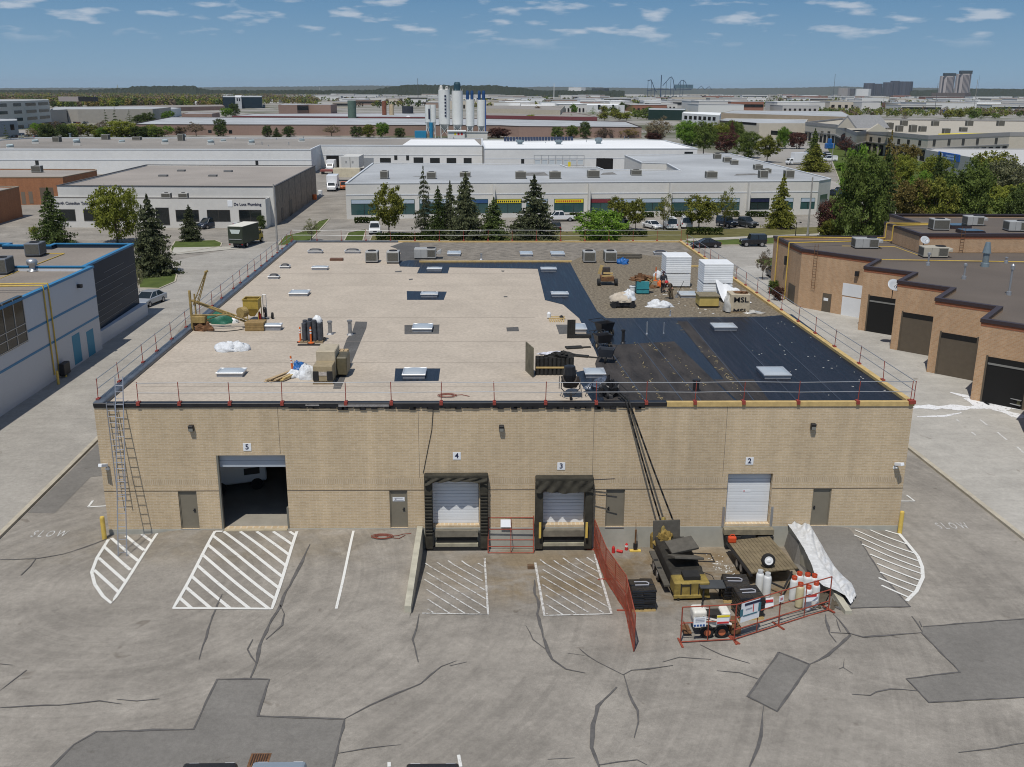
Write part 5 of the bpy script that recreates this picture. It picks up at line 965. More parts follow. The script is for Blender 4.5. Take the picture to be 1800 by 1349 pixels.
MB().tube([(-.9,y0-.35,.3),(1.1,y0-.35,.3),(1.1,y0+.1,.3),(-.9,y0+.1,.3),(-.9,y0-.35,.3)],.03).build('front_frame',KB,t);MB().tube([(.85,y0+1.6,1.0),(1.3,y0+1.4,.9),(1.5,y0+.8,.5),(1.6,y0+.5,.1)],.02).build('side_rod',DARK,t)
p=G(1231,1056);t2=thing('rubber_mat','flat dark rubber sheet resting on the kettle drawbar','mat',(p.x+.55,p.y+.15,p.z+.72),yaw*.3);MB().box(-.62,-.35,0,.62,.45,.05).build('sheet',mat('grey_rubber',(.055,.06,.065),r=.7,n=3,amt=.2),t2);MB().box(-.5,-.3,-.70,-.42,-.2,-.003).build('support',DARK,t2);MB().box(.42,.2,-.7,.5,.3,-.003).build('support',DARK,t2)
ka,kb=px3(1170,944,A_.y+.2),px3(1196,948,A_.y-.3)
for u,q,lab in((1100,ka,'thick black hose from the roof edge to the kettle, left of two'),(1105,kb,'thick black hose from the roof edge to the kettle, right of two')):
 s,z=plane_hit(u,712,FL,FR);t=thing('hose',lab,'hose',(s,-.12,ZC+.06),0,'black hoses hanging from the roof');o=Vector((s,-.12,ZC+.06));pts=[(-.3,1.2,.1),(0,.2,.02)];n=12
 for k in range(n+1):f=k/n;c=(q-o)*f;pts.append((c.x,c.y,c.z-.12*math.sin(math.pi*f)))
 MB().tube(pts,.05,8).build('hose',RUB,t,smooth=True)
 # black bagged material on pallets
BAGB=mat('black_plastic_bag',(.012,.012,.013),r=.22,n=4,amt=.5,b=.7,spec=.6)
def bag_pallet(a,wx,dy,n,hl,rz,label,sk):
 t=thing('bag_pallet',label,'pallet load',a,rz,'black bagged pallets');pallet(t,0,0,wx,dy,0,WOOD)
 for k in range(n):
  mb=MB()
  for i in range(2):
   for j in range(2):mb.cbox((wx*(.26+.48*i)+jit(.03)+sk*k,dy*(.26+.48*j)+jit(.03),.15+hl*(k+.5)),wx*.54,dy*.54,hl*1.12,jit(.06),jit(.06),jit(.05))
  mb.build('bag_layer',BAGB,t,bevel=.045,seg=2)
 MB().tube([(wx*.2,dy*.45,.17+hl*n),(wx*.75,dy*.45,.17+hl*n),(wx*.8,dy*.6,.17+hl*n),(wx*.7,dy*.7,.17+hl*n),(wx*.2,dy*.7,.17+hl*n)],.03).build('creased_wrap',mat('clear_wrap_glint',(.35,.35,.38),r=.2),t);return t
a=G(1110,1076);bag_pallet(a,G(1151,1076).x-a.x+.05,1.25,8,.112,.03,'black bagged pallet in the corner of the orange netting',0)
a=G(1300,1092);bag_pallet(a,1.15,1.2,7,.135,.1,'black bagged pallet behind the white banner, nearer of two',.0);a=G(1272,1060);bag_pallet(a,1.2,1.3,5,.135,-.05,'black bagged pallet between kettle and the white gas cylinders',.02)
# ---------------------------------------------------------------- flatbed trailer
cz=(-.40,-.40,-.06,-.06);cn=[at(u,v,z)for(u,v),z in zip(((1279,951),(1353,943),(1403,999),(1321,1007)),cz)];t=thing('flatbed_trailer','flatbed trailer with a weathered plank deck standing in the right dock','trailer',(cn[3].x,cn[3].y,gz(cn[3].x,cn[3].y)))
DECK=mat('weathered_deck',(.175,.14,.085),r=.9,n=3,amt=.25,n2=.8,amt2=.2);n=13
for k in range(n):
 f0,f1=k/n+.004,(k+1)/n-.004;q=[cn[0].lerp(cn[1],f0),cn[0].lerp(cn[1],f1),cn[3].lerp(cn[2],f1),cn[3].lerp(cn[2],f0)];mb=MB();up=[tuple(v)for v in q];dn=[(v.x,v.y,v.z-.06)for v in q];mb.v=dn+up;mb.f=[(3,2,1,0),(4,5,6,7),(0,1,5,4),(1,2,6,5),(2,3,7,6),(3,0,4,7)];mb.build('plank',DECK,t,W=True)
for a,b in((0,3),(1,2)):
 mb=MB();mb.cyl(cn[a]-Vector((0,0,.15)),cn[b]-Vector((0,0,.15)),.09,n=6);mb.build('side_rail',DARK,t,W=True)
 for f in(.45,.62):c=cn[a].lerp(cn[b],f);s=-1 if a==0 else 1;o=MB().cyl((c.x+s*.02,c.y,gz(c.x,c.y)+.36),(c.x-s*.22,c.y,gz(c.x,c.y)+.36),.34,n=18).build('wheel',TYRE,t,W=True);MB().cyl((c.x+s*.02,c.y,gz(c.x,c.y)+.36),(c.x+s*.035,c.y,gz(c.x,c.y)+.36),.2,n=12).build('rim',RIM,o,W=True)
mb=MB();c=(cn[2]+cn[3])/2;g=gz(c.x,c.y-1.8);mb.tube([cn[3]-Vector((-.3,0,.2)),(c.x,c.y-1.6,g+.4),cn[2]-Vector((.3,0,.2))],.05);mb.build('drawbar',DARK,t,W=True)
q=cn[3].lerp(cn[2],.42)+Vector((-.05,.45,0));t=thing('spare_wheel','spare wheel with white rim standing on the trailer deck','wheel',q);M=Matrix.Rotation(rad(-14),4,'X');mb=MB();mb.lathe((0,0,0),[(.20,-.11),(.31,-.12),(.345,-.06),(.345,.06),(.31,.12),(.20,.11)],22,Matrix.Translation((0,0,.345))@M@Matrix.Rotation(rad(90),4,'X'));mb.build('tyre',TYRE,t,smooth=True);mb=MB();mb.lathe((0,0,0),[(.215,.05),(.215,.128),(.13,.119),(.06,.145)],16,Matrix.Translation((0,0,.345))@M@Matrix.Rotation(rad(90),4,'X'));mb.build('rim',WHITE,t)
p=cn[0];t=thing('fuel_can','orange fuel can at the far left corner of the trailer deck','can',(p.x+.18,p.y-.2,p.z));MB().box(-.22,-.15,0,.22,.15,.36).build('can',mat('orange_plastic',(.55,.07,.02),r=.5),t,bevel=.08,seg=2);MB().tube([(-.1,0,.36),(-.08,0,.46),(.1,0,.46),(.12,0,.36)],.025).build('handle',MATS['orange_plastic'],t)
# ---------------------------------------------------------------- gas cylinders
CYW,CYC=mat('cylinder_white',(.62,.63,.62),r=.45,n=2,amt=.12),mat('cylinder_cream',(.50,.44,.28),r=.5,n=2,amt=.15)
CYR=mat('cylinder_red_collar',(.55,.08,.03),r=.5)
def cylinder(u,v,h,m,collar,lab):
 p=G(u,v);t=thing('gas_cylinder',lab,'gas cylinder',p,random.random(),'propane gas cylinders');MB().lathe((0,0,0),[(.15,0),(.15,.04),(.185,.06),(.19,.12),(.19,h*.84),(.16,h*.92),(.07,h*.96)],16).build('shell',m,t,smooth=True);mb=MB();mb.lathe((0,0,h*.93),[(.125,0),(.13,.16),(.115,.16),(.11,.0)],14);mb.build('collar',collar,t);MB().cyl((0,0,h*.9),(0,0,h*1.02),.035,n=8).build('valve',RIM,t)
cylinder(1333.5,1045,1.22,CYW,CYW,'white gas cylinder at the trailer drawbar, left of the white pair');cylinder(1346.5,1050,1.22,CYW,CYW,'white gas cylinder at the trailer drawbar, right of the white pair')
for u,v,m,lab in((1393,1056,CYW,'red collared gas cylinder at the left end of the red topped cluster'),(1403.5,1068,CYC,'cream red collared gas cylinder at the front of the red topped cluster'),(1417.5,1073,CYW,'red collared gas cylinder carrying the danger plate'),(1431,1066,CYW,'red collared gas cylinder at the right end of the red topped cluster'),(1402,1048,CYW,'red collared gas cylinder in the back row, left'),(1416,1050,CYW,'red collared gas cylinder in the back row, middle'),(1428,1052,CYW,'red collared gas cylinder in the back row, right')):cylinder(u,v,1.2,m,CYR,lab)
p=G(1417,1076);t=thing('danger_plate','white and red danger plate hung on the front gas cylinders','sign',(p.x,p.y-.16,p.z+.72),.15);MB().cbox((.12,0,.1),.62,.02,.36,0,-.15).build('plate',SIGNW,t);MB().cbox((.12,-.014,.2),.5,.012,.1,0,-.15).build('red_band',SRED,t);MB().cbox((.12,-.0,-.02),.5,.03,.05,0,-.15).build('red_line',SRED,t)
p=G(1350,1070);t=thing('danger_plate','white and red danger plate propped behind the fence beside the banner','sign',(p.x,p.y,p.z),.2);MB().cbox((0,0,.3),.5,.02,.46,0,-.25).build('plate',SIGNW,t);MB().cbox((0,-.018,.4),.44,.012,.12,0,-.25).build('red_band',SRED,t);MB().cbox((0,.02,.12),.44,.03,.05,0,-.25).build('red_line',SRED,t)
heap('hose_heap',1384,1060,.35,.3,.7,mat('tangled_hose',(.10,.05,.03),n=8,amt=.6,b=.5),61,'tangle of dark hoses beside the red topped cylinders','hose',.3).location.z=gz(*G(1384,1060).to_2d())
bpy.context.view_layer.update()
# ---------------------------------------------------------------- mini loader
p=G(1250,1112);t=thing('mini_loader','white stand-on mini loader with orange wheel rims behind the fence','loader',p,.04)
LW=mat('loader_white',(.66,.64,.58),r=.45,n=2,amt=.12);MB().box(-.85,-.32,.42,.55,.45,.72).build('chassis',LW,t,bevel=.03);MB().box(-.92,-.3,.72,-.3,.42,1.22).build('rear_hood',LW,t,bevel=.12,seg=3);MB().box(.35,-.28,.72,.75,.4,1.1).build('tower',LW,t,bevel=.05);MB().box(-.28,-.2,.72,.34,.36,.98).build('engine_bay',KB,t)
for s in(-.4,.46):MB().cyl((-.55,s,1.02),(.75,s,.62),.06,n=6).build('lift_arm',LW,t)
MB().cyl((-.45,.1,1.2),(-.45,.1,1.45),.05,n=8).build('exhaust',DARK,t);MB().cbox((-.75,-.33,.9),.2,.02,.16).build('decal',DARK,t)
ORIM=mat('orange_rim',(.48,.14,.06),r=.5)
for x in(-.32,.33):
 for s in(-1,1):o=MB().cyl((x,.05+s*.36,.30),(x,.05+s*.56,.30),.30,n=20).build('wheel',TYRE,t,bevel=.03);MB().cyl((x,.05+s*.555,.30),(x,.05+s*.57,.30),.16,n=14).build('rim',ORIM,o)
MB().box(-1.3,-.3,.14,-.95,.4,.2).build('platform',RUST,t);MB().tube([(-1.1,-.3,.2),(-1.35,-.3,.75)],.04).build('step_guard',RUST,t);MB().box(.78,-.45,.12,1.2,.55,.5).build('bucket',RUST,t,bevel=.03)
# ---------------------------------------------------------------- white sheet over lumber
Lp=[(1384,927),(1398,947),(1413,971),(1425,996),(1434,1024),(1446,1036),(1470,1045),(1495,1059)];Rp=[(1424,928.5),(1433,944),(1452,974),(1467,995),(1482,1010),(1497,1022),(1503,1034),(1506,1046)]
t=thing('tarpaulin','long crumpled white tarpaulin over planks beside the right dock wall','tarpaulin',G(1440,1000));mb=MB();n,k=90,22;rr=random.Random(8);ph=[(rr.uniform(2,16),rr.uniform(2,14),rr.uniform(0,6))for _ in range(12)]
def pl(L_,f):f*=len(L_)-1;i=min(int(f),len(L_)-2);f-=i;return(L_[i][0]+(L_[i+1][0]-L_[i][0])*f,L_[i][1]+(L_[i+1][1]-L_[i][1])*f)
for j in range(n+1):
 a,b=at(*pl(Lp,j/n),-.06),at(*pl(Rp,j/n),-.15)
 for i in range(k+1):
  f=i/k;q=a.lerp(b,f);hgt=.20*(math.sin(math.pi*f)**.6)*(1-.2*j/n);cr=sum(math.sin(p1*j/n*5+p2*f*2+p3)for p1,p2,p3 in ph)*.024*min(1,4*f,4*(1-f));mb.v.append((q.x+jit(.01),q.y-hgt*.25,max(gz(q.x,q.y)+.035,min(.13,.12-(q.x-37.04)*1.6),gz(q.x,q.y)+.05+hgt+cr)))
for j in range(n):
 for i in range(k):q=j*(k+1)+i;mb.f.append((q,q+k+1,q+k+2,q+1))
mb.build('sheet',mat('crumpled_white_tarp',(.54,.55,.555),r=.55,n=3,amt=.22,n2=.8,amt2=.14,b=1.0),t,W=True,smooth=True)
p=G(1466,1066);t=thing('plank_bundle','bundle of dark planks showing below the foot of the tarpaulin','lumber',p)
for k in range(6):MB().cbox((-.5+.32*k,.55+jit(.15),.05+.06*(k%2)),.2,1.7+jit(.3),.07,-.5+jit(.08)).build('plank',mat('dark_plank',(.085,.07,.05),n=4,amt=.3),t)
# ---------------------------------------------------------------- small yard things
p=G(1116,968);t=thing('jack_stand','rusty jack post on a yellow foot standing near the concrete wall','stand',p);MB().box(-.3,-.2,0,.3,.05,.06).build('foot',YEL,t);MB().cyl((0,-.05,.05),(0,-.05,1.25),.05,n=8).cyl((0,-.05,1.2),(-.02,-.05,1.7),.015,n=5).build('post',RUST,t);MB().cbox((0,-.05,.3),.2,.15,.3).build('jack',DARK,t)
for u,v,lab in((1101,967,'red and white warning post beside the jack stand'),(1078,972,'red canisters lying behind the orange netting')):
 p=G(u,v);t=thing('canister',lab,'canister',p);mb=MB();mb.lathe((0,0,0),[(.09,0),(.09,.3),(.04,.4)],12);mb.build('shell',SRED,t)
 if u>1090:MB().lathe((0,0,.2),[(.094,0),(.094,.1)],12).build('band',WHITE,t)
 else:MB().cyl((.2,.1,.08),(.5,-.05,.08),.08,n=12).build('lying_canister',SRED,t)
p=G(933,1000);t=thing('timber_block','brown timber block on the ground left of the right hatched bay','block',p);MB().box(-.17,-.1,0,.17,.14,.2).build('block',mat('brown_block',(.13,.08,.045),n=4,amt=.3),t,bevel=.01)
p=G(817,963);t=thing('timber_block','small pale timber block in front of the taller dock seal','block',p);MB().box(-.1,-.08,0,.1,.08,.14).build('block',mat('pale_lumber',(.42,.31,.18)),t)
p=G(672,945);t=thing('hose_coil','red hose coiled on the ground near the dock ramp wall','hose',p);mb=MB();
for k in range(4):r=.16+.045*k;mb.tube([(r*2.0*math.cos(a*.42+k),r*math.sin(a*.42+k),.03+.015*k)for a in range(16)],.018,5)
mb.tube([(.4,.1,.03),(.8,.15,.03),(1.1,.35,.03),(1.5,.4,.03)],.016,5).tube([(.5,-.1,.03),(.9,-.2,.03),(1.2,.2,.03)],.016,5);mb.build('coil',MATS['dark_red_hose'],t)
p=G(1236,982);t=thing('steel_frame','thin rectangular steel frame lying on the ground right of the kettle','frame',p,-.1);MB().tube([(-.6,-.42,.05),(.55,-.42,.05),(.45,.5,.05),(-.55,.5,.05),(-.6,-.42,.05)],.025).build('frame',DARK,t)
mb=MB()
for k in range(55):u=random.gauss(1272,14);v=985+(u-1255)*.9+random.gauss(0,9);p=G(u,v);mb.cbox((p.x,p.y,p.z+.015),.03+random.random()*.07,.03+random.random()*.04,.012,random.random()*3)
o=mb.build('litter',mat('white_litter',(.6,.6,.58),n=3,amt=.2));tag(o,'white flakes of litter strewn between kettle and flatbed trailer','litter',kind='stuff')
p=G(456,1337);t=thing('drain_grate','rusty catch basin grate in the dark asphalt patch','drain',(p.x,p.y,p.z+.012));MB().box(-.36,-.36,0,.36,.36,.012).build('frame',RUST,t)
for k in range(7):MB().box(-.28+.085*k,-.3,.012,-.24+.085*k,.3,.026).build('bar',mat('dark_rust',(.04,.025,.02),n=4,amt=.3),t)
# cars whose roofs just reach into the bottom of the picture
for u,v,zr,pm,kind,lab in((352,1342.5,1.48,PB,'sedan','black car at the bottom edge left of the drain grate'),(478,1340.5,1.48,paint('pale_blue',(.30,.36,.42),.3,.3),'sedan','pale blue car at the bottom edge beside the drain grate'),(757,1343.5,1.48,PB,'sedan','black car at the bottom edge near the short white lines')):
 p=at(u,v,-.3+zr);car(kind,pm,(p.x,p.y-1.2,-.3),math.pi,lab,group='cars parked along the near side of the lot')
 # the vehicle standing inside the open left door
p=Vector((6.15,5.2,0));t=thing('parked_van','white van parked in the dark behind the open left door','van',p,rad(20));MB().box(-2.2,0,.5,1.2,1.9,2.5).build('body',PW,t,bevel=.08);MB().box(-1.6,-.02,1.7,-.5,0,2.2).build('side_window',GLS,t);MB().box(-.35,-.02,1.7,.8,0,2.2).build('side_window',GLS,t);MB().box(-.1,-.02,1.0,.8,0,1.4).build('dark_lettering',DARK,t)
for x in(-1.5,.6):MB().cyl((x,-.02,.36),(x,.25,.36),.36,n=16).build('wheel',TYRE,t)
# ================================================================== NEIGHBOURING BUILDINGS
def px_on(u,v,p0,p1,d=0):
 """point on the vertical plane p0-p1"""
 s,z=plane_hit(u,v,p0,p1);M=wall_frame(p0,p1);return M@Vector((s,z,d))
def px_win(parent,p0,p1,rects,m,nm='window',d0=-.04,d1=.03,frame=None):
 M=wall_frame(p0,p1)
 for r in rects:
  a,b=plane_hit(r[0],(r[1]+r[3])/2,p0,p1),plane_hit(r[2],(r[1]+r[3])/2,p0,p1);um=(r[0]+r[2])/2
  zt,zb=plane_hit(um,r[1],p0,p1)[1],plane_hit(um,r[3],p0,p1)[1];x0,x1=sorted((a[0],b[0]));zt,zb=max(zt,zb),min(zt,zb)
  mb=MB();panel(mb,M,x0,zb,x1,zt,d0,d1);o=mb.build(nm,m,parent,W=True)
  if frame:
   f=.07;fb=MB();panel(fb,M,x0-f,zb-f,x1+f,zb,d0,d1+.03);panel(fb,M,x0-f,zt,x1+f,zt+f,d0,d1+.03);panel(fb,M,x0-f,zb,x0,zt,d0,d1+.03);panel(fb,M,x1,zb,x1+f,zt,d0,d1+.03)
   k=max(1,int((x1-x0)/1.5))
   for i in range(1,k):x=x0+(x1-x0)*i/k;panel(fb,M,x-.03,zb,x+.03,zt,d1,d1+.03)
   fb.build('frame',frame,o,W=True)
def solid(parent,poly,z0,z1,wm,rm,par=.3,th=.25,uvw=False,capm=None,caph=.12,nm='wall'):
 """walls up to z1 with a roof sheet sunk below the parapet"""
 n=len(poly);A=sum(poly[k][0]*poly[(k+1)%n][1]-poly[(k+1)%n][0]*poly[k][1]for k in range(n))
 if A<0:poly=poly[::-1]
 mb=MB();P=[Vector(p[:2])for p in poly];ins=[]
 for k in range(n):
  a,b,c=P[k-1],P[k],P[(k+1)%n];d1,d2=(b-a).normalized(),(c-b).normalized();n1,n2=Vector((-d1 .y,d1 .x)),Vector((-d2 .y,d2 .x));nn=(n1+n2);nn=nn/max(.3,nn.length_squared/2)if nn.length>.1 else n1;ins.append(b+nn*th)
 for k in range(n):
  q=(k+1)%n;a,b=P[k],P[q];Ln=(b-a).length
  mb.face([(*a,z0),(*b,z0),(*b,z1),(*a,z1)],[(0,z0),(Ln,z0),(Ln,z1),(0,z1)])
  mb.face([(*ins[q],z1-par-.02),(*ins[k],z1-par-.02),(*ins[k],z1),(*ins[q],z1)],[(0,0),(1,0),(1,1),(0,1)])
  if not capm:mb.face([(*a,z1),(*b,z1),(*ins[q],z1),(*ins[k],z1)],[(0,0),(1,0),(1,1),(0,1)])
 w_=mb.build(nm,wm,parent,W=True)
 rb=MB();rb.face([(*p,z1-par)for p in ins]);rb.build('roof',rm,parent,W=True)
 if capm:
  cb=MB()
  outp=[p-(i-p)*.25 for p,i in zip(P,ins)]
  for k in range(n):
   q=(k+1)%n;cb.face([(*outp[k],z1+caph),(*outp[q],z1+caph),(*ins[q],z1+caph),(*ins[k],z1+caph)]);cb.face([(*outp[k],z1-caph),(*outp[q],z1-caph),(*outp[q],z1+caph),(*outp[k],z1+caph)]);cb.face([(*ins[q],z1-caph),(*ins[k],z1-caph),(*ins[k],z1+caph),(*ins[q],z1+caph)])
  cb.build('coping',capm,parent,W=True)
 return poly
def roofpts(pts,z):return[tuple(at(u,v,z).to_2d())for u,v in pts]
def height(base,vtop):p=at(*base,-.3);return zat(vtop,p.x,p.y)
# ---------------------------------------------------------------- white and blue building on the left
GR1=mat('brown_grey_gravel',(.235,.205,.175),r=.95,n=7,amt=.18,n2=.12,amt2=.15);BLU=mat('blue_metal_trim',(.035,.19,.37),r=.45);STU=mat('white_stucco',(.53,.55,.58),r=.9,n=9,amt=.08);DGL=mat('dark_green_glass',(.020,.034,.055),r=.15,spec=.03)
t=thing('office_building','white office building with blue roof trim and a dark glass wing on the left','building',(-15.2,30,-.3));H=7.3
solid(t,[(-15.2,-30),(-15.2,39.6),(-60,39.6),(-60,-30)],-.3,H,STU,GR1,.35,.3,capm=BLU,caph=.10)
solid(t,[(-16.05,39.62),(-16.45,53.6),(-24.5,53.6),(-24.5,52.4),(-29,52.6),(-29,53.8),(-60,55),(-60,39.62)],1.0,H-.04,DGL,GR1,.35,.3,capm=BLU,caph=.09,nm='glass_wall')
MB().box(-60,39.7,-.3,-15.75,53.9,.98).build('plinth',STU,t,W=True)
mb=MB()
for k,z in enumerate((1.55,2.1,2.65,3.3,3.95,4.6,5.3,5.9)):
 a,b=(39.8,53.4)if k%3!=1 else(41+k*.5,48+k*.3);xx=lambda y:-16.05-(y-39.62)*.0286;o=MB();o.v=[(xx(a)+.02,a,z),(xx(b)+.02,b,z),(xx(b)+.02,b,z+.035),(xx(a)+.02,a,z+.035)];o.f=[(0,1,2,3)];o.build('glazing_bar',mat('dull_bar',(.20,.21,.22),r=.6),t,W=True)
wp0,wp1=(-15.2,-30),(-15.2,39.6);M=wall_frame(wp0,wp1)
for u0,v0,u1,v1 in((40,589,166,521),(0,657,171,556)):
 (sa,za),(sb,zb)=plane_hit(u0,v0,wp0,wp1),plane_hit(u1,v1,wp0,wp1);mb=MB();z=(za+zb)/2;panel(mb,M,10 if u0==0 else sa,z-.09,69.55,z+.09,-.02,.025);mb.build('blue_band',BLU,t,W=True)
sa,za=plane_hit(38,524,wp0,wp1);sb,zb=plane_hit(32,597,wp0,wp1);mb=MB();panel(mb,M,20,zb-.5,sa,za+.2,-.3,.03);o=mb.build('window',GLASSD,t,W=True)
for k in range(6):mb=MB();panel(mb,M,sa-1.6*k-.05,zb-.5,sa-1.6*k+.03,za+.2,.03,.07);mb.build('mullion',STEEL,o,W=True)
for z in(zb-.45,zb+.3,zb+.9):mb=MB();panel(mb,M,20,z,sa,z+.06,.03,.07);mb.build('mullion',STEEL,o,W=True)
DBL=mat('teal_blue_door',(.03,.22,.36),r=.5)
px_win(t,wp0,wp1,[(128.5,586,142.5,640),(153.5,579,166,626)],DBL,'door',-.05,.02)
p=px_on(136,503,wp0,wp1,.15);MB().cbox(p,.5,.3,.3).build('wall_light',DARK,t,W=True)
GPY=mat('gas_pipe_yellow',(.55,.38,.08),r=.55,n=3,amt=.15)
for u0,u1 in((74.5,93),(83.5,103)):
 s,_=plane_hit(u0,510,wp0,wp1);y=-30+s;MB().tube([(-15.12,y,.2),(-15.12,y,H+.3),(-15.8,y,H+.3),(-24,y+.4,H+.1),(-24.5,y+4.2,H+.1),(-34,y+5,H+.1)],.06,8).build('gas_pipe',GPY,t,W=True)
for u,v,vt,lab in((103,676,649,'yellow bollard below the gas pipes of the white building, nearer'),(116,663,640,'yellow bollard below the gas pipes of the white building, farther')):
 p=at(u,v);tt=thing('bollard',lab,'bollard',p,0,'bollards by the gas pipes');MB().lathe((0,0,0),[(.1,0),(.1,1.1),(.04,1.16)],12).build('post',YEL,tt)
p=at(96,668);tt=thing('gas_meter','dark gas meter bank behind the yellow bollards','meter',(-15.05,p.y+1,-.3));MB().box(0,-.6,.2,.45,.6,1.2).build('meter',DARK,tt,bevel=.04)
LR=lambda u,v:at(u,v,H-.34)
ACD=mat('ac_dark_casing',(.16,.17,.185),r=.5,m=.3,n=2,amt=.1)
for u0,u1,vf,vt,lab in((44,70,452,429,'dark rooftop air conditioner near the blue rear trim of the white building'),(-12,12,484,456,'dark rooftop air conditioner at the left picture edge on the white building')):
 a,b=LR(u0,vf),LR(u1,vf);ac_unit(a,b.x-a.x,2.0,zat(vt,a.x,a.y)-a.z,lab,.1,'air conditioners on the blue trimmed building',m=ACD)
p=LR(58,477);tt=thing('turbine_vent','round turbine vent on the gravel roof of the white building','vent',p);MB().lathe((0,0,0),[(.5,0),(.5,.08),(.28,.1),(.28,.5),(.42,.6),(.48,.85),(.4,1.05),(.1,1.15)],16).build('vent',STEEL,tt,smooth=True)
a,b=LR(0,490),LR(113,446);tt=thing('gas_pipe','yellow gas pipe crossing the gravel roof on the left','pipe',b);MB().tube([tuple(a),tuple(b),tuple(LR(80,446))],.05,7).build('pipe',GPY,tt,W=True)
# ---------------------------------------------------------------- sawtooth brick building on the right
BR2=brick('orange_buff_brick',(.46,.29,.165),(.39,.235,.125),(.44,.34,.24),.3,.1);BRN=mat('brown_coping',(.045,.032,.034),r=.5);RFB=mat('brown_gravel_roof',(.118,.098,.082),r=.95,n=8,amt=.2,n2=.15,amt2=.12);REDB=mat('red_brick_band',(.27,.10,.05),r=.9,n=6,amt=.2)
t=thing('brick_building','orange brick unit building with a sawtooth front and brown roof on the right','building',(57.8,40,-.3));H2=6.05
V=[(54.6,68.3),(54.85,58.1),(60.6,51.3),(57.65,47.0),(61.15,43.6),(57.9,39.35),(61.3,35.9),(57.95,31.5),(61.45,28.0),(58.0,23.6),(61.6,20.1),(58.1,15.8),(61.7,12.3),(61.7,2),(100,2),(100,68.3)]
solid(t,V,-.3,H2,BR2,RFB,.3,.35,capm=BRN,caph=.14)
for a,b in zip(V[:13],V[1:14]):
 M=wall_frame(a,b);Ln=math.dist(a,b);mb=MB();panel(mb,M,.0,H2-.42,Ln,H2-.145,-.02,.02);mb.build('red_course',REDB,t,W=True)
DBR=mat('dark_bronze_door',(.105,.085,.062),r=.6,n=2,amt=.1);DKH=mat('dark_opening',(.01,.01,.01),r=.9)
for k in range(2,12,2)if False else(3,5,7,9,11):
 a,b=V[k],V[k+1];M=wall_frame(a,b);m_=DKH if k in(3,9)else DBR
 mb=MB();panel(mb,M,.85,-.28,3.75,3.35,-.3,.015);o=mb.build('overhead_door',m_,t,W=True);mb=MB();panel(mb,M,.85,2.9,3.75,3.36,.015,.03);mb.build('lintel_shadow',DKH,o,W=True)  # black strip across the door top stands in for the lintel's shadow
 [panel(MB(),M,x,-.28,x+.13,3.45,-.01,.06).build('jamb',DBR,o,W=True)for x in(.72,3.75)]
 mb=MB();panel(mb,M,4.15,4.05,4.55,4.6,0,.32);mb.build('wall_light',DARK,t,W=True,bevel=.03)
 if k in(3,9):
  mb=MB();panel(mb,M,.9,2.75,3.7,2.9,.016,.05);mb.build('raised_door_edge',mat('grey_door_edge',(.2,.2,.19)),o,W=True)
px_win(t,V[1],V[2],[(1481,500,1517,522),(1479,524,1516,560)],DOORW,'overhead_door',-.05,.03);px_win(t,V[1],V[2],[(1445,516,1460.5,551)],DBR,'door',-.05,.03);px_win(t,V[1],V[2],[(1448,524,1456,529)],SIGNW,'notice',.03,.04)
px_win(t,V[0],V[1],[(1385,499,1397,536)],DBR,'door',-.05,.03);p=px_on(1384,458,V[0],V[1],.2);MB().cbox(p,.3,.3,1.0).build('wall_light',DARK,t,W=True)
p=px_on(1508,481,V[1],V[2],.15);MB().cbox(p,.4,.35,.5,.7).build('wall_light',DARK,t,W=True)
M=wall_frame(V[1],V[2]);s,zz=plane_hit(1429,516,V[1],V[2]);mb=MB()
for x in(s-.2,s+.2):mb.cyl(M@Vector((x,2.0,.15)),M@Vector((x,6.9,.15)),.025,n=6)
for k in range(16):mb.cyl(M@Vector((s-.2,2.1+k*.3,.15)),M@Vector((s+.2,2.1+k*.3,.15)),.014,n=5)
mb.build('fixed_ladder',RUST,t,W=True)
for dy in(.9,2.9):MB().tube([(54.52,68.3-dy*2.2,-.2),(54.52,68.3-dy*2.2,H2+.25),(55.6,68.3-dy*2.2,H2+.25),(66.5,67.6-dy,H2+.1),(67.4,67.6-dy,H2+.1),(67.4,67.6-dy,7.9),(73,67-dy*.5,7.9)],.07,8).build('gas_pipe',GPY,t,W=True)
solid(t,[(67.7,58),(100,58),(100,76),(71.5,76),(71.5,68),(67.7,68)],H2-.25,7.75,BR2,RFB,.25,.35,capm=BRN,caph=.16,nm='upper_wall');M=wall_frame((67.7,58),(100,58));mb=MB();panel(mb,M,0,7.3,32,7.58,-.02,.02);mb.build('red_course',REDB,t,W=True)
Q=lambda u,v,z=H2-.3:at(u,v,z)
a,b=Q(1540,459),Q(1800,462);MB().tube([tuple(Q(1480,433)),tuple(Q(1572,434)),tuple(Q(1622,452))],.05,7).build('gas_pipe',GPY,t,W=True);MB().tube([(a.x,a.y,a.z+.15),(b.x+6,b.y-1,b.z+.15)],.05,7).build('gas_pipe',GPY,t,W=True)
s,_=plane_hit(1690,430,(67.7,58),(100,58));mb=MB()
for x in(s-.2,s+.2):mb.cyl(M@Vector((x,H2-.2,.12)),M@Vector((x,8.6,.12)),.025,n=6)
for k in range(8):mb.cyl(M@Vector((s-.2,6+k*.3,.12)),M@Vector((s+.2,6+k*.3,.12)),.014,n=5)
mb.build('fixed_ladder',RUST,t,W=True)
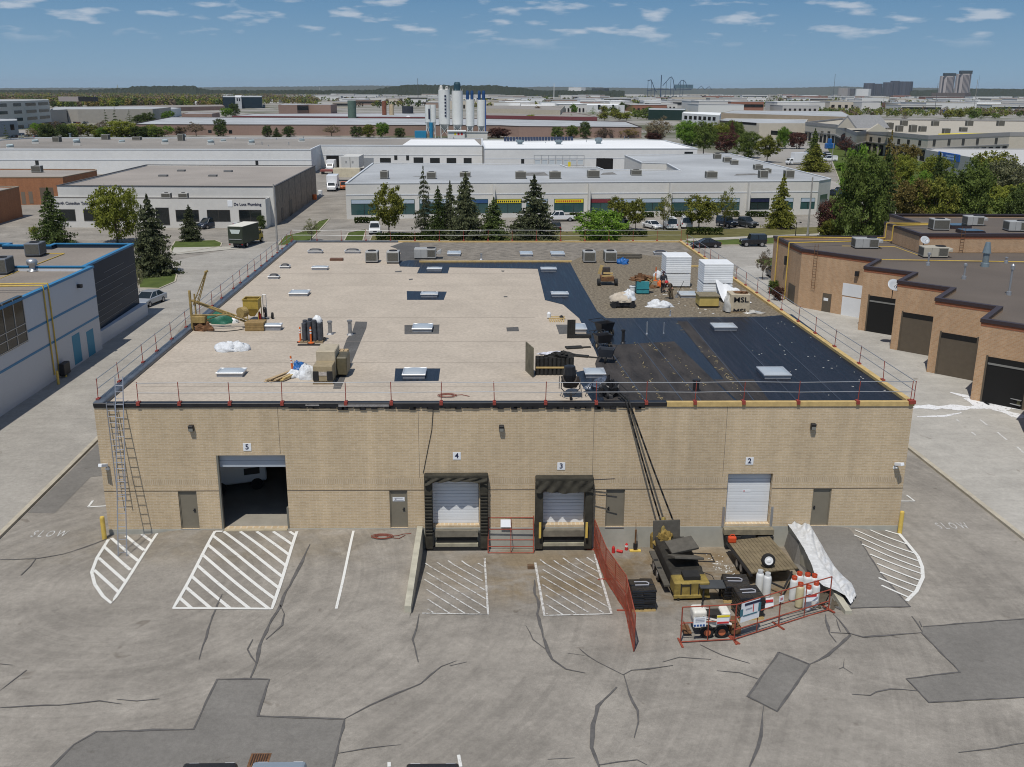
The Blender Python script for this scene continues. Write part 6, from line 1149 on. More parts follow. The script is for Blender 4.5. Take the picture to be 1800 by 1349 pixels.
for u0,u1,vf,vt,lab,up,big in((1503,1543,438,420,'long grey rooftop air conditioner on the nearer brown roof',0,1),(1623,1665,454,435,'cream rooftop air conditioner with a yellow pipe on the brown roof',0,1),(1640,1668,406,386,'square grey air conditioner at the left end of the upper brown roof',1,0),(1700,1728,398,381,'grey air conditioner with hood in the middle of the upper brown roof',1,1),(1773,1806,408,390,'grey air conditioner at the right picture edge on the upper brown roof',1,1)):
 z=7.5 if up else H2-.3;a,b=Q(u0,vf,z),Q(u1,vf,z);ac_unit(a,b.x-a.x,1.7,zat(vt,a.x,a.y)-z,lab,-.06,'air conditioners on the brick unit building',bool(big),m=mat('cream_casing',(.42,.39,.32),r=.5)if u0==1623 else None)
for u0,vf,lab in((1695,413,'low dark skylight on the upper brown roof, nearer'),(1672,403,'low dark skylight on the upper brown roof, farther')):p=Q(u0,vf,7.5);tt=thing('skylight',lab,'skylight',p);MB().box(0,0,0,2.4,2.2,.35).build('curb',BRN,tt);MB().box(.1,.1,.36,2.3,2.1,.42).build('glazing',GLASSD,tt)
p=Q(1731,469);h=zat(426,p.x,p.y)-p.z;tt=thing('flue','fat galvanised flue with a conical top on the brown roof','flue',p,-.05);GALV=mat('blue_grey_galvanised',(.22,.27,.29),r=.45,m=.4,n=3,amt=.1);MB().lathe((0,0,0),[(.42,0),(.38,h*.15),(.30,h*.17),(.30,h*.55),(.42,h*.56),(.22,h)],16).build('stack',GALV,tt)
for u,v,vt,lab in((1694,491,463,'thin silver roof vent left of the fat flue base'),(1773,519,464,'tall thin silver roof vent right of the fat flue'),(1768,463,452,'short silver roof vent right of the fat flue'),(1631,467,444,'silver roof vent beside the cream air conditioner'),(1649,434,424,'silver vent behind the cream air conditioner')):
 p=Q(u,v);h=zat(vt,p.x,p.y)-p.z;tt=thing('roof_vent',lab,'vent',p,0,'silver vents on the brown roof');MB().lathe((0,0,0),[(.22,0),(.2,.3),(.09,.32),(.09,h*.8),(.17,h*.82),(.17,h*.95),(.05,h)],12).build('vent',STEEL,tt)
def dish(p,h,r,lab):
 tt=thing('satellite_dish',lab,'satellite dish',p);MB().cyl((0,0,0),(0,0,h),.04,n=8).build('mast',DARK,tt);M=Matrix.Translation((0,-.12,h))@Matrix.Rotation(rad(50),4,'X');mb=MB();mb.lathe((0,0,0),[(r*.15,0),(r*.6,.05),(r,.16),(r*.98,.18),(r*.55,.08),(r*.1,.04)],18,M);mb.build('dish',mat('dish_grey',(.40,.42,.44),r=.4),tt,smooth=True);MB().cyl((0,-.15,h-.1),(0,-.75,h+.25),.02,n=5).build('arm',DARK,tt)
p=Q(1621,449);dish(p,1.6,.5,'small satellite dish beside the cream air conditioner');q=px_on(1581,524,V[5],V[4],0);dish((57.75,39.9,4.4),1.2,.62,'satellite dish on the corner pier between two dark bay doors')
p=at(1353,492);car('sedan',PB,(p.x+1.2,p.y+1,-.3),0,'black car parked beside the left end wall of the brick unit building')
# things inside and before the open right bay
p=at(1752,700);tt=thing('wrapped_bale','grey wrapped bale standing in the open right bay door','bale',p,.6);MB().box(-.8,-.4,0,.8,.5,1.0).build('bale',mat('grey_bale',(.20,.18,.17),r=.5,n=3,amt=.3),tt,bevel=.06)
p=at(1795,715);tt=thing('trolley','metal trolley at the right picture edge by the open bay','trolley',p,.6);MB().box(-1,-.4,.3,.6,.4,.36).box(-1,-.4,.7,.6,.4,.75).build('shelf',STEEL,tt);MB().box(-.9,-.3,.37,.2,.3,.65).build('load',mat('olive_load',(.1,.1,.05)),tt)
# ---------------------------------------------------------------- grey plumbing shop with two signs
GRS=mat('pale_grey_render',(.58,.565,.53),r=.9,n=1.2,amt=.05,n2=.1,amt2=.08);GRV2=mat('grey_gravel_roof',(.30,.27,.24),r=.95,n=4,amt=.14,n2=.08,amt2=.14);DBRK=brick('dull_brown_brick',(.20,.155,.115),(.16,.12,.09),(.2,.17,.14),.4,.1)
H3=height((483,397),328.3);P3=roofpts([(100,326.7),(482,328.3),(554,291.7),(257,290)],H3)
t=thing('shop_building','grey rendered shop building lettered North Canadian Tool and De Luca Plumbing','building',(*P3[1],-.3));solid(t,P3,-.3,H3,GRS,GRV2,.25,.3,capm=mat('dark_grey_coping',(.08,.08,.085)),caph=.07)
a,b=P3[1],P3[2];M=wall_frame(a,b);Ln=math.dist(a,b);mb=MB();panel(mb,M,.6,-.3,Ln,H3-.1,0,.03);sw=mb.build('side_wall',mat('brown_rubble_brick',(.23,.19,.15),r=.9,n=1.2,amt=.35),t,W=True)
for k in range(1,7):mb=MB();panel(mb,M,Ln*k/7,-.2,Ln*k/7+.12,H3-.1,.03,.05);mb.build('joint',DARK,sw,W=True)
mb=MB();panel(mb,M,Ln*.27,-.3,Ln*.34,2.6,.03,.06);mb.build('door',DARK,t,W=True);mb=MB();panel(mb,M,Ln*.1,0,Ln*.13,2.2,.03,.06);mb.build('door',DARK,t,W=True)
d3=(Vector(P3[1])-Vector(P3[0])).normalized();nrm=Vector((d3 .y,-d3 .x));f0=tuple(Vector(P3[0])+nrm*3.4-d3*.5);f1=tuple(Vector(P3[1])+nrm*3.4-d3*.9)
H3b=plane_hit(440,350.5,f0,f1)[1];solid(t,[f0,f1,tuple(Vector(f1)-nrm*3.37),tuple(Vector(f0)-nrm*3.37)],-.3,H3b,GRS,mat('dark_flat_roof',(.05,.045,.042)),.12,.15,nm='front_wall')
px_win(t,f0,f1,[(105,369,132,388),(148,369,180,388),(190,369,222,388),(275,366,297,395),(310,370,349,389),(365,370,404,389),(421,370,459,389)],GLASSD,'window',-.3,.02,frame=mat('bronze_frame',(.06,.055,.05)))
M=wall_frame(f0,f1);s0,z0=plane_hit(96,357.5,f0,f1);s1,z1=plane_hit(179.5,357.5,f0,f1);sz=1.0;tt=text_mesh('North Canadian Tool Co. Ltd.',1);wd=max(v.co.x for v in tt.vertices)-min(v.co.x for v in tt.vertices);k=(s1-s0)/wd
text('North Canadian Tool Co. Ltd.',k,NAVY,M@Matrix.Translation(((s0+s1)/2,z0,.05)),t,'lettering',True)
s0,z0=plane_hit(411,359.5,f0,f1);s1,_=plane_hit(459,359.5,f0,f1);tt=text_mesh('De Luca Plumbing',1);wd=max(v.co.x for v in tt.vertices)-min(v.co.x for v in tt.vertices);k=(s1-s0)/wd
text('De Luca Plumbing',k,NAVY,M@Matrix.Translation(((s0+s1)/2,z0,.05)),t,'lettering',True);s,z=plane_hit(404,358.5,f0,f1);mb=MB();panel(mb,M,s-.4,z-.5,s+.45,z+.55,.0,.05);mb.build('shop_emblem',SIGNW,t,W=True,bevel=.1)
for u0,u1,vf,vt,lab in((274,290,349.5,341,'small air conditioner on the shop canopy, left of two'),(304,320,349.5,341,'small air conditioner on the shop canopy, right of two')):
 c=M@Vector((plane_hit((u0+u1)/2,349,f0,f1)[0],H3b,-.3));ac_unit(c,1.6,1.0,.95,lab,0,'air conditioners on the shop canopy',m=mat('pale_casing',(.45,.44,.41),r=.5))
for u,v,vt in((222,316,302),(302,295,285),(360,318,305),(414,296,287),(438,318,306),(488,297,283),(375,325,317)):vent(u,v,vt,.12,STEEL,H3-.25,t)
for u0,u1,v in((278,293,311),(311,324,302),(366,380,311),(393,407,303)):a,b=at(u0,v,H3-.25),at(u1,v,H3-.25);MB().box(a.x,a.y,H3-.25,b.x,a.y+1.2,H3+.1).build('roof_hatch',mat('roof_hatch_grey',(.16,.16,.16)),t,W=True)
# ---------------------------------------------------------------- orange brick buildings on the far left
OB=brick('orange_brick',(.34,.135,.055),(.28,.105,.045),(.3,.18,.11),.3,.1)
H4=height((110,360),311.5);P4=roofpts([(-60,312),(110,311.5),(170,300),(169,298),(-60,297)],H4);t=thing('brick_building','orange brick unit building behind the shop at the left picture edge','building',(*P4[1],-.3));solid(t,P4,-.3,H4,OB,GRV2,.2,.3,capm=mat('sand_coping',(.30,.25,.19)),caph=.07)
px_win(t,P4[0],P4[1],[(38,338,45,359),(51,337,58,358)],mat('weathered_door',(.16,.13,.1)),'door',-.04,.03);px_win(t,P4[0],P4[1],[(71,330,95,360)],mat('brown_shutter',(.12,.09,.065)),'overhead_door',-.04,.03)
for u,v,vt,r_ in((149,307,288,.35),(36,309,294,.12),(2,309,292,.1),(105,307,299,.12)):vent(u,v,vt,r_,GALV,H4-.2,t)
a,b=at(55,304,H4-.2),at(72,304,H4-.2);ac_unit(a,b.x-a.x,1.5,1.5,'cream air conditioner on the orange brick building at the left',0,'far rooftop units')
H5=height((34,381),328.5);P5=roofpts([(-40,345),(33,328.5),(-60,327)],H5);t=thing('brick_building','dark side of a red brown brick building cut by the left picture edge','building',(*P5[1],-.3));solid(t,P5,-.3,H5,OB,GRV2,.2,.3,capm=mat('sand_coping',(.3,.25,.19)),caph=.07)
# ================================================================== BUILDINGS OF THE MIDDLE DISTANCE
PALE=mat('pale_precast',(.60,.585,.545),r=.9,n=.8,amt=.05,n2=.06,amt2=.07);PALEW=mat('white_precast',(.64,.64,.625),r=.9,n=.8,amt=.05,n2=.05,amt2=.06)
RFG=mat('grey_membrane_roof',(.37,.385,.395),r=.85,n=1.5,amt=.07,n2=.06,amt2=.22);RFW=mat('white_membrane_roof',(.76,.77,.77),r=.8,n2=.05,amt2=.06);RFB2=mat('brown_grey_gravel_roof',(.255,.235,.21),r=.95,n=1.5,amt=.14,n2=.04,amt2=.2)
GTEAL=mat('teal_glazing',(.035,.085,.085),r=.12,spec=.7);COPG=mat('pale_coping',(.62,.64,.66),r=.5)
def roof_unit(u0,u1,vf,vt,z,lab,grp,m=None,dy=1.8):a,b=at(u0,vf,z),at(u1,vf,z);return ac_unit(a,b.x-a.x,dy,max(.5,zat(vt,a.x,a.y)-z),lab,0,grp,m=m)
# strip mall
H6=height((1437,377.5),318);P6=roofpts([(607,322.7),(1440,318),(1461,314.5),(1285,270.5),(1098,273),(1128,286),(1172,287.5),(1195,300),(1100,298.5),(1062,298.5),(1050,294),(997,294),(985,289.5),(655,287)],H6)
t=thing('strip_mall','long pale shop row with a light grey roof and teal shop windows behind the warehouse','building',(*P6[0],-.3));solid(t,P6,-.3,H6,PALE,RFG,.15,.3,capm=COPG,caph=.08)
a,b=P6[0],P6[1];M=wall_frame(a,b);Ln=math.dist(a,b)
bays=[(617,663),(697,729),(737,792),(805,858),(868,917),(925,963),(974,1026),(1036,1074),(1081,1120),(1127,1167),(1180,1225),(1238,1300),(1312,1352),(1358,1394),(1407,1432)]
for k,(u0,u1)in enumerate(bays):
 f=(u0-610)/825;vt,vb=351-3*f,384-11*f;s0,_=plane_hit(u0,360,a,b);s1,_=plane_hit(u1,360,a,b);um=(u0+u1)/2;zt,zb=plane_hit(um,vt,a,b)[1],plane_hit(um,vb-6,a,b)[1]
 mb=MB();panel(mb,M,s0,zb,s1,zt,-.4,.03);o=mb.build('shop_window',GTEAL if k not in(8,12)else mat('dark_teal',(.02,.035,.035),r=.1),t,W=True)
 n=max(2,int((s1-s0)/1.8))
 for i in range(1,n):mb=MB();x=s0+(s1-s0)*i/n;panel(mb,M,x-.04,zb,x+.04,zt-.9,.03,.06);mb.build('mullion',DARK,o,W=True)
 c={4:SYEL,6:SYEL,7:mat('maroon_sign',(.18,.03,.04)),12:NAVY,3:mat('sign_teal2',(.03,.08,.2))}.get(k,mat('pale_blue_band',(.40,.47,.55),r=.5));mb=MB();panel(mb,M,s0+.1,zt-.75,s1-.1,zt-.12,.03,.1);mb.build('sign_band',c,o,W=True)
 if k in(4,6):
  mb=MB()
  for i in range(12):x=s0+.4+(s1-s0-.8)*i/12;panel(mb,M,x,zt-.62,x+.22,zt-.3,.1,.115)
  mb.build('sign_lettering',SRED if k==6 else NAVY,o,W=True)
zz=plane_hit(1000,340,a,b)[1];mb=MB();panel(mb,M,0,zz-.12,Ln,zz+.05,0,.06);mb.build('ledge',COPG,t,W=True)
for u in(866,1033,1175,1313):s,_=plane_hit(u,340,a,b);mb=MB();mb.prism([(s,-.3),(s+.35,-.3),(s+.35,H6-.6),(s,H6-.2)],0,1.1,M);mb.build('fin',PALE,t,W=True)
sa,sb=P6[1],P6[2];Ms=wall_frame(sa,sb);mb=MB();L2=math.dist(sa,sb);panel(mb,Ms,L2*.2,.9,L2*.8,3.4,-.3,.03);mb.build('shop_window',GTEAL,t,W=True)
g6='air conditioners on the strip mall roof';casg=mat('tan_grey_casing',(.36,.35,.31),r=.5)
for k,(u0,u1,vf,vt)in enumerate(((668,682,315,301),(750,766,315,303),(808,827,312,303),(906,925,315,302),(966,986,315,302),(1033,1054,313,300),(1110,1128,309,299),(1242,1261,314,302),(1336,1350,314,300),(1381,1396,314,300),(1256,1268,280,271),(1273,1286,286,277),(1286,1298,290,282),(1327,1341,299,290),(1344,1356,305,297))):
 roof_unit(u0,u1,vf,vt,H6-.15,('air conditioner at the far left of the strip mall roof','air conditioner behind the thin spruce top','air conditioner behind the central spruces','air conditioner left of the dark roof stain','air conditioner right of the dark roof stain','air conditioner in the middle of the strip mall roof','double air conditioner right of the small round roof vent','air conditioner beside the roof pipe on the mall roof','front air conditioner of the right hand roof cluster','rightmost air conditioner on the strip mall roof','air conditioner at the back corner of the mall roof','second air conditioner from the back corner of the mall roof','third air conditioner from the back corner of the mall roof','pale air conditioner above the right hand roof cluster','small air conditioner within the right hand roof cluster')[k],g6,casg,2.0)
for u,v,vt in((700,296,286),(808,297,286),(766,296,286),(1091,293,280),(1192,310,298),(1282,296,284),(1294,297,286),(1078,314,306),(955,290,286),(993,312,298)):vent(u,v,vt,.12,STEEL,H6-.15,t,name='vent_pipe')
mb=MB()
for(u0,u1,v0,v1)in((905,965,303,310),(1055,1085,303,308),(725,770,309,311),(1290,1335,305,309)):
 q=[at(u,v,H6-.145)for u,v in((u0,v1),(u1,v1-1),(u1-8,v0),(u0+5,v0+1))];MB().face([tuple(p)for p in q]).build('ponding_stain',mat('roof_stain',(.17,.165,.155),r=.9,n=.8,amt=.5),t,W=True)
 # long grey works behind
H7=6.5;zb7=-.3
P7=roofpts([(-40,262.5),(546.5,263.3),(563,255.7),(848,256.5),(848,244),(705,243.5),(60,242.5),(-40,249)],H7);t=thing('warehouse','very long pale grey works with a brown gravel roof spanning the left half','warehouse',(*P7[1],-.3));solid(t,P7,-.3,H7,PALEW,RFB2,.2,.35,capm=COPG,caph=.15)
a,b=P7[0],P7[1];M=wall_frame(a,b);Ln=math.dist(a,b);zz=plane_hit(200,281,a,b)[1];mb=MB();panel(mb,M,0,zz-.18,Ln,zz+.1,0,.08);mb.build('ledge',COPG,t,W=True);px_win(t,a,b,[(62,282,68,290),(62,290.5,68,295),(449,281,454,291)],GLASSD,'window',-.05,.05)
c,d=P7[2],P7[3];M2=wall_frame(c,d);px_win(t,c,d,[(574,274,596,300)],DKH,'dock_door',-.05,.05);px_win(t,c,d,[(640,278,657,300),(604,277,628,300)],mat('shaded_dock_door',(.25,.27,.29)),'dock_door',-.05,.05);px_win(t,c,d,[(668,278,687,287),(756,278,773,288),(785,278,802,288),(815,278,829,288),(727,277,744,288)],GLASSD,'dock_door',-.05,.05);px_win(t,c,d,[(693,273.5,698.5,281.5),(714,273.5,719,282)],GLASSD,'window',-.05,.05)
zz=plane_hit(700,272.5,c,d)[1];mb=MB();panel(mb,M2,0,zz-.12,math.dist(c,d),zz+.06,0,.06);mb.build('ledge',COPG,t,W=True)
PW7=roofpts([(705,255.8),(846,256),(834,244.5),(722,244.5)],H7);MB().face([(*p,H7-.17)for p in PW7]).build('white_roof_sheet',RFW,t,W=True)
g7='roof turbines and fans on the long grey works'
for k,(u,v,vt)in enumerate(((18,263,252),(62,253,244),(135,256,242),(214,252,245),(290,254,243),(322,245,235),(370,255,244),(442,255,244),(392,250,244),(530,250,243))):
 p=at(u,v,H7-.2);tt=thing('roof_fan',('galvanised roof fan hood at the left picture edge','rust tinted roof fan near the left end of the works roof','large galvanised fan hood at the left of the works roof','small fan hood between two large hoods on the works roof','large galvanised fan hood in line with the shop roof corner','boxy fan hood at the back edge of the works roof','galvanised fan hood behind the shop roof','galvanised fan hood near the right end of the works roof','small fan hood behind the middle of the works roof','small fan hood at the right back of the works roof')[k],'roof fan',p,.5,g7);h=max(1.,zat(vt,p.x,p.y)-p.z);MB().box(-.9,-.9,0,.9,.9,h*.35).build('curb',PALE,tt);MB().cyl((-.7,0,h*.45),(.9,-.4,h*.62),h*.38,h*.30,12).build('hood',GALV,tt)
for k,(u0,u1,vf,vt)in enumerate(((92,104,250,241),(178,190,246,237),(312,322,248,236),(232,246,247,241))):roof_unit(u0,u1,vf,vt,H7-.2,('cream box unit at the left of the works roof','cream box unit at the back edge of the works roof','pale box unit in the middle of the works roof','dark low unit on the works roof')[k],'box units on the long grey works',casg,2.5)
P8=roofpts([(852,262),(1226,261.5),(1168,247),(1130,246),(846,246.5)],H7);t=thing('warehouse','pale works with a bright white roof and one big dark door','warehouse',(*P8[0],-.3));solid(t,P8,-.3,H7,PALEW,RFW,.2,.35,capm=COPG,caph=.12)
a,b=P8[0],P8[1];px_win(t,a,b,[(1048,278,1077.5,298)],DKH,'overhead_door',-.05,.05);px_win(t,a,b,[(916,280,921.5,288),(1203,267,1218,273)],GLASSD,'window',-.05,.05);M=wall_frame(a,b);zz=plane_hit(1000,278.5,a,b)[1];mb=MB();panel(mb,M,0,zz-.12,math.dist(a,b),zz+.06,0,.05);mb.build('ledge',COPG,t,W=True)
for k,(u,v,vt)in enumerate(((914,254,246),(982,254,246),(1052,253,242))):p=at(u,v,H7-.2);h=zat(vt,p.x,p.y)-p.z;tt=thing('roof_fan',('round fan on the white roof, left of three','round fan on the white roof, middle of three','round fan on the white roof, right of three')[k],'roof fan',p,0,'round fans on the white roof');MB().lathe((0,0,0),[(.8,0),(.8,.5),(1.25,h*.5),(1.2,h*.9),(.4,h)],14).build('hood',GALV,tt)
# solar rack on the white roof, glass rack by the door
p0,p1=at(888,248.5,H7-.1),at(1010,247.5,H7-.1);tt=thing('solar_array','long dark solar array along the back of the white roof','solar panels',p0);n=24
for k in range(n):q=p0 .lerp(p1,k/n);MB().cbox((q.x,q.y,q.z+.7),(p1-p0).length/n*.85,2.4,.08,0,.5).build('panel',mat('solar_panel',(.03,.04,.07),r=.2),tt,W=True)
s0,z0=plane_hit(936,290,a,b);s1,z1=plane_hit(1023,272,a,b);tt=thing('glass_rack','tall steel rack of glazed frames standing against the pale works','rack',M@Vector((s0,-.3,2)));tt.rotation_euler.z=math.atan2(b[1]-a[1],b[0]-a[0]);W2=s1-s0
for k in range(8):MB().box(W2*k/7-.06,-1.6,0,W2*k/7+.06,-1.4,z1+.3).build('upright',STEEL,tt)
for z in(.2,2.2,4.0,z1+.2):MB().box(0,-1.6,z,W2,-1.45,z+.12).build('shelf_rail',STEEL,tt)
for k in range(7):
 for z in(.5,2.5):MB().box(W2*k/7+.3,-1.45,z,W2*(k+1)/7-.3,-1.2,z+1.3).build('glazed_frame',mat('white_frame_glass',(.5,.55,.58),r=.3),tt)
MB().box(W2*.68,-1.65,.3,W2*.73,-1.5,3.2).build('yellow_crate',SYEL,tt)
# silos
SILW=mat('silo_white',(.68,.69,.67),r=.5,n=.8,amt=.06);SILG=mat('silo_cone_grey',(.42,.43,.42),r=.5);FBL=mat('filter_blue',(.015,.06,.17),r=.5);DTEAL=mat('filter_teal',(.02,.06,.08),r=.6)
DS=243.5
def silo(u0,u1,vt,vc,lab,caps=(),vb=DS,m=SILW,legs=True,cone=True,cat='silo',grp='white silos of the plant'):
 c=at((u0+u1)/2,vb);r=abs(at(u1,vb).x-at(u0,vb).x)/2;zt,zc=zat(vt,c.x,c.y),zat(vc,c.x,c.y);t=thing('silo',lab,cat,c,0,grp);zt-=c.z;zc-=c.z
 MB().lathe((0,0,0),[(r*.98,zc),(r,zc+.1),(r,zt-.3),(r*.9,zt)],24).build('tank',m,t,smooth=False)
 if cone:MB().lathe((0,0,0),[(.3,zc*.42),(r*.97,zc-.01)],20).build('cone',SILG,t)
 if legs:
  for k in range(4):x,y=r*.88*math.cos(.78+k*1.57),r*.88*math.sin(.78+k*1.57);MB().box(x-.16,y-.16,0,x+.16,y+.16,zc+.4).build('leg',m,t)
  MB().cyl((-r*.6,-r*.65,zc*.2),(r*.6,-r*.65,zc*.85),.1,n=5).build('brace',m,t);MB().cyl((r*.6,-r*.65,zc*.2),(-r*.6,-r*.65,zc*.85),.1,n=5).build('brace',m,t)
 MB().lathe((0,0,zt-.2),[(r*1.01,0),(r*1.01,.08)],20).build('rim',m,t)
 for k in range(14):a_=k*.449;MB().cyl((r*.97*math.cos(a_),r*.97*math.sin(a_),zt-.2),(r*.97*math.cos(a_),r*.97*math.sin(a_),zt+1.0),.05,n=4).build('rail_post',m,t)if grp.startswith('white')and vt<170 and k%2==0 else None
 for du,w_,vtop,mm in caps:cc=at((u0+u1)/2+du,vb);z2=zat(vtop,c.x,c.y)-c.z;rr=w_*r*2;MB().lathe((cc.x-c.x,0,0),[(rr*.5,zt-.1),(rr*.5,zt+1.2),(rr*.5,z2-1),(rr*.35,z2)],14).build('filter',mm,t)
 return t,c,r,zt,zc
s1_=silo(771.7,791.5,158,219,'tallest pair of white silos, the left one with a cluttered top',[(-5,.28,150,PALE),(5,.28,152,PALE)]);s2_=silo(795,814,160,219.5,'tall white silo topped by a large dark teal filter',[(0,.62,144.5,DTEAL)])
s3_=silo(819,834,175.5,222,'white silo with twin blue filters, left of two',[(-4.2,.36,159.5,FBL),(3.6,.36,159.5,FBL)]);s4_=silo(839,854,176,222,'white silo with twin blue filters, right of two',[(-3.8,.36,159.5,FBL),(3.8,.36,159.5,FBL)])
s5_=silo(748,759,184.5,215.5,'shorter white silo on legs, left of the joined pair');s6_=silo(757.5,767,184.5,215.5,'shorter white silo on legs, right of the joined pair');s7_=None
for(t_,c,r,zt,zc),n,w_ in((s1_,7,.9),(s5_,6,.8)):
 for k in range(n):MB().box(r*.1,-r*1.03,zt*.9-k*(zt-zc)*.095-1.1,r*.1+w_,-r*.985,zt*.9-k*(zt-zc)*.095-.25).build('lettering',NAVY,t_)
t_,c,r,zt,zc=s4_;MB().box(r*.86,-r*.6,zc*.1,r*1.06,-r*.4,zt).build('ladder_cage',SBLUE,t_)
t_,c,r,zt,zc=s5_;MB().cyl((r*.9,-r,0),(r*.9,-r,zc),.9,n=12).build('blue_duct',mat('plant_blue',(.02,.20,.36),r=.5),t_)
p=at(729,244);q=at(749.5,244);tt=thing('container','bright blue container at the foot of the white silos','container',p);MB().box(0,0,0,q.x-p.x,4,zat(230.5,p.x,p.y)-p.z).build('box',MATS['plant_blue'],tt,bevel=.1)
p=at(788,245);q=at(817,245);tt=thing('plant_hut','white plant hut with small coloured emblems between the silo legs','hut',p);hh=zat(231.5,p.x,p.y)-p.z;MB().box(0,0,0,q.x-p.x,5,hh).build('wall',PALEW,tt);MB().box(-.6,-.6,hh+.01,q.x-p.x+.6,5.6,hh+.5).build('roof',RFW,tt)
for k,m_ in enumerate((SYEL,SRED,SRED)):MB().box(3+k*1.6,-.06,2,4+k*1.6,0,3.2).build('emblem',m_,tt)
p=at(854,244);q=at(883,246);tt=thing('plant_hut','long low pale shed right of the silo legs','shed',at(818,245));MB().box(0,0,0,11,6,3.2).build('wall',PALE,tt);MB().box(-.3,-.3,3.21,11.3,6.3,3.5).build('roof',RFG,tt)
# brown block works behind the silos
PKB=mat('pinkish_brown_block',(.27,.185,.15),r=.9,n=.8,amt=.08,n2=.05,amt2=.1);MARO=mat('maroon_trim',(.16,.045,.05),r=.6)
def blk(lab,base,top,roof,wm,rm,name='warehouse',cat='warehouse',grp=None,capm=None,caph=.1,wins=(),par=.2,zb=-.3):
 Hh=height(base,top);P=roofpts(roof,Hh);t=thing(name,lab,cat,(*P[0],zb),0,grp);solid(t,P,zb,Hh,wm,rm,par,.4,capm=capm,caph=caph)
 if wins:px_win(t,P[0],P[1],wins,GLASSD,'window',-.06,.08)
 return t,P,Hh
blk('very long low pinkish brown block works with a pale roof behind the silos',(1128,243),224,[(230,219),(880,221),(912,222.5),(1128,224),(1100,214),(860,209),(300,206)],PKB,RFG,capm=mat('dark_brown_trim',(.07,.05,.045)),caph=.18,wins=[(366,229,372,234),(402,229,408,235)])
blk('pinkish brown block hall standing on the left end of the long works',(319,219),199.5,[(319,200),(372.5,200),(386,198),(330,197.5)],PKB,RFG);blk('brown block shop with a dark loading recess behind the long works',(490,200),184,[(489,184.5),(522,184.5),(542,184),(545,184),(581,184.5),(592,183.5),(500,182)],PKB,RFG,wins=[(523,187,542,194)])
blk('low hall with maroon roof edges left of the silos',(410,212),203.5,[(408,204),(760,206),(760,199),(450,200)],MARO,RFG);blk('low hall with maroon roof edges right of the silos',(1030,212),203,[(854,203),(1050,206),(1010,198),(854,196)],MARO,RFB2)
blk('beige low hall in front of the white shop fronts right of the silos',(993,203),189,[(854,191),(985,194),(993,186),(854,186)],mat('beige_block',(.42,.38,.30),n=.5,amt=.08),RFB2)
for(u0,u1,vt,vc,vb,m_,lab)in((612,627,177,213,214,mat('dull_green_silo',(.09,.14,.115),n=.6,amt=.2),'dull green process tower beside the maroon edged hall'),(672,680,178,206,210,mat('rust_silo',(.20,.075,.045),n=.6,amt=.3),'rusty red brown silo left of the tan one'),(684.5,693,184,206,210,mat('tan_silo',(.48,.38,.25),n=.6,amt=.15),'tan silo right of the rusty one'),(707,727,187,205,207,mat('black_tank',(.03,.035,.045)),'broad dark tank behind the white tent roof')):silo(u0,u1,vt,vc,lab,vb=vb,m=m_,grp='process silos of the brown works')
p=at(703,213.5);tt=thing('tent','white peaked tent roof in front of the dark tank','tent',p);q=at(731,213.5);w2=q.x-p.x;mb=MB();mb.v=[(0,0,1.5),(w2,0,1.5),(w2,9,1.5),(0,9,1.5),(w2/2,4.5,4.2)];mb.f=[(0,1,4),(1,2,4),(2,3,4),(3,0,4)];mb.build('canopy',SIGNW,tt);[MB().box(x-.15,y-.15,0,x+.15,y+.15,1.5).build('leg',WHITE,tt)for x in(.2,w2-.2)for y in(.2,8.8)]
# office block and grey works at the far left
OFF=mat('pale_office_panels',(.52,.51,.46),r=.8,n=.3,amt=.05);H9=height((42,224),177)
P9=roofpts([(-30,179),(41,177.5),(86,176),(83,174.5),(-20,174.5)],H9);t=thing('office_building','four storey pale office block with blue green window bands at the left','building',(*P9[1],-.3));solid(t,P9,-.3,H9,OFF,RFG,.4,.4)
for k in range(4):
 z=H9-3.1-k*4.2
 for a,b,s0,s1 in((P9[0],P9[1],.3,.55),(P9[0],P9[1],.72,.92),(P9[1],P9[2],.06,.44),(P9[1],P9[2],.54,.95)):
  Ln=math.dist(a,b);M=wall_frame(a,b);mb=MB();panel(mb,M,Ln*s0,z,Ln*s1,z+1.8,-.05,.12);mb.build('window',mat('blue_green_windows',(.02,.045,.055),r=.1),t,W=True)
MB().box(P9[0][0]+18,P9[1][1]+6,H9-.3,P9[0][0]+30,P9[1][1]+12,H9+2.5).build('penthouse',mat('grey_pink_panels',(.33,.29,.28)),t,W=True);MB().box(P9[0][0]+31,P9[1][1]+5,H9-.3,P9[0][0]+40,P9[1][1]+11,H9+2.4).build('penthouse',DARK,t,W=True)
CONCW=mat('ribbed_grey_concrete',(.37,.345,.30),r=.9,n=.4,amt=.07)
blk('grey ribbed concrete works with a recessed dark bay behind the office block',(268,215),191.5,[(88,194),(118,192.5),(136,192.5),(268,192),(300,189),(250,187),(95,188)],CONCW,RFG,wins=[(118,195,136,214)]);blk('white stub of the grey concrete works beside the dark firs',(294,208),193,[(267.5,193),(294,193.5),(318,190),(300,189)],PALEW,RFG)
blk('small grey building with dark glass at the left picture edge',(30,238),211.5,[(-20,214),(30,212),(30,209),(-20,209)],mat('blue_grey_panels',(.30,.32,.34)),RFG,wins=[(18,219,25,229)])
blk('low brown roofed building among the trees at the left',(560,205),196,[(195,190),(395,187),(390,184),(210,186)],PKB,RFB2)
blk('dark glass office bar with a white entrance block at the left of centre',(455,188),170,[(391,171),(460,171),(461,168.5),(392,168.5)],mat('dark_teal_office',(.02,.04,.055),r=.15),RFG,'office_building','building');blk('white entrance block in the middle of the dark glass office bar',(424,190),170,[(413,170.5),(424,170.5),(425,168),(413,168)],PALEW,RFW,'office_building','building',wins=[(416,173,418,178),(420,173,422,178)])
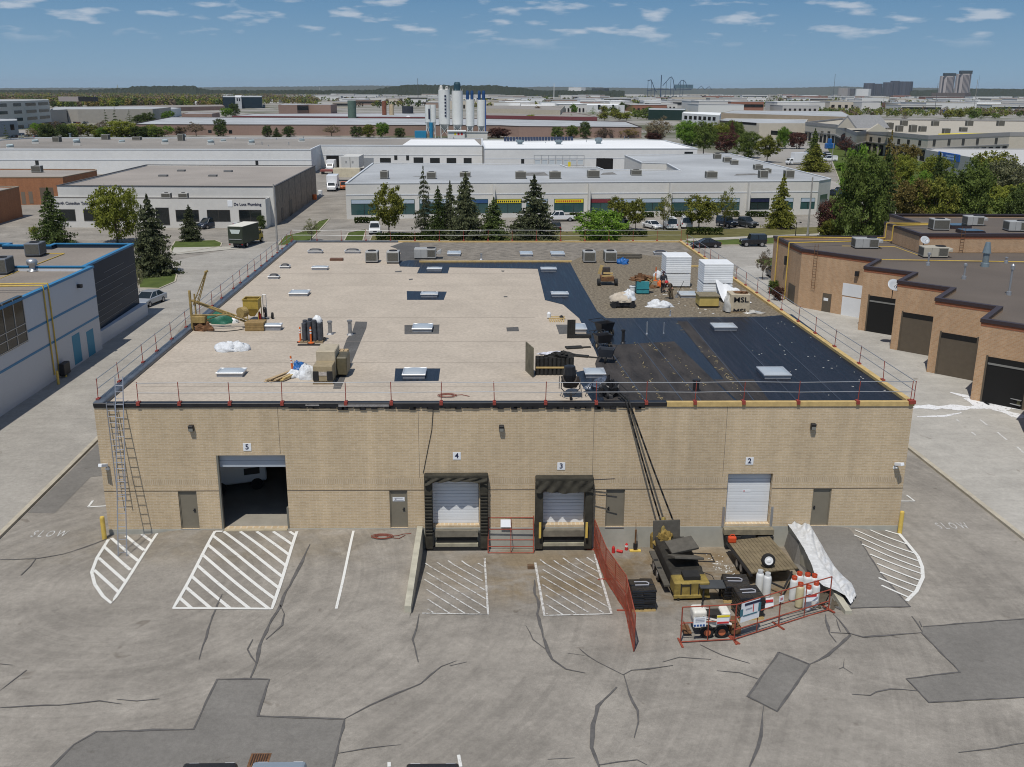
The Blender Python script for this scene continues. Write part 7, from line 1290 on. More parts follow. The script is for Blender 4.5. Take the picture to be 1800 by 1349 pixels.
blk('white flat roofed shed before the dark glass office bar',(392,187),179.5,[(337,180),(392,180),(392,178),(338,178)],PALEW,RFW)
# right: beige two storey mall with gables, grey shop with the blue sign
BEI=mat('beige_render',(.50,.455,.375),r=.9,n=.5,amt=.06);GRB=mat('grey_cornice',(.28,.275,.27));SLATE=mat('grey_shingles',(.25,.25,.25),r=.8,n=1,amt=.15)
H10=height((1500,268),231);P10=roofpts([(1416,217),(1470,222),(1505,236),(1525,232),(1632,242),(1775,236),(1850,236),(1850,214),(1480,210)],H10);t=thing('shopping_mall','beige two storey mall with gabled entrance and grey cornice at the right','building',(*P10[0],-.3));solid(t,P10,-.3,H10,BEI,mat('sand_gravel_roof',(.40,.365,.30),n=.6,amt=.12),.3,.5,capm=GRB,caph=.7)
for a,b,us in((P10[0],P10[1],(1421,1445,1457)),(P10[3],P10[4],(1531,1546,1563,1580,1597,1617)),(P10[4],P10[5],(1642,1668,1693,1718,1751))):px_win(t,a,b,[(u-2.2,231 if u<1460 else(241+(u-1531)*.07 if u<1630 else 246-(u-1640)*.03),u+2.2,240 if u<1460 else(250+(u-1531)*.07 if u<1630 else 256.5-(u-1640)*.03))for u in us],GLASSD,'window',-.06,.12)
for a,b in zip(P10[:6],P10[1:6]):
 M=wall_frame(a,b);Ln=math.dist(a,b);mb=MB();panel(mb,M,0,H10*.50,Ln,H10*.54,0,.3);mb.build('cornice',GRB,t,W=True);n=max(1,int(Ln/5))
 for k in range(n):mb=MB();panel(mb,M,Ln*(k+.2)/n,-.2,Ln*(k+.8)/n,H10*.44,-.3,.1);mb.build('arcade_opening',DKH,t,W=True)
c=Vector((*P10[1],0)).lerp(Vector((*P10[2],0)),.5);dd=(Vector(P10[2])-Vector(P10[1])).normalized()
def gable(cx,cy,ang,w_,dp,ze,zr,m_,nm):M=Matrix.Translation((cx,cy,0))@Matrix.Rotation(ang,4,'Z');mb=MB();mb.v=[tuple(M@Vector(q))for q in((-w_/2,0,ze),(w_/2,0,ze),(0,0,zr),(-w_/2,dp,ze),(w_/2,dp,ze),(0,dp,zr))];mb.f=[(0,1,2),(1,4,5,2),(3,0,2,5),(4,3,5),(0,3,4,1)];return mb.build(nm,m_,t,W=True)
g0=at(1486,229,H10);gable(g0 .x,g0 .y-1,-1.05,11,20,H10+.9,zat(203,g0 .x,g0 .y),SLATE,'gable_roof');M=Matrix.Translation((g0 .x,g0 .y-1,0))@Matrix.Rotation(-1.05,4,'Z');zr=zat(205,g0 .x,g0 .y);MB().face([tuple(M@Vector(q))for q in((-4.6,-.05,H10+.9),(4.6,-.05,H10+.9),(0,-.05,zr-.4))]).build('gable',BEI,t,W=True);g1=at(1541,236,H10);gable(g1 .x,g1 .y-1,-.3,8,6,H10+.9,zat(218,g1 .x,g1 .y),BEI,'gable')
rw=px_on(1485,241,P10[1],P10[2],.1);MB().cyl(rw,rw+(CAM-rw).normalized()*.3,1.5,n=20).build('round_window',mat('brown_glass',(.07,.06,.05),r=.2),t,W=True)
for k,(u,v,vt)in enumerate(((1601,233,220),(1618,232,222),(1577,232,221),(1660,236,226),(1690,232,224),(1560,228,216),(1700,222,212),(1755,222,212),(1640,222,213),(1585,222,212))):p=at(u,v,H10-.3);q=at(u+10,v,H10-.3);ac_unit(p,q.x-p.x,2.5,max(1,zat(vt,p.x,p.y)-p.z),'roof unit on the beige mall, one of a scattered row',0,'roof units on the beige mall',m=casg)
a,b=at(1650,236.5,H10-.2),at(1745,235,H10-.2);tt=thing('roof_walkway','yellow pipe run along the beige mall roof','pipe',a);MB().tube([tuple(a),tuple(b)],.3,6).build('pipe',SYEL,tt,W=True)
H11=height((1632,305),264);P11=roofpts([(1627,263.5),(1800,292),(1900,305),(1900,262),(1640,261)],H11);t=thing('shop_building','grey flat shop building carrying a blue lettered sign at the right','building',(*P11[0],-.3));solid(t,P11,-.3,H11,mat('mid_grey_render',(.36,.355,.345),n=.5,amt=.05),mat('light_grey_roof',(.48,.475,.46)),.3,.4)
a,b=P11[0],P11[1];M=wall_frame(a,b);s0,z0=plane_hit(1649,281,a,b);s1,z1=plane_hit(1689,271,a,b);mb=MB();zc=(plane_hit(1669,269,a,b)[1],plane_hit(1669,282.5,a,b)[1]);panel(mb,M,s0,zc[1],s1,zc[0],.0,.25);o=mb.build('sign_board',mat('bright_sign_blue',(.015,.11,.42),r=.4),t,W=True,bevel=.1)
mb=MB();cc=((s0*.82+s1*.18),(zc[0]+zc[1])/2);mb.lathe((0,0,0),[(.5,0),(.5,.03),(.78,.03),(.78,0)],20,M@Matrix.Translation((cc[0],cc[1],.26)));mb.build('sign_emblem',SIGNW,o,W=True)
for r_,x0,x1,zz in((0,.38,.82,.62),(1,.34,.78,.30)):
 mb=MB();n=14
 for k in range(n):x=s0+(s1-s0)*(x0+(x1-x0)*k/n);z=zc[1]+(zc[0]-zc[1])*zz;panel(mb,M,x,z-.22,x+(s1-s0)*(x1-x0)/n*.6,z+.22,.25,.28)
 mb.build('sign_text',mat('sign_pale_blue',(.35,.5,.75)),o,W=True)
px_win(t,a,b,[(1642,284.5,1654,291.5),(1730,308,1799,330)],GLASSD,'window',-.1,.08)
P12=[(1265,212),(1430,221),(1440,216),(1300,209)]
blk('beige windowed hall behind the mid right trees',(1420,243),217,[(1262,212),(1335,217),(1416,217),(1420,210),(1275,208)],BEI,RFG,wins=[(1265,214,1330,218),(1355,232,1415,240)]);blk('white hall with a rounded white roof edge and a row of dark windows',(1232,219),199.5,[(1199,199),(1265,203),(1268,198),(1202,196.5)],PALEW,RFW,wins=[(1203+8.3*k,203.6+.4*k,1208+8.3*k,210+.4*k)for k in range(7)])
blk('long tan walled warehouse below the rail line of roofs at the right',(1300,210),198,[(1268,199),(1500,206),(1480,196),(1290,194)],mat('tan_block',(.36,.29,.21),n=.3,amt=.08),RFG);blk('dark green glazed office behind trees right of centre',(1180,214),195,[(1140,193),(1205,194),(1205,191),(1140,190)],mat('green_black_glass',(.02,.04,.035),r=.15),RFG,'office_building','building')
blk('white show building with tall dark slots right of the white mast',(1050,196),184,[(997,185),(1098,185),(1095,181),(1003,181)],PALEW,RFW,wins=[(1020.5,184.5,1026,193),(1051,184.5,1055.5,193),(1076,184.5,1079.5,193)]);blk('white shed with red machines in front, left of the white mast',(985,195),187,[(895,188),(985,188),(985,184),(895,184)],PALEW,RFW)
# poles, lamps, masts
def pole(name,u,vb,vt,r,lab,m=STEEL,arm=0,cat='pole',grp=None):
 p=at(u,vb);h=zat(vt,p.x,p.y)-p.z;t=thing(name,lab,cat,p,0,grp);MB().lathe((0,0,0),[(r*1.5,0),(r,h*.1),(r*.7,h)],8).build('shaft',m,t)
 if arm:MB().cyl((0,0,h*.99),(arm,-.2,h*1.0),r*.45,n=6).build('arm',m,t);MB().cbox((arm*1.2,-.2,h),abs(arm)*.5,.35,.18).build('lamp_head',m,t)
 return t
PG_=mat('weathered_pole',(.30,.29,.27),r=.8,n=2,amt=.15)
pole('utility_pole',488,441,324,.16,'bare grey pole standing at the corner of the shop lot',PG_);pole('utility_pole',1419,418,312,.17,'grey pole at the right end of the strip mall verge',PG_);pole('lamp_post',1398,417,391,.07,'short black lamp post on the verge by the grey pole',DARK,.5,'lamp post');pole('lamp_post',1776,345,277,.16,'tall curved street lamp over the right hand trees',PG_,-2.2,'lamp post');pole('lamp_post',1425,278,234,.14,'lamp post between the right hand trees behind the cube truck',PG_,0,'lamp post');pole('lamp_post',1461,297,252,.14,'lamp post in the mall car park at the right',PG_,0,'lamp post');pole('lamp_post',1168,247,220,.14,'lamp post behind the white works roof at the right',PG_,-1.5,'lamp post')
DSM=mat('dark_steel_mast',(.10,.11,.13));pole('mast',735,178,138,.7,'dark lattice mast on the horizon left of the silos',DSM,0,'mast');pole('mast',973.5,181,147,.9,'white chimney mast on the skyline right of the silos',PALEW,0,'mast');pole('mast',1464,176,131,.8,'dark flood light mast on the skyline at the right',DSM,2,'mast')
for k,(u,vb,vt)in enumerate(((1552,190,158),(1562,190,150),(1642,204,146),(1710,206,140),(1716,180,132))):pole('mast',u,vb,vt,.28,('thin pole left of the dark apartment blocks','thin pole in front of the dark apartment blocks','thin dark pole left of the twin towers','pale street lamp pole below the twin towers','thin mast right of the twin towers')[k],DSM if k!=3 else PG_,0,'mast')
pole('sign_post',562.5,166,154,.8,'white mast far off on the left plain',PALEW,0,'mast')
# ================================================================== TREES AND SHRUBS
import numpy as np
RNG=np.random.default_rng(5)
def quads_mesh(name,C,S,tilt=1.0,aspect=.55,nrm=None):
 """many small leaf faces at centres C with sizes S"""
 n=len(C);a=RNG.normal(size=(n,3));a[:,2]*=tilt;a/=np.linalg.norm(a,axis=1)[:,None];b=RNG.normal(size=(n,3));b-=(a*b).sum(1)[:,None]*a;b/=np.linalg.norm(b,axis=1)[:,None]
 S=np.asarray(S)[:,None];V=np.stack([C-a*S-b*S*aspect*.4,C-b*S*aspect,C+a*S,C+b*S*aspect],1).reshape(-1,3)
 me=bpy.data.meshes.new(name);me.vertices.add(4*n);me.vertices.foreach_set('co',V.astype('f').ravel());me.loops.add(4*n);me.loops.foreach_set('vertex_index',np.arange(4*n,dtype='i'));me.polygons.add(n);me.polygons.foreach_set('loop_start',np.arange(0,4*n,4,dtype='i'));me.update(calc_edges=True);me.validate();return me
def proto_spruce(n_wh=17,per=15,dense=1.,droop=.22,seed=1,gap=0.):
 r=np.random.default_rng(seed);C,S=[],[]
 for k in range(n_wh):
  f=k/(n_wh-1);z=.05+.93*f;R_=.52*(1-f)**.70*(1+r.uniform(-.14,.14))+.012
  for j in range(max(4,int(per*(1-f*.55)))):
   if r.random()<gap:continue
   a=r.uniform(0,6.283);L_=R_*r.uniform(.72,1.12);m_=int(max(6,30*L_/.5)*dense)
   for i in range(m_):
    t=(i+.6)/m_;s=L_*t;w_=.085*L_/.5*(1-t*.5)
    for q in range(3):C.append((s*math.cos(a)+r.normal()*w_,s*math.sin(a)+r.normal()*w_,z-droop*s*s*.9-.02*t+r.normal()*.010));S.append(.017+.015*r.random())
 me=quads_mesh('crown',np.array(C),S,.45);tr=MB();tr.lathe((0,0,0),[(.022,-.02),(.014,.5),(.004,.97)],8);return me,tr
def proto_leafy(n_cl=120,per=60,zc=.62,rz=.38,spread=.17,leaf=.023,seed=2,trunk=.3,hollow=.35,limbs=9,low=0.):
 r=np.random.default_rng(seed);C,S=[],[];cl=[]
 while len(cl)<n_cl:
  p=r.uniform(-1,1,3);d=np.linalg.norm(p)
  if d>1 or d<hollow:continue
  p=p*(1+.16*math.sin(4*math.atan2(p[1],p[0])+seed)+.12*math.sin(5*p[2]+seed));cl.append((p[0]*.44,p[1]*.44,zc+p[2]*rz))
 for c in cl:
  s=spread*r.uniform(.35,.75);q=int(per*r.uniform(.6,1.4));P=r.normal(size=(q,3))*np.array([s*.42,s*.42,s*.32]);C+=[tuple(np.array(c)+x)for x in P];S+=list(leaf*r.uniform(.6,1.3,q))
 C=np.array(C);C[:,2]=np.maximum(C[:,2],low+.02)
 me=quads_mesh('crown',C,S,.8,.7);tr=MB();tr.cyl((0,0,-.02),(0,0,trunk+.15),.020,.013,8)
 for k in range(limbs):c=cl[k*len(cl)//limbs];z=trunk*.8+.25*k/limbs;tr.cyl((0,0,z),(c[0]*.5,c[1]*.5,(z+c[2])/2+.04),.009,.006,5);tr.cyl((c[0]*.5,c[1]*.5,(z+c[2])/2+.04),c,.006,.002,5)
 return me,tr
BARK=mat('bark',(.085,.065,.05),r=.95,n=3,amt=.3)
PR={'spruce':proto_spruce(seed=1),'spruce2':proto_spruce(18,17,1.1,.1,7),'thin':proto_spruce(15,9,.8,.25,3,.2),'pine':proto_leafy(140,75,.52,.47,.2,.020,4,.12,.2,6),'leafy':proto_leafy(seed=2),'leafy2':proto_leafy(130,60,.58,.42,.2,.024,12,.2,.25),'airy':proto_leafy(75,40,.62,.37,.17,.018,9,.3,.3,16),'bush':proto_leafy(120,60,.45,.5,.22,.026,6,.1,.2,8,.01),'lowpoly':proto_leafy(40,30,.54,.45,.32,.055,21,.18,.2,3),'lowfir':proto_spruce(9,8,.55,.2,22)}
# low-cost kinds keep bigger leaves
PM={}
for k,(me,tr)in PR.items():
 me.name='crown';me.materials.append(BARK);o=tr.build('trunk',BARK);PM[k]=(me,o.data);bpy.data.objects.remove(o)
FOL={'blue':foliage('spruce_blue_green',(.095,.112,.068),.45),'dark':foliage('spruce_dark_green',(.082,.115,.045),.45),'olive':foliage('olive_foliage',(.165,.18,.045),.40),'lime':foliage('fresh_lime_foliage',(.23,.26,.055),.35,.35),'green':foliage('bright_green_foliage',(.14,.24,.045),.40,.35),'mid':foliage('mid_green_foliage',(.125,.17,.05),.40),'red':foliage('copper_red_foliage',(.115,.06,.055),.40),'rust':foliage('rusty_new_foliage',(.17,.14,.055),.40),'grey':foliage('silvery_foliage',(.19,.20,.12),.35),'tan':foliage('bare_tan_twigs',(.20,.165,.11),.30,.15),'brown':foliage('bare_brown_twigs',(.15,.122,.092),.35,.1)}
def tree(u,v,vt,wpx,kind,colr,label,grp=None,name=None,z=-.3,cat=None):
 p=at(u,v,z);h=zat(vt,p.x,p.y)-z;w_=wpx/FPX*(p-CAM).dot(_F);nm=name or{'spruce':'spruce_tree','spruce2':'spruce_tree','thin':'spruce_tree','bush':'shrub','pine':'pine_tree','lowfir':'fir_tree'}.get(kind,'leafy_tree')
 t=thing(nm,label,cat or('shrub' if nm=='shrub' else 'tree'),p,random.random()*6.28,grp);t.scale=(w_*1.02,w_*1.02,h)
 me,tr=PM[kind];o=bpy.data.objects.new('crown',me);COL.objects.link(o);o.parent=t;o.material_slots[0].link='OBJECT';o.material_slots[0].material=FOL[colr]
 q=bpy.data.objects.new('trunk',tr);COL.objects.link(q);q.parent=t;return t
for a in((95,430,330,66,'spruce','dark','dark spruce in front of the shop lettering at the left'),(207,428,329,78,'leafy2','lime','pale lime leafy tree in front of the grey shop'),(271,483,342,80,'spruce2','blue','big blue green spruce on the round grass island'),(336,424,360,40,'spruce2','blue','small spruce on the grass strip before the grey shop'),(240,424,335,30,'airy','lime','thin airy sapling between lime tree and big spruce'),(460,403,377,15,'bush','dark','clipped dark egg shaped shrub at the shop corner'),(60,413,398,18,'bush','lime','small yellow green bush left of the dark spruce'),(548,424,388,34,'airy','grey','young pale sapling behind the left back corner of the warehouse roof'),(684,416,328,62,'leafy','olive','olive leafy tree at the left end of the shop row'),(746,417,291,42,'thin','blue','tall thin spruce with gaps, leftmost of the dark row'),(771,421,327,44,'spruce','dark','spruce directly right of the tall thin one'),(792,420,318,44,'spruce','blue','spruce behind and left of the central pair'),(819,425,304,68,'spruce2','blue','tall broad spruce in the middle of the dark row'),(868,425,347,56,'spruce2','dark','short broad spruce between the two tallest'),(938,425,308,88,'spruce','blue','largest spruce at the right end of the dark row'),(1054,428,366,88,'bush','green','round bright green tree behind the roof edge'),(1084,402,348,42,'leafy','olive','olive tree showing behind the bright green one'),(1117,406,352,38,'leafy','olive','small leafy tree on a bare stem beside parked cars'),(1166,405,345,38,'airy','olive','airy young tree before the white parked vans'),(1228,405,346,64,'leafy','olive','wide olive tree between white van and dark jeep'),(1272,404,334,40,'airy','olive','airy tree with bare upper twigs above the dark jeep'),(1371,402,306,52,'spruce','olive','yellowish spruce on a mulch ring before the right shop window'),(1456,420,352,50,'leafy2','red','copper red tree at the right end of the shop row'),(1462,424,385,46,'bush','olive','pale green shrubs at the corner of the brown roofed building'),(1508,430,268,92,'pine','mid','huge dark green tree left of the brown roofed building'),(1546,425,262,66,'spruce','dark','tall dark spruce merging with the huge dark tree'),(1498,395,262,62,'leafy','green','light green crown rising behind the huge dark tree'),(1551,390,228,54,'thin','rust','rusty thin topped tree behind the dark spruce'),(1598,405,318,76,'leafy','rust','rusty green tree right of the dark spruce'),(1637,398,268,50,'spruce','dark','slim spruce below the blue sign, left of two'),(1664,385,272,40,'thin','mid','slim thin spruce below the blue sign, right of two'),(1640,408,315,70,'leafy','olive','olive tree in front of the slim spruces'),(1693,405,300,84,'leafy2','mid','broad green tree right of the slim spruces'),(1708,372,282,56,'leafy','mid','green tree standing before the grey sign building'),(1756,362,284,64,'leafy2','grey','silvery green tree beside the tall street lamp'),(1748,365,322,90,'bush','lime','yellow green hedge under the silvery tree'),(1797,408,325,78,'pine','dark','dark green tree at the right picture edge'),(1585,395,345,56,'airy','brown','bare brown sapling among the right hand trees'),(1725,400,362,40,'airy','lime','small yellowish sapling above the upper brown roof'),(1340,492,441,30,'airy','brown','bare young tree on the path beside the brick end wall'),(1360,516,492,26,'bush','mid','low mixed shrubs along the brick end wall'),(1367,528,503,22,'bush','red','low reddish shrubs nearest the brick side door'),(245,515,468,20,'airy','grey','small bare shrub at the corner of the dark glass wing')):tree(*a)
# clipped hedges along the shop row and verge
HEDGE=foliage('clipped_hedge',(.045,.065,.02),.35)
for(u0,u1,vb,vt,lab)in((622,662,393,386,'long clipped hedge under the first shop window'),(1002,1024,389,376,'clipped hedge left of the yellow sign bay'),(1130,1150,383,376,'short clipped hedge by the middle shop windows'),(1182,1215,382,375,'clipped hedge before the teal shop window left of the wide olive tree'),(1277,1300,382,375,'clipped hedge behind the two dark cars'),(1314,1352,382,374,'long clipped hedge left of the yellowish spruce'),(660,790,423,412,'dark low hedge along the verge under the spruces'),(1078,1138,417,407,'dark hedge on the verge right of the bright green tree'),(1208,1272,414,402,'dark hedge on the verge above the black coupe')):
 a,b=at(u0,vb),at(u1,vb);h=max(.9,zat(vt,a.x,a.y)+.3);L_=b.x-a.x;n=int(L_*150);C=np.stack([RNG.uniform(0,L_,n),RNG.uniform(-.1,1.6,n),h*(1-RNG.uniform(0,1,n)**2.2)*RNG.uniform(.9,1.05,n)],1);me=quads_mesh('hedge',C,RNG.uniform(.10,.24,n),.8,.7);me.materials.append(HEDGE);o=bpy.data.objects.new('hedge',me);COL.objects.link(o);o.location=a;tag(o,lab,'hedge')
p=at(1371,402);tt=thing('mulch_ring','dark mulch ring around the yellowish spruce','mulch',(p.x,p.y,-.25));MB().lump((0,0,0),2.4,1.6,.25,3,amt=.15).build('mulch',mat('dark_mulch',(.05,.035,.028),n=4,amt=.4),tt)
# belts of the middle distance
gl,gc,gr='trees behind the long grey works, left','trees before the brown block works','trees between the white works and the beige mall'
for a in((13,258,220,16,'lowfir','dark','dark fir at the left picture edge behind the works roof',gl),(8,212,196,22,'leafy','lime','pale green tree before the office block',gl),(42,224,210,22,'leafy','lime','lime tree at the foot of the office block',gl),(58,246,226,24,'airy','tan','tan twiggy tree left of the dark clump',gl),(84,246,218,34,'pine','dark','dark round tree, left of the dark clump',gl),(112,246,219,34,'pine','dark','dark round tree in the middle of the dark clump',gl),(124,245,220,30,'pine','mid','dark round tree, right of the dark clump',gl),(136,240,217,30,'leafy2','lime','lime tree right of the dark clump',gl),(155,240,219,32,'leafy2','olive','olive tree beside the lime one',gl),(172,243,228,24,'bush','lime','low bright bush at the works roof edge',gl),(188,232,193,20,'lowfir','dark','dark fir, leftmost of three before the concrete works',gl),(205,232,189,18,'lowfir','dark','dark fir, middle of three before the concrete works',gl),(229,222,193,18,'lowfir','dark','dark fir, rightmost of three before the concrete works',gl),(178,236,214,28,'airy','brown','bare brown tree between the firs',gl),(213,243,210,50,'bush','lime','largest lime yellow tree behind the works roof',gl),(246,243,222,36,'pine','dark','dark tree right of the largest lime tree',gl),(275,243,223,34,'pine','mid','dark green tree above the roof fan hood',gl),(248,218,202,34,'pine','dark','dark crown behind the concrete works end',gl),(262,222,198,26,'pine','dark','dark tree at the white stub of the concrete works',gl),(298,218,196,26,'leafy','green','bright green tree beside the brown block hall',gl),(290,242,228,30,'airy','brown','brown twiggy tree behind the works roof',gl),(318,238,221,24,'bush','tan','yellow tan leafy bush before the brown works',gl),(345,240,216,36,'airy','brown','bare grey brown tree before the brown works',gl),(388,240,209,26,'pine','dark','dark tree before the brown works with a lamp in front',gc),(398,206,190,22,'leafy2','green','bright green tree by the maroon roof edge',gc),(412,205,182,20,'pine','dark','dark tree by the maroon roof edge',gc),(470,241,221,20,'pine','dark','dark round tree, leftmost of three before the brown works',gc),(487,241,224,18,'spruce','dark','dark fir, middle of three before the brown works',gc),(508,241,222,26,'pine','dark','dark round tree, rightmost of three before the brown works',gc),(583,240,221,36,'airy','tan','pale twiggy tree before the brown works',gc),(627,242,222,24,'pine','dark','dark fir shaped tree, left of a close pair',gc),(648,242,219,28,'pine','olive','brownish fir shaped tree, right of a close pair',gc),(672,242,216,26,'leafy2','green','light green tree right of the close pair',gc),(703,242,225,22,'pine','dark','small dark tree left of the blue container',gc),(877,243,224,40,'bush','red','wide purple brown shrub right of the silos',gc),(980,244,223,24,'pine','mid','green round tree before the brown works, right of the shed',gc),(1005,243,221,26,'leafy2','mid','leafy tree left of the tall dark one',gc),(1028,244,214,24,'pine','dark','tall dark tree before the brown works',gc),(1062,243,226,40,'airy','brown','twiggy brown tree at the right of the brown works',gc),(1105,243,226,40,'airy','rust','reddish twiggy tree at the right end of the brown works',gc),(1155,250,208,52,'airy','tan','large tan twiggy tree right of the brown works',gr),(1148,250,232,30,'bush','red','dark red low tree under the tan one',gr),(1207,255,213,44,'leafy2','green','green tree with leafy crown behind the white works',gr),(1236,275,216,44,'leafy','mid','tall olive green tree right of the green one',gr),(1258,256,216,40,'leafy2','lime','lime tree beside the white windowed hall',gr),(1276,270,234,42,'leafy2','red','copper red tree behind the mall roof',gr),(1285,252,212,24,'spruce','red','dark reddish fir behind the copper tree',gr),(1301,250,214,26,'spruce','mid','green fir behind the round green tree',gr),(1315,278,232,54,'pine','mid','round dark green tree behind the mall roof',gr),(1348,286,240,46,'leafy','olive','yellowish olive tree right of the round green one',gr),(1376,262,224,26,'leafy2','green','bright green tree before the dark recess',gr),(1400,262,234,34,'leafy2','red','purple tree before the beige hall',gr),(1428,290,226,34,'spruce','mid','tall fir in the mall car park',gr),(1432,302,252,58,'spruce','olive','broad olive spruce at the back corner of the mall roof',gr),(1486,276,240,36,'airy','red','purple twiggy tree before the round window',gr),(1480,300,285,30,'bush','green','low green hedge in the car park',gr),(1592,290,255,50,'leafy','rust','rusty leafy tree before the grey sign building',gr)):tree(*a)
gd='trees along the far right streets'
for k in range(46):
 u=random.choice((random.uniform(930,1140),random.uniform(1060,1140),random.uniform(1380,1800),random.uniform(1580,1800)));v=random.uniform(196,214)if u<1140 else random.uniform(190,212)
 tree(u,v,v-random.uniform(9,19),random.uniform(14,26),random.choice(('lowpoly','lowpoly','lowfir')),random.choice(('olive','mid','lime','green','brown','dark')),'street tree on the far plain right of the silos',gd)
for k in range(16):u=random.uniform(60,300);v=random.uniform(239,243);tree(u,v,v-random.uniform(15,30),random.uniform(22,38),random.choice(('leafy2','bush','leafy','pine')),random.choice(('lime','olive','mid','green','brown')),'leafy tree in the mixed belt behind the works roof at the left',gl)
for k in range(10):u=random.uniform(1130,1300);v=random.uniform(240,262);tree(u,v,v-random.uniform(22,36),random.uniform(26,44),random.choice(('leafy2','leafy','pine')),random.choice(('olive','mid','green','tan','lime')),'leafy tree in the belt right of the white works roof',gr)
for k in range(9):u=random.uniform(1575,1790);v=random.uniform(330,400);tree(u,v,v-random.uniform(45,75),random.uniform(45,75),random.choice(('leafy2','leafy','pine')),random.choice(('olive','lime','green','mid')),'leafy tree in the dense belt below the grey sign building','trees below the grey sign building')
# ================================================================== TRAFFIC AND PARKED VEHICLES
gp='vehicles parked before the shop row'
def park(kind,pm,u,v,deg,label,name='car',cat='car',grp=None,**k):p=at(u,v);return car(kind,pm,(p.x,p.y,-.3),rad(deg),label,name,cat,grp,**k)
park('sedan',PS,263,535,-12,'silver saloon car parked beside the dark glass wing');park('sedan',PW,262,472,95,'white car behind the big spruce on the grass island');park('suv',PDB,368,401,-28,'dark blue estate car parked before the grey shop');park('sedan',PS,429,399,165,'silver car parked by the clipped shrub')
p=at(444,428);truck((p.x,p.y,-.3),rad(168),'dark green box truck with a cream roof seen from behind on the left street',mat('dark_green_truck',(.035,.045,.03),r=.5),mat('truck_yellow',(.45,.32,.05),r=.4),5.6,3.3,2.4);tr_=bpy.context.scene.objects[-1]if False else None
RT=[o for o in bpy.data.objects if o.get('label','').startswith('dark green box truck')][0]
MB().box(-1.24,-.03,3.301,1.24,5.63,3.36).build('roof_panel',mat('cream_roof',(.66,.64,.56),r=.6),RT);MB().prism([(-.85,2.1),(.85,2.1),(.6,1.5),(-.6,1.5)],0,.02,Matrix.Translation((0,5.66,.75))@Matrix.Rotation(rad(90),4,'X')).build('rear_emblem',mat('pale_emblem',(.5,.55,.53)),RT);MB().box(-1.0,5.64,1.35,1.0,5.7,1.45).build('rear_bar',STEEL,RT)
for u,v,deg,lab,L_,h in((584,336,4,'white box truck facing the camera in the lane behind the shop',5.5,3.6),(581,300,2,'white box truck parked in the dark dock door',5.0,3.0)):p=at(u,v);truck((p.x,p.y,-.3),rad(deg),lab,PW,PW,L_,h,2.5)
p=at(616,302);t=thing('trailer','grey topped white trailer backed against the dock door','trailer',p);MB().box(-2.6,0,.9,2.6,12,4.3).build('box',mat('dull_trailer_white',(.52,.52,.5),n=.5,amt=.1),t);MB().box(-.05,-.05,1.0,.05,0,4.2).build('door_gap',DARK,t);[MB().cyl((s*2.0,2,.5),(s*2.5,2,.5),.5,n=14).build('wheel',TYRE,t)for s in(-1,1)];[MB().box(-1.4+s,-.06,2.5,-.9+s,0,3.1).build('door_mark',mat('grey_mark',(.3,.3,.3)),t)for s in(0,1.9)]
p=at(606,319);t=thing('trailer','cream flat trailer with slatted sides behind the white box truck','trailer',p);MB().box(-3.0,0,1.0,4.0,3,3.3).build('box',mat('cream_slats',(.55,.49,.36),n=1,amt=.15),t);[MB().cyl((s,-.1,.5),(s,.4,.5),.5,n=14).build('wheel',TYRE,t)for s in(-2,2)]
park('pickup',mat('orange_paint',(.48,.13,.04),r=.4),605,333,10,'orange pickup beside the white box truck','pickup_truck','pickup');p=at(572,307);t=thing('flatbed','reddish flatbed body behind the white box truck','flatbed',p);MB().box(-1.5,0,.8,2.6,4,1.2).build('deck',mat('dull_red_deck',(.22,.07,.06)),t);[MB().box(x,.2,0,x+.4,3.8,.79).build('support',DARK,t)for x in(-1.2,1.8)]
for u,v,c_,lab in((553,351,ORG,'orange plastic barrier lying at the brick side wall'),(563,343,WHITE,'white drum standing by the brick side wall')):p=at(u,v);t=thing('drum' if c_ is WHITE else 'barrier',lab,'drum' if c_ is WHITE else 'barrier',p);MB().lathe((0,0,0),[(.5,0),(.52,.9),(.45,1.1)],12).build('body',c_,t)
park('suv',PW,659,410,6,'white hatchback parked at the left end of the shop row',grp=gp);park('pickup',PW,984,389,-84,'white pickup truck beside the largest spruce','pickup_truck','pickup',gp);park('sedan',PB,977,405,176,'black car half hidden by the largest spruce',grp=gp);park('suv',PG,1094,402,178,'charcoal car beside the bright green tree',grp=gp);park('coupe',PW,1147,402,24,'white coupe parked in the middle of the shop row',grp=gp);park('van',PW,1178,402,178,'white van with ladders on its roof, left of two','van','van',gp,solid_back=True);park('van',PW,1206,400,172,'white van under the wide olive tree, right of two','van','van',gp,solid_back=True);park('jeep',PDB,1277,399,30,'dark blue off-road car, left of the dark pair',grp=gp);park('pickup',PG,1307,399,30,'charcoal pickup truck, right of the dark pair','pickup_truck','pickup',gp)
park('coupe',PB,1240,435,-88,'black coupe parked on the street behind the right roof corner');park('jeep',PB,1323,433,-90,'black boxy off-road car parked on the street');park('sedan',PDB,1470,345,20,'dark blue car beside the right end of the shop row')
p=at(1392,290);truck((p.x,p.y,-.3),rad(-75),'white box truck parked among trees before the beige mall',PW,PW,6.2,3.9,2.5);park('van',PW,1458,284,-90,'white van parked before the beige mall','van','van',solid_back=True);park('sedan',PW,1520,283,-80,'white car parked before the beige mall arcade')
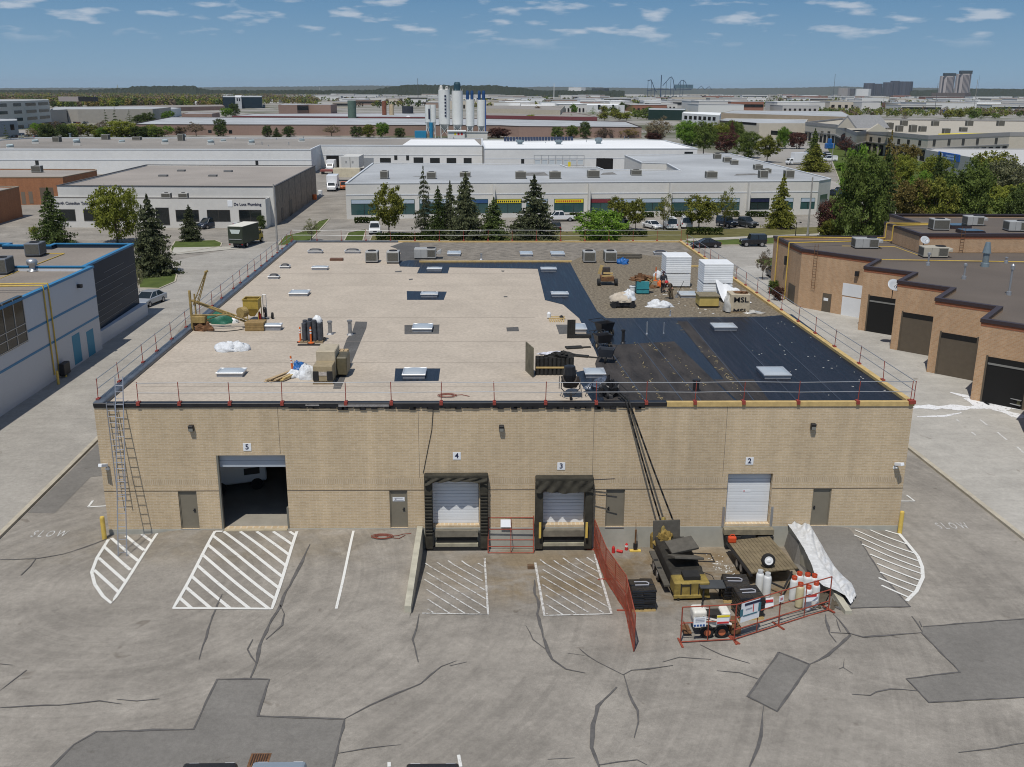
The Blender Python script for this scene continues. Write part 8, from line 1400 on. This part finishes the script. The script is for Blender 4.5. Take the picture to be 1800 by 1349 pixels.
# small far cars: body with glass band, built once
fb_,fg_=MB().prism([(-2.2,.3),(-2.2,.8),(-1.1,.95),(2.2,.98),(2.25,.3)],-.9,.9,Matrix(((0,0,1,0),(1,0,0,0),(0,1,0,0),(0,0,0,1)))),MB().prism([(-1.,.98),(-.4,1.42),(1.3,1.45),(1.9,.98)],-.75,.75,Matrix(((0,0,1,0),(1,0,0,0),(0,1,0,0),(0,0,0,1))))
o1,o2=fb_.build('body',PW),fg_.build('windows',GLS);m1,m2=o1 .data,o2 .data;bpy.data.objects.remove(o1);bpy.data.objects.remove(o2)
def far_car(u,v,deg,grp,lab):
 p=at(u,v);t=thing('car',lab,'car',p,rad(deg),grp);a=bpy.data.objects.new('body',m1);b=bpy.data.objects.new('windows',m2)
 for o in(a,b):COL.objects.link(o);o.parent=t
 a.material_slots[0].link='OBJECT';a.material_slots[0].material=random.choice((PW,PW,PS,PB,PG,PDB,mat('car_paint_red',(.28,.02,.02),r=.3)))
for k in range(26):far_car(random.uniform(85,180),random.uniform(215,219),random.choice((0,90,180))+jit(6),'cars in the lot before the concrete works','car parked in the lot before the grey concrete works')
for k in range(12):far_car(random.uniform(14,78),random.uniform(240,250),random.choice((0,180))+jit(6),'cars parked behind the works roof at the left','car parked behind the left end of the works roof')
for k in range(14):far_car(random.uniform(1400,1470),random.uniform(270,279),random.choice((0,180))+jit(6),'cars in the beige mall car park','car parked in rows before the beige mall')
for k in range(30):far_car(random.uniform(280,330)if k%2 else random.uniform(190,260),random.uniform(186,190),90+jit(20),'cars on the roof deck behind the concrete works','car in the far lot behind the grey concrete works')
for k in range(16):far_car(1440+k*22+jit(6),326+k*7.0+jit(1.0),118+180*(k%2),'cars on the right hand street','car driving on the tree lined street at the right')if k in(2,5)else None
# ================================================================== THE FAR PLAIN
WC=[mat('far_white_wall',(.62,.62,.60)),mat('far_grey_wall',(.42,.41,.39)),mat('far_beige_wall',(.50,.45,.37)),mat('far_brown_wall',(.27,.20,.16)),mat('far_pale_wall',(.55,.54,.51)),mat('far_red_wall',(.26,.12,.08))]
RC=[mat('far_white_roof',(.66,.67,.67)),mat('far_grey_roof',(.40,.40,.40)),mat('far_tan_roof',(.38,.35,.30)),mat('far_dark_roof',(.22,.21,.20))]
bw=MB().box(-.5,0,0,.5,1,1).build('wall',WC[0]);rw_=MB().box(-.505,-.005,1.001,.505,1.005,1.03).build('roof',RC[0]);dw=MB();dw2=MB()
for k in range(7):dw.box(-.46+k*.135,-.012,.08,-.40+k*.135,-.001,.52)
dw2 .box(-.48,-.012,.45,.48,-.001,.72);do,do2=dw.build('dock_doors',DKH),dw2 .build('window_band',GLASSD);MW,MR,MD1,MD2=bw.data,rw_.data,do.data,do2 .data
for o in(bw,rw_,do,do2):bpy.data.objects.remove(o)
def far_bld(u,v,wpx,hm,dep,grp,lab,wi=None,ri=None,doors=None,rz=0):
 p=at(u,v);dist=(p-CAM).dot(_F);t=thing('warehouse',lab,'warehouse',p,rz,grp);t.scale=(wpx/FPX*dist,dep,hm)
 L_=[(MW,'wall',wi if wi is not None else random.choice(WC)),(MR,'roof',ri if ri is not None else random.choice(RC[:3]))]
 if doors is None:doors=random.random()
 if doors<.35:L_.append((MD1,'dock_doors',DKH))
 elif doors<.6:L_.append((MD2,'window_band',GLASSD))
 for me,nm,m_ in L_:
  o=bpy.data.objects.new(nm,me);COL.objects.link(o);o.parent=t;o.material_slots[0].link='OBJECT';o.material_slots[0].material=m_
 return t
GA,GB,GC='flat roofed sheds on the far plain behind the silos','flat roofed sheds on the far plain at the right','flat roofed sheds on the far plain at the left'
for k in range(75):
 v=170+26*random.random()**1.6;u=random.uniform(520,1000);far_bld(u,v,random.uniform(22,70),random.uniform(7,11),random.uniform(30,70),GA,'pale flat roofed shed on the crowded plain behind the silos',random.choice((WC[0],WC[0],WC[4],WC[2],WC[1],WC[3])))
for k in range(150):
 v=168+30*random.random()**1.4;u=random.uniform(1000,1830)
 far_bld(u,v,random.uniform(24,100)*(.6+.4*(v-165)/30),random.uniform(7,12),random.uniform(30,80),GB,'pale flat roofed shed on the crowded plain at the right',random.choice((WC[0],WC[0],WC[4],WC[4],WC[2],WC[1],WC[5])))
for k in range(16):far_bld(random.uniform(230,540),random.uniform(170,184),random.uniform(16,44),random.uniform(5,8),random.uniform(20,40),GC,'small pale shed among the far trees at the left',random.choice((WC[0],WC[4],WC[3])))
# far landmarks
def tower(u,v,w,vt,dep,m_,lab,cap=None,name='apartment_tower',bands=0,cat='tower'):
 p=at(u,v);dist=(p-CAM).dot(_F);W=w/FPX*dist;h=zat(vt,p.x,p.y)+.3;t=thing(name,lab,cat,p);ch=W*.28
 MB().prism([(-W/2+ch,0),(W/2-ch,0),(W/2,ch),(W/2,dep),(-W/2,dep),(-W/2,ch)],0,h).build('wall',m_,t)
 if cap:MB().prism([(-W*.42,1),(W*.42,1),(W*.32,dep-2),(-W*.32,dep-2)],h+.01,h*1.13).build('roof',cap,t)
 for k in range(bands):x=-W/2+ch+(W-2*ch)*(k+.2)/bands;MB().box(x,-.5,h*.03,x+(W-2*ch)/bands*.55,-.01,h*.95).build('window_strip',mat('far_tower_glass',(.07,.07,.08),r=.4),t)
 for s in(-1,1):M=Matrix.Translation((s*(W/2-ch/2),ch/2,0))@Matrix.Rotation(s*rad(45),4,'Z');MB().box(-ch*.35,-.6,h*.03,ch*.05,-.01,h*.95,M).build('window_strip',mat('far_tower_glass',(.07,.07,.08)),t)if bands else None
 return t
TWM=mat('tower_pinkish_concrete',(.40,.36,.34));TCAP=mat('tower_dark_cap',(.04,.055,.06));APT=mat('dark_apartment_grey',(.085,.095,.115))
tower(1665.5,173,24,134,40,TWM,'left one of the twin residential towers on the skyline',TCAP,bands=5);tower(1693.5,173,25,130,40,TWM,'right and taller one of the twin residential towers on the skyline',TCAP,bands=5)
MB_=tower(1680,174,70,163.5,60,mat('dark_podium',(.12,.10,.09)),'dark podium joining the foot of the twin towers',name='podium',cat='building')
for u,w,vt,lab in((1529,16,146.5,'dark apartment slab, leftmost on the right skyline'),(1544,14,147.5,'dark apartment slab, second from the left on the right skyline'),(1563,16,145,'dark apartment slab, left of the tallest'),(1574,13,142.5,'tallest dark apartment slab on the right skyline'),(1594,22,143.5,'broad rounded dark apartment slab on the right skyline')):tower(u,171,w,vt,50,APT,lab,bands=3,name='apartment_block')
for u,v,w,vt,m_,lab in((1485,170,20,155,mat('grey_beige_tower',(.30,.28,.26)),'grey beige office slab left of the dark apartments'),(1498,170,10,156,mat('dark_slab',(.1,.1,.1)),'dark narrow slab beside the grey beige one'),(1520,171,26,156.5,WC[0],'white long block before the dark apartments'),(1202,166,34,149,mat('teal_slab',(.05,.12,.14),r=.4),'teal glazed slab beside the roller coaster'),(1056,170,30,155.5,mat('dark_stand',(.07,.08,.085)),'dark square block on the skyline right of the white mast'),(1015,168,30,154,WC[0],'white block on the skyline right of the white mast')):tower(u,v,w,vt,40,m_,lab,name='office_block',cat='building')
p=at(1150,173);t=thing('roller_coaster','dark blue roller coaster loops on the skyline right of centre','roller coaster',p);dist=(p-CAM).dot(_F);k_=dist/FPX;CST=mat('coaster_blue',(.03,.06,.11),r=.5)
def cpt(u,v):return((u-1150)*k_,0,(173-v)*k_)
for q,r_ in(([(1137,144),(1143,142),(1146,148),(1150,158),(1154,163)],.9),([(1164,152),(1170,145),(1176,138),(1179,137),(1182,142),(1184,152),(1188,160)],.8),([(1191,150),(1196,143),(1200,142.5),(1204,146),(1207,155)],.7),([(1137,160),(1160,158),(1185,159),(1215,158)],.8),([(1225,158),(1232,152),(1238,158),(1246,153),(1252,159)],.5)):MB().tube([cpt(*a)for a in q],r_*k_*.75,5).build('track',CST,t)
for u,v in((1138,144),(1144,143),(1161,134),(1178,138),(1200,143),(1170,146),(1184,151),(1195,146),(1150,157)):MB().cyl(cpt(u,174),cpt(u,v),(.4 if v>135 else .8)*k_,n=5).build('support',CST,t)
p=at(207,165.5);t=thing('church','small white church with a pale spire on the left skyline','church',p);q=(p-CAM).dot(_F)/FPX;MB().prism([(-5*q,0),(4*q,0),(4*q,20),(-5*q,20)],0,5*q).build('nave',WC[0],t);mb=MB();mb.v=[(-5*q,0,5*q+.1),(4*q,0,5*q+.1),(4*q,20,5*q+.1),(-5*q,20,5*q+.1),(-5*q,10,8*q),(4*q,10,8*q)];mb.f=[(0,1,5,4),(2,3,4,5),(1,2,5),(3,0,4),(3,2,1,0)];mb.build('roof',WC[4],t);MB().lathe((1*q,-2,0),[(1.6*q,0),(1.5*q,10*q),(1.1*q,12*q),(.1*q,17*q)],8).build('spire',mat('spire_green_grey',(.35,.38,.34)),t)
for u,v,c_,lab in((985,189.5,SRED,'red machine standing before the white shed near the white mast'),(968,190,SRED,'orange red machine before the white shed left of the white mast'),(945,189,SRED,'red machine at the left of the white shed'),(1460,262,BLUE,'blue tarpaulin covered skip by the far right road'),(1660,200,BLUE,'blue waste skip at the far right road bend')):p=at(u,v);t=thing('machine' if c_ is SRED else 'skip',lab,'machine' if c_ is SRED else 'skip',p);MB().box(-1.8,0,0,1.8,3,2.2).box(-1.0,.5,2.2,.6,2,4.2).build('body',c_,t,bevel=.2)
# woods: a sea of crowns no one could count
def woods(name,n,ur,vr,hr,cols,leaves,lab,power=1.):
 per=n//len(cols)
 for ci,cm in enumerate(cols):
  C,S=[],[]
  for k in range(per):
   u=random.uniform(*ur);v=vr[0]+(vr[1]-vr[0])*random.random()**power;p=at(u,v);h=random.uniform(*hr);w_=h*random.uniform(.34,.52);m_=leaves if v>vr[0]+6 else max(10,leaves//2)
   P=RNG.normal(size=(m_,3));P/=np.maximum(1,np.linalg.norm(P,axis=1)/1.0)[:,None];rr=RNG.uniform(.45,1,m_)**.6;P=P*rr[:,None]
   C.append(P*np.array([w_,w_,h*.46])+np.array([p.x,p.y,-.3+h*.52]));S.append(RNG.uniform(.10,.2,m_)*h*(1.15 if leaves<30 else .8))
  me=quads_mesh(name,np.concatenate(C),np.concatenate(S),1.,.75);me.materials.append(FOL[cm]);o=bpy.data.objects.new(name,me);COL.objects.link(o);tag(o,lab%{'olive':'olive','dark':'dark green','brown':'bare brown','lime':'fresh lime','mid':'mid green','rust':'rusty','red':'reddish','tan':'tan'}[cm],'woods',kind='stuff')
woods('woods',3600,(-60,560),(166.5,184),(7,12),('dark','brown','olive','mid','rust','brown','brown','tan'),34,'distant %s crowns of the wooded suburb at the left',1.5)
woods('woods',420,(80,420),(182,190),(8,12),('dark','olive','lime','mid','brown','rust'),90,'nearer %s crowns at the edge of the wooded suburb',1.)
woods('woods',2000,(540,1830),(164.5,190),(6,10),('dark','olive','mid','brown'),26,'scattered %s crowns between the far sheds',1.6)
woods('woods',260,(1440,1800),(196,206),(5,8),('mid','olive','brown'),60,'%s scrub along the far right road',1.)
# hills on the skyline
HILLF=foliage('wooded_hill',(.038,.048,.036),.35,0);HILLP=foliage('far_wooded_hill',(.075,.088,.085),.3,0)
def ridge(name,D,prof,m_,dep,rough,step=3):
 mb=MB();us=[prof[0][0]+i*step for i in range(int((prof[-1][0]-prof[0][0])/step)+1)];rows=[]
 for u in us:
  for(a,va),(b,vb)in zip(prof,prof[1:]):
   if a<=u<=b:v=va+(vb-va)*(u-a)/(b-a+1e-9)
  d=ray(u,165);d.z=0;d=d/d.dot(Vector((math.sin(YAW),math.cos(YAW),0)));base=Vector((CAM.x,CAM.y,0))+d*D;zt=zat(v,base.x,base.y)
  rows.append([(base.x-d.x*dep,base.y-d.y*dep,-1)]+[(base.x-d.x*dep*(1-f),base.y-d.y*dep*(1-f),max(-1,zt*g)+random.random()*rough*(f>.1))for f,g in((.25,.35),(.5,.65),(.75,.87),(1.,1.))]+[(base.x+d.x*dep,base.y+d.y*dep,-1)])
 k=len(rows[0]);mb.v=[p for r_ in rows for p in r_]
 for i in range(len(rows)-1):
  for j in range(k-1):q=i*k+j;mb.f.append((q,q+k,q+k+1,q+1))
 o=mb.build(name,m_);o['kind']='structure'
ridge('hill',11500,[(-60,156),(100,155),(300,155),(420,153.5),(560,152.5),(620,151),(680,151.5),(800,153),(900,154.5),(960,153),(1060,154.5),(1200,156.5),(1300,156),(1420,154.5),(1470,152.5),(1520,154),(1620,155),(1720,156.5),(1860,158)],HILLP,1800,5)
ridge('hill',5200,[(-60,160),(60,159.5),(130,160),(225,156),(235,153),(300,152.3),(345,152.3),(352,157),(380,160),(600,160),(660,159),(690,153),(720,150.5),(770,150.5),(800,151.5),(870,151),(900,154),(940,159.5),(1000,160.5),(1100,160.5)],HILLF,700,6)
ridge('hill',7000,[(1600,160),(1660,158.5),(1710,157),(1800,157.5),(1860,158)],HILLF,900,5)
# ---------------------------------------------------------------- the air
hz_=MB().box(-14600,-420,-2.4,14600,25500,190).build('haze',mat('unused_surface',(1,1,1)));hz_['kind']='stuff';hz_.data.materials.clear()
HM=bpy.data.materials.new('thin_air');HM.use_nodes=True;ht=HM.node_tree;ht.nodes.clear();ho=ht.nodes.new('ShaderNodeOutputMaterial');pv=ht.nodes.new('ShaderNodeVolumePrincipled');pv.inputs['Color'].default_value=(.80,.88,1,1);pv.inputs['Density'].default_value=.000025;pv.inputs['Anisotropy'].default_value=.2;ht.links.new(pv.outputs[0],ho.inputs['Volume']);hz_.data.materials.append(HM)
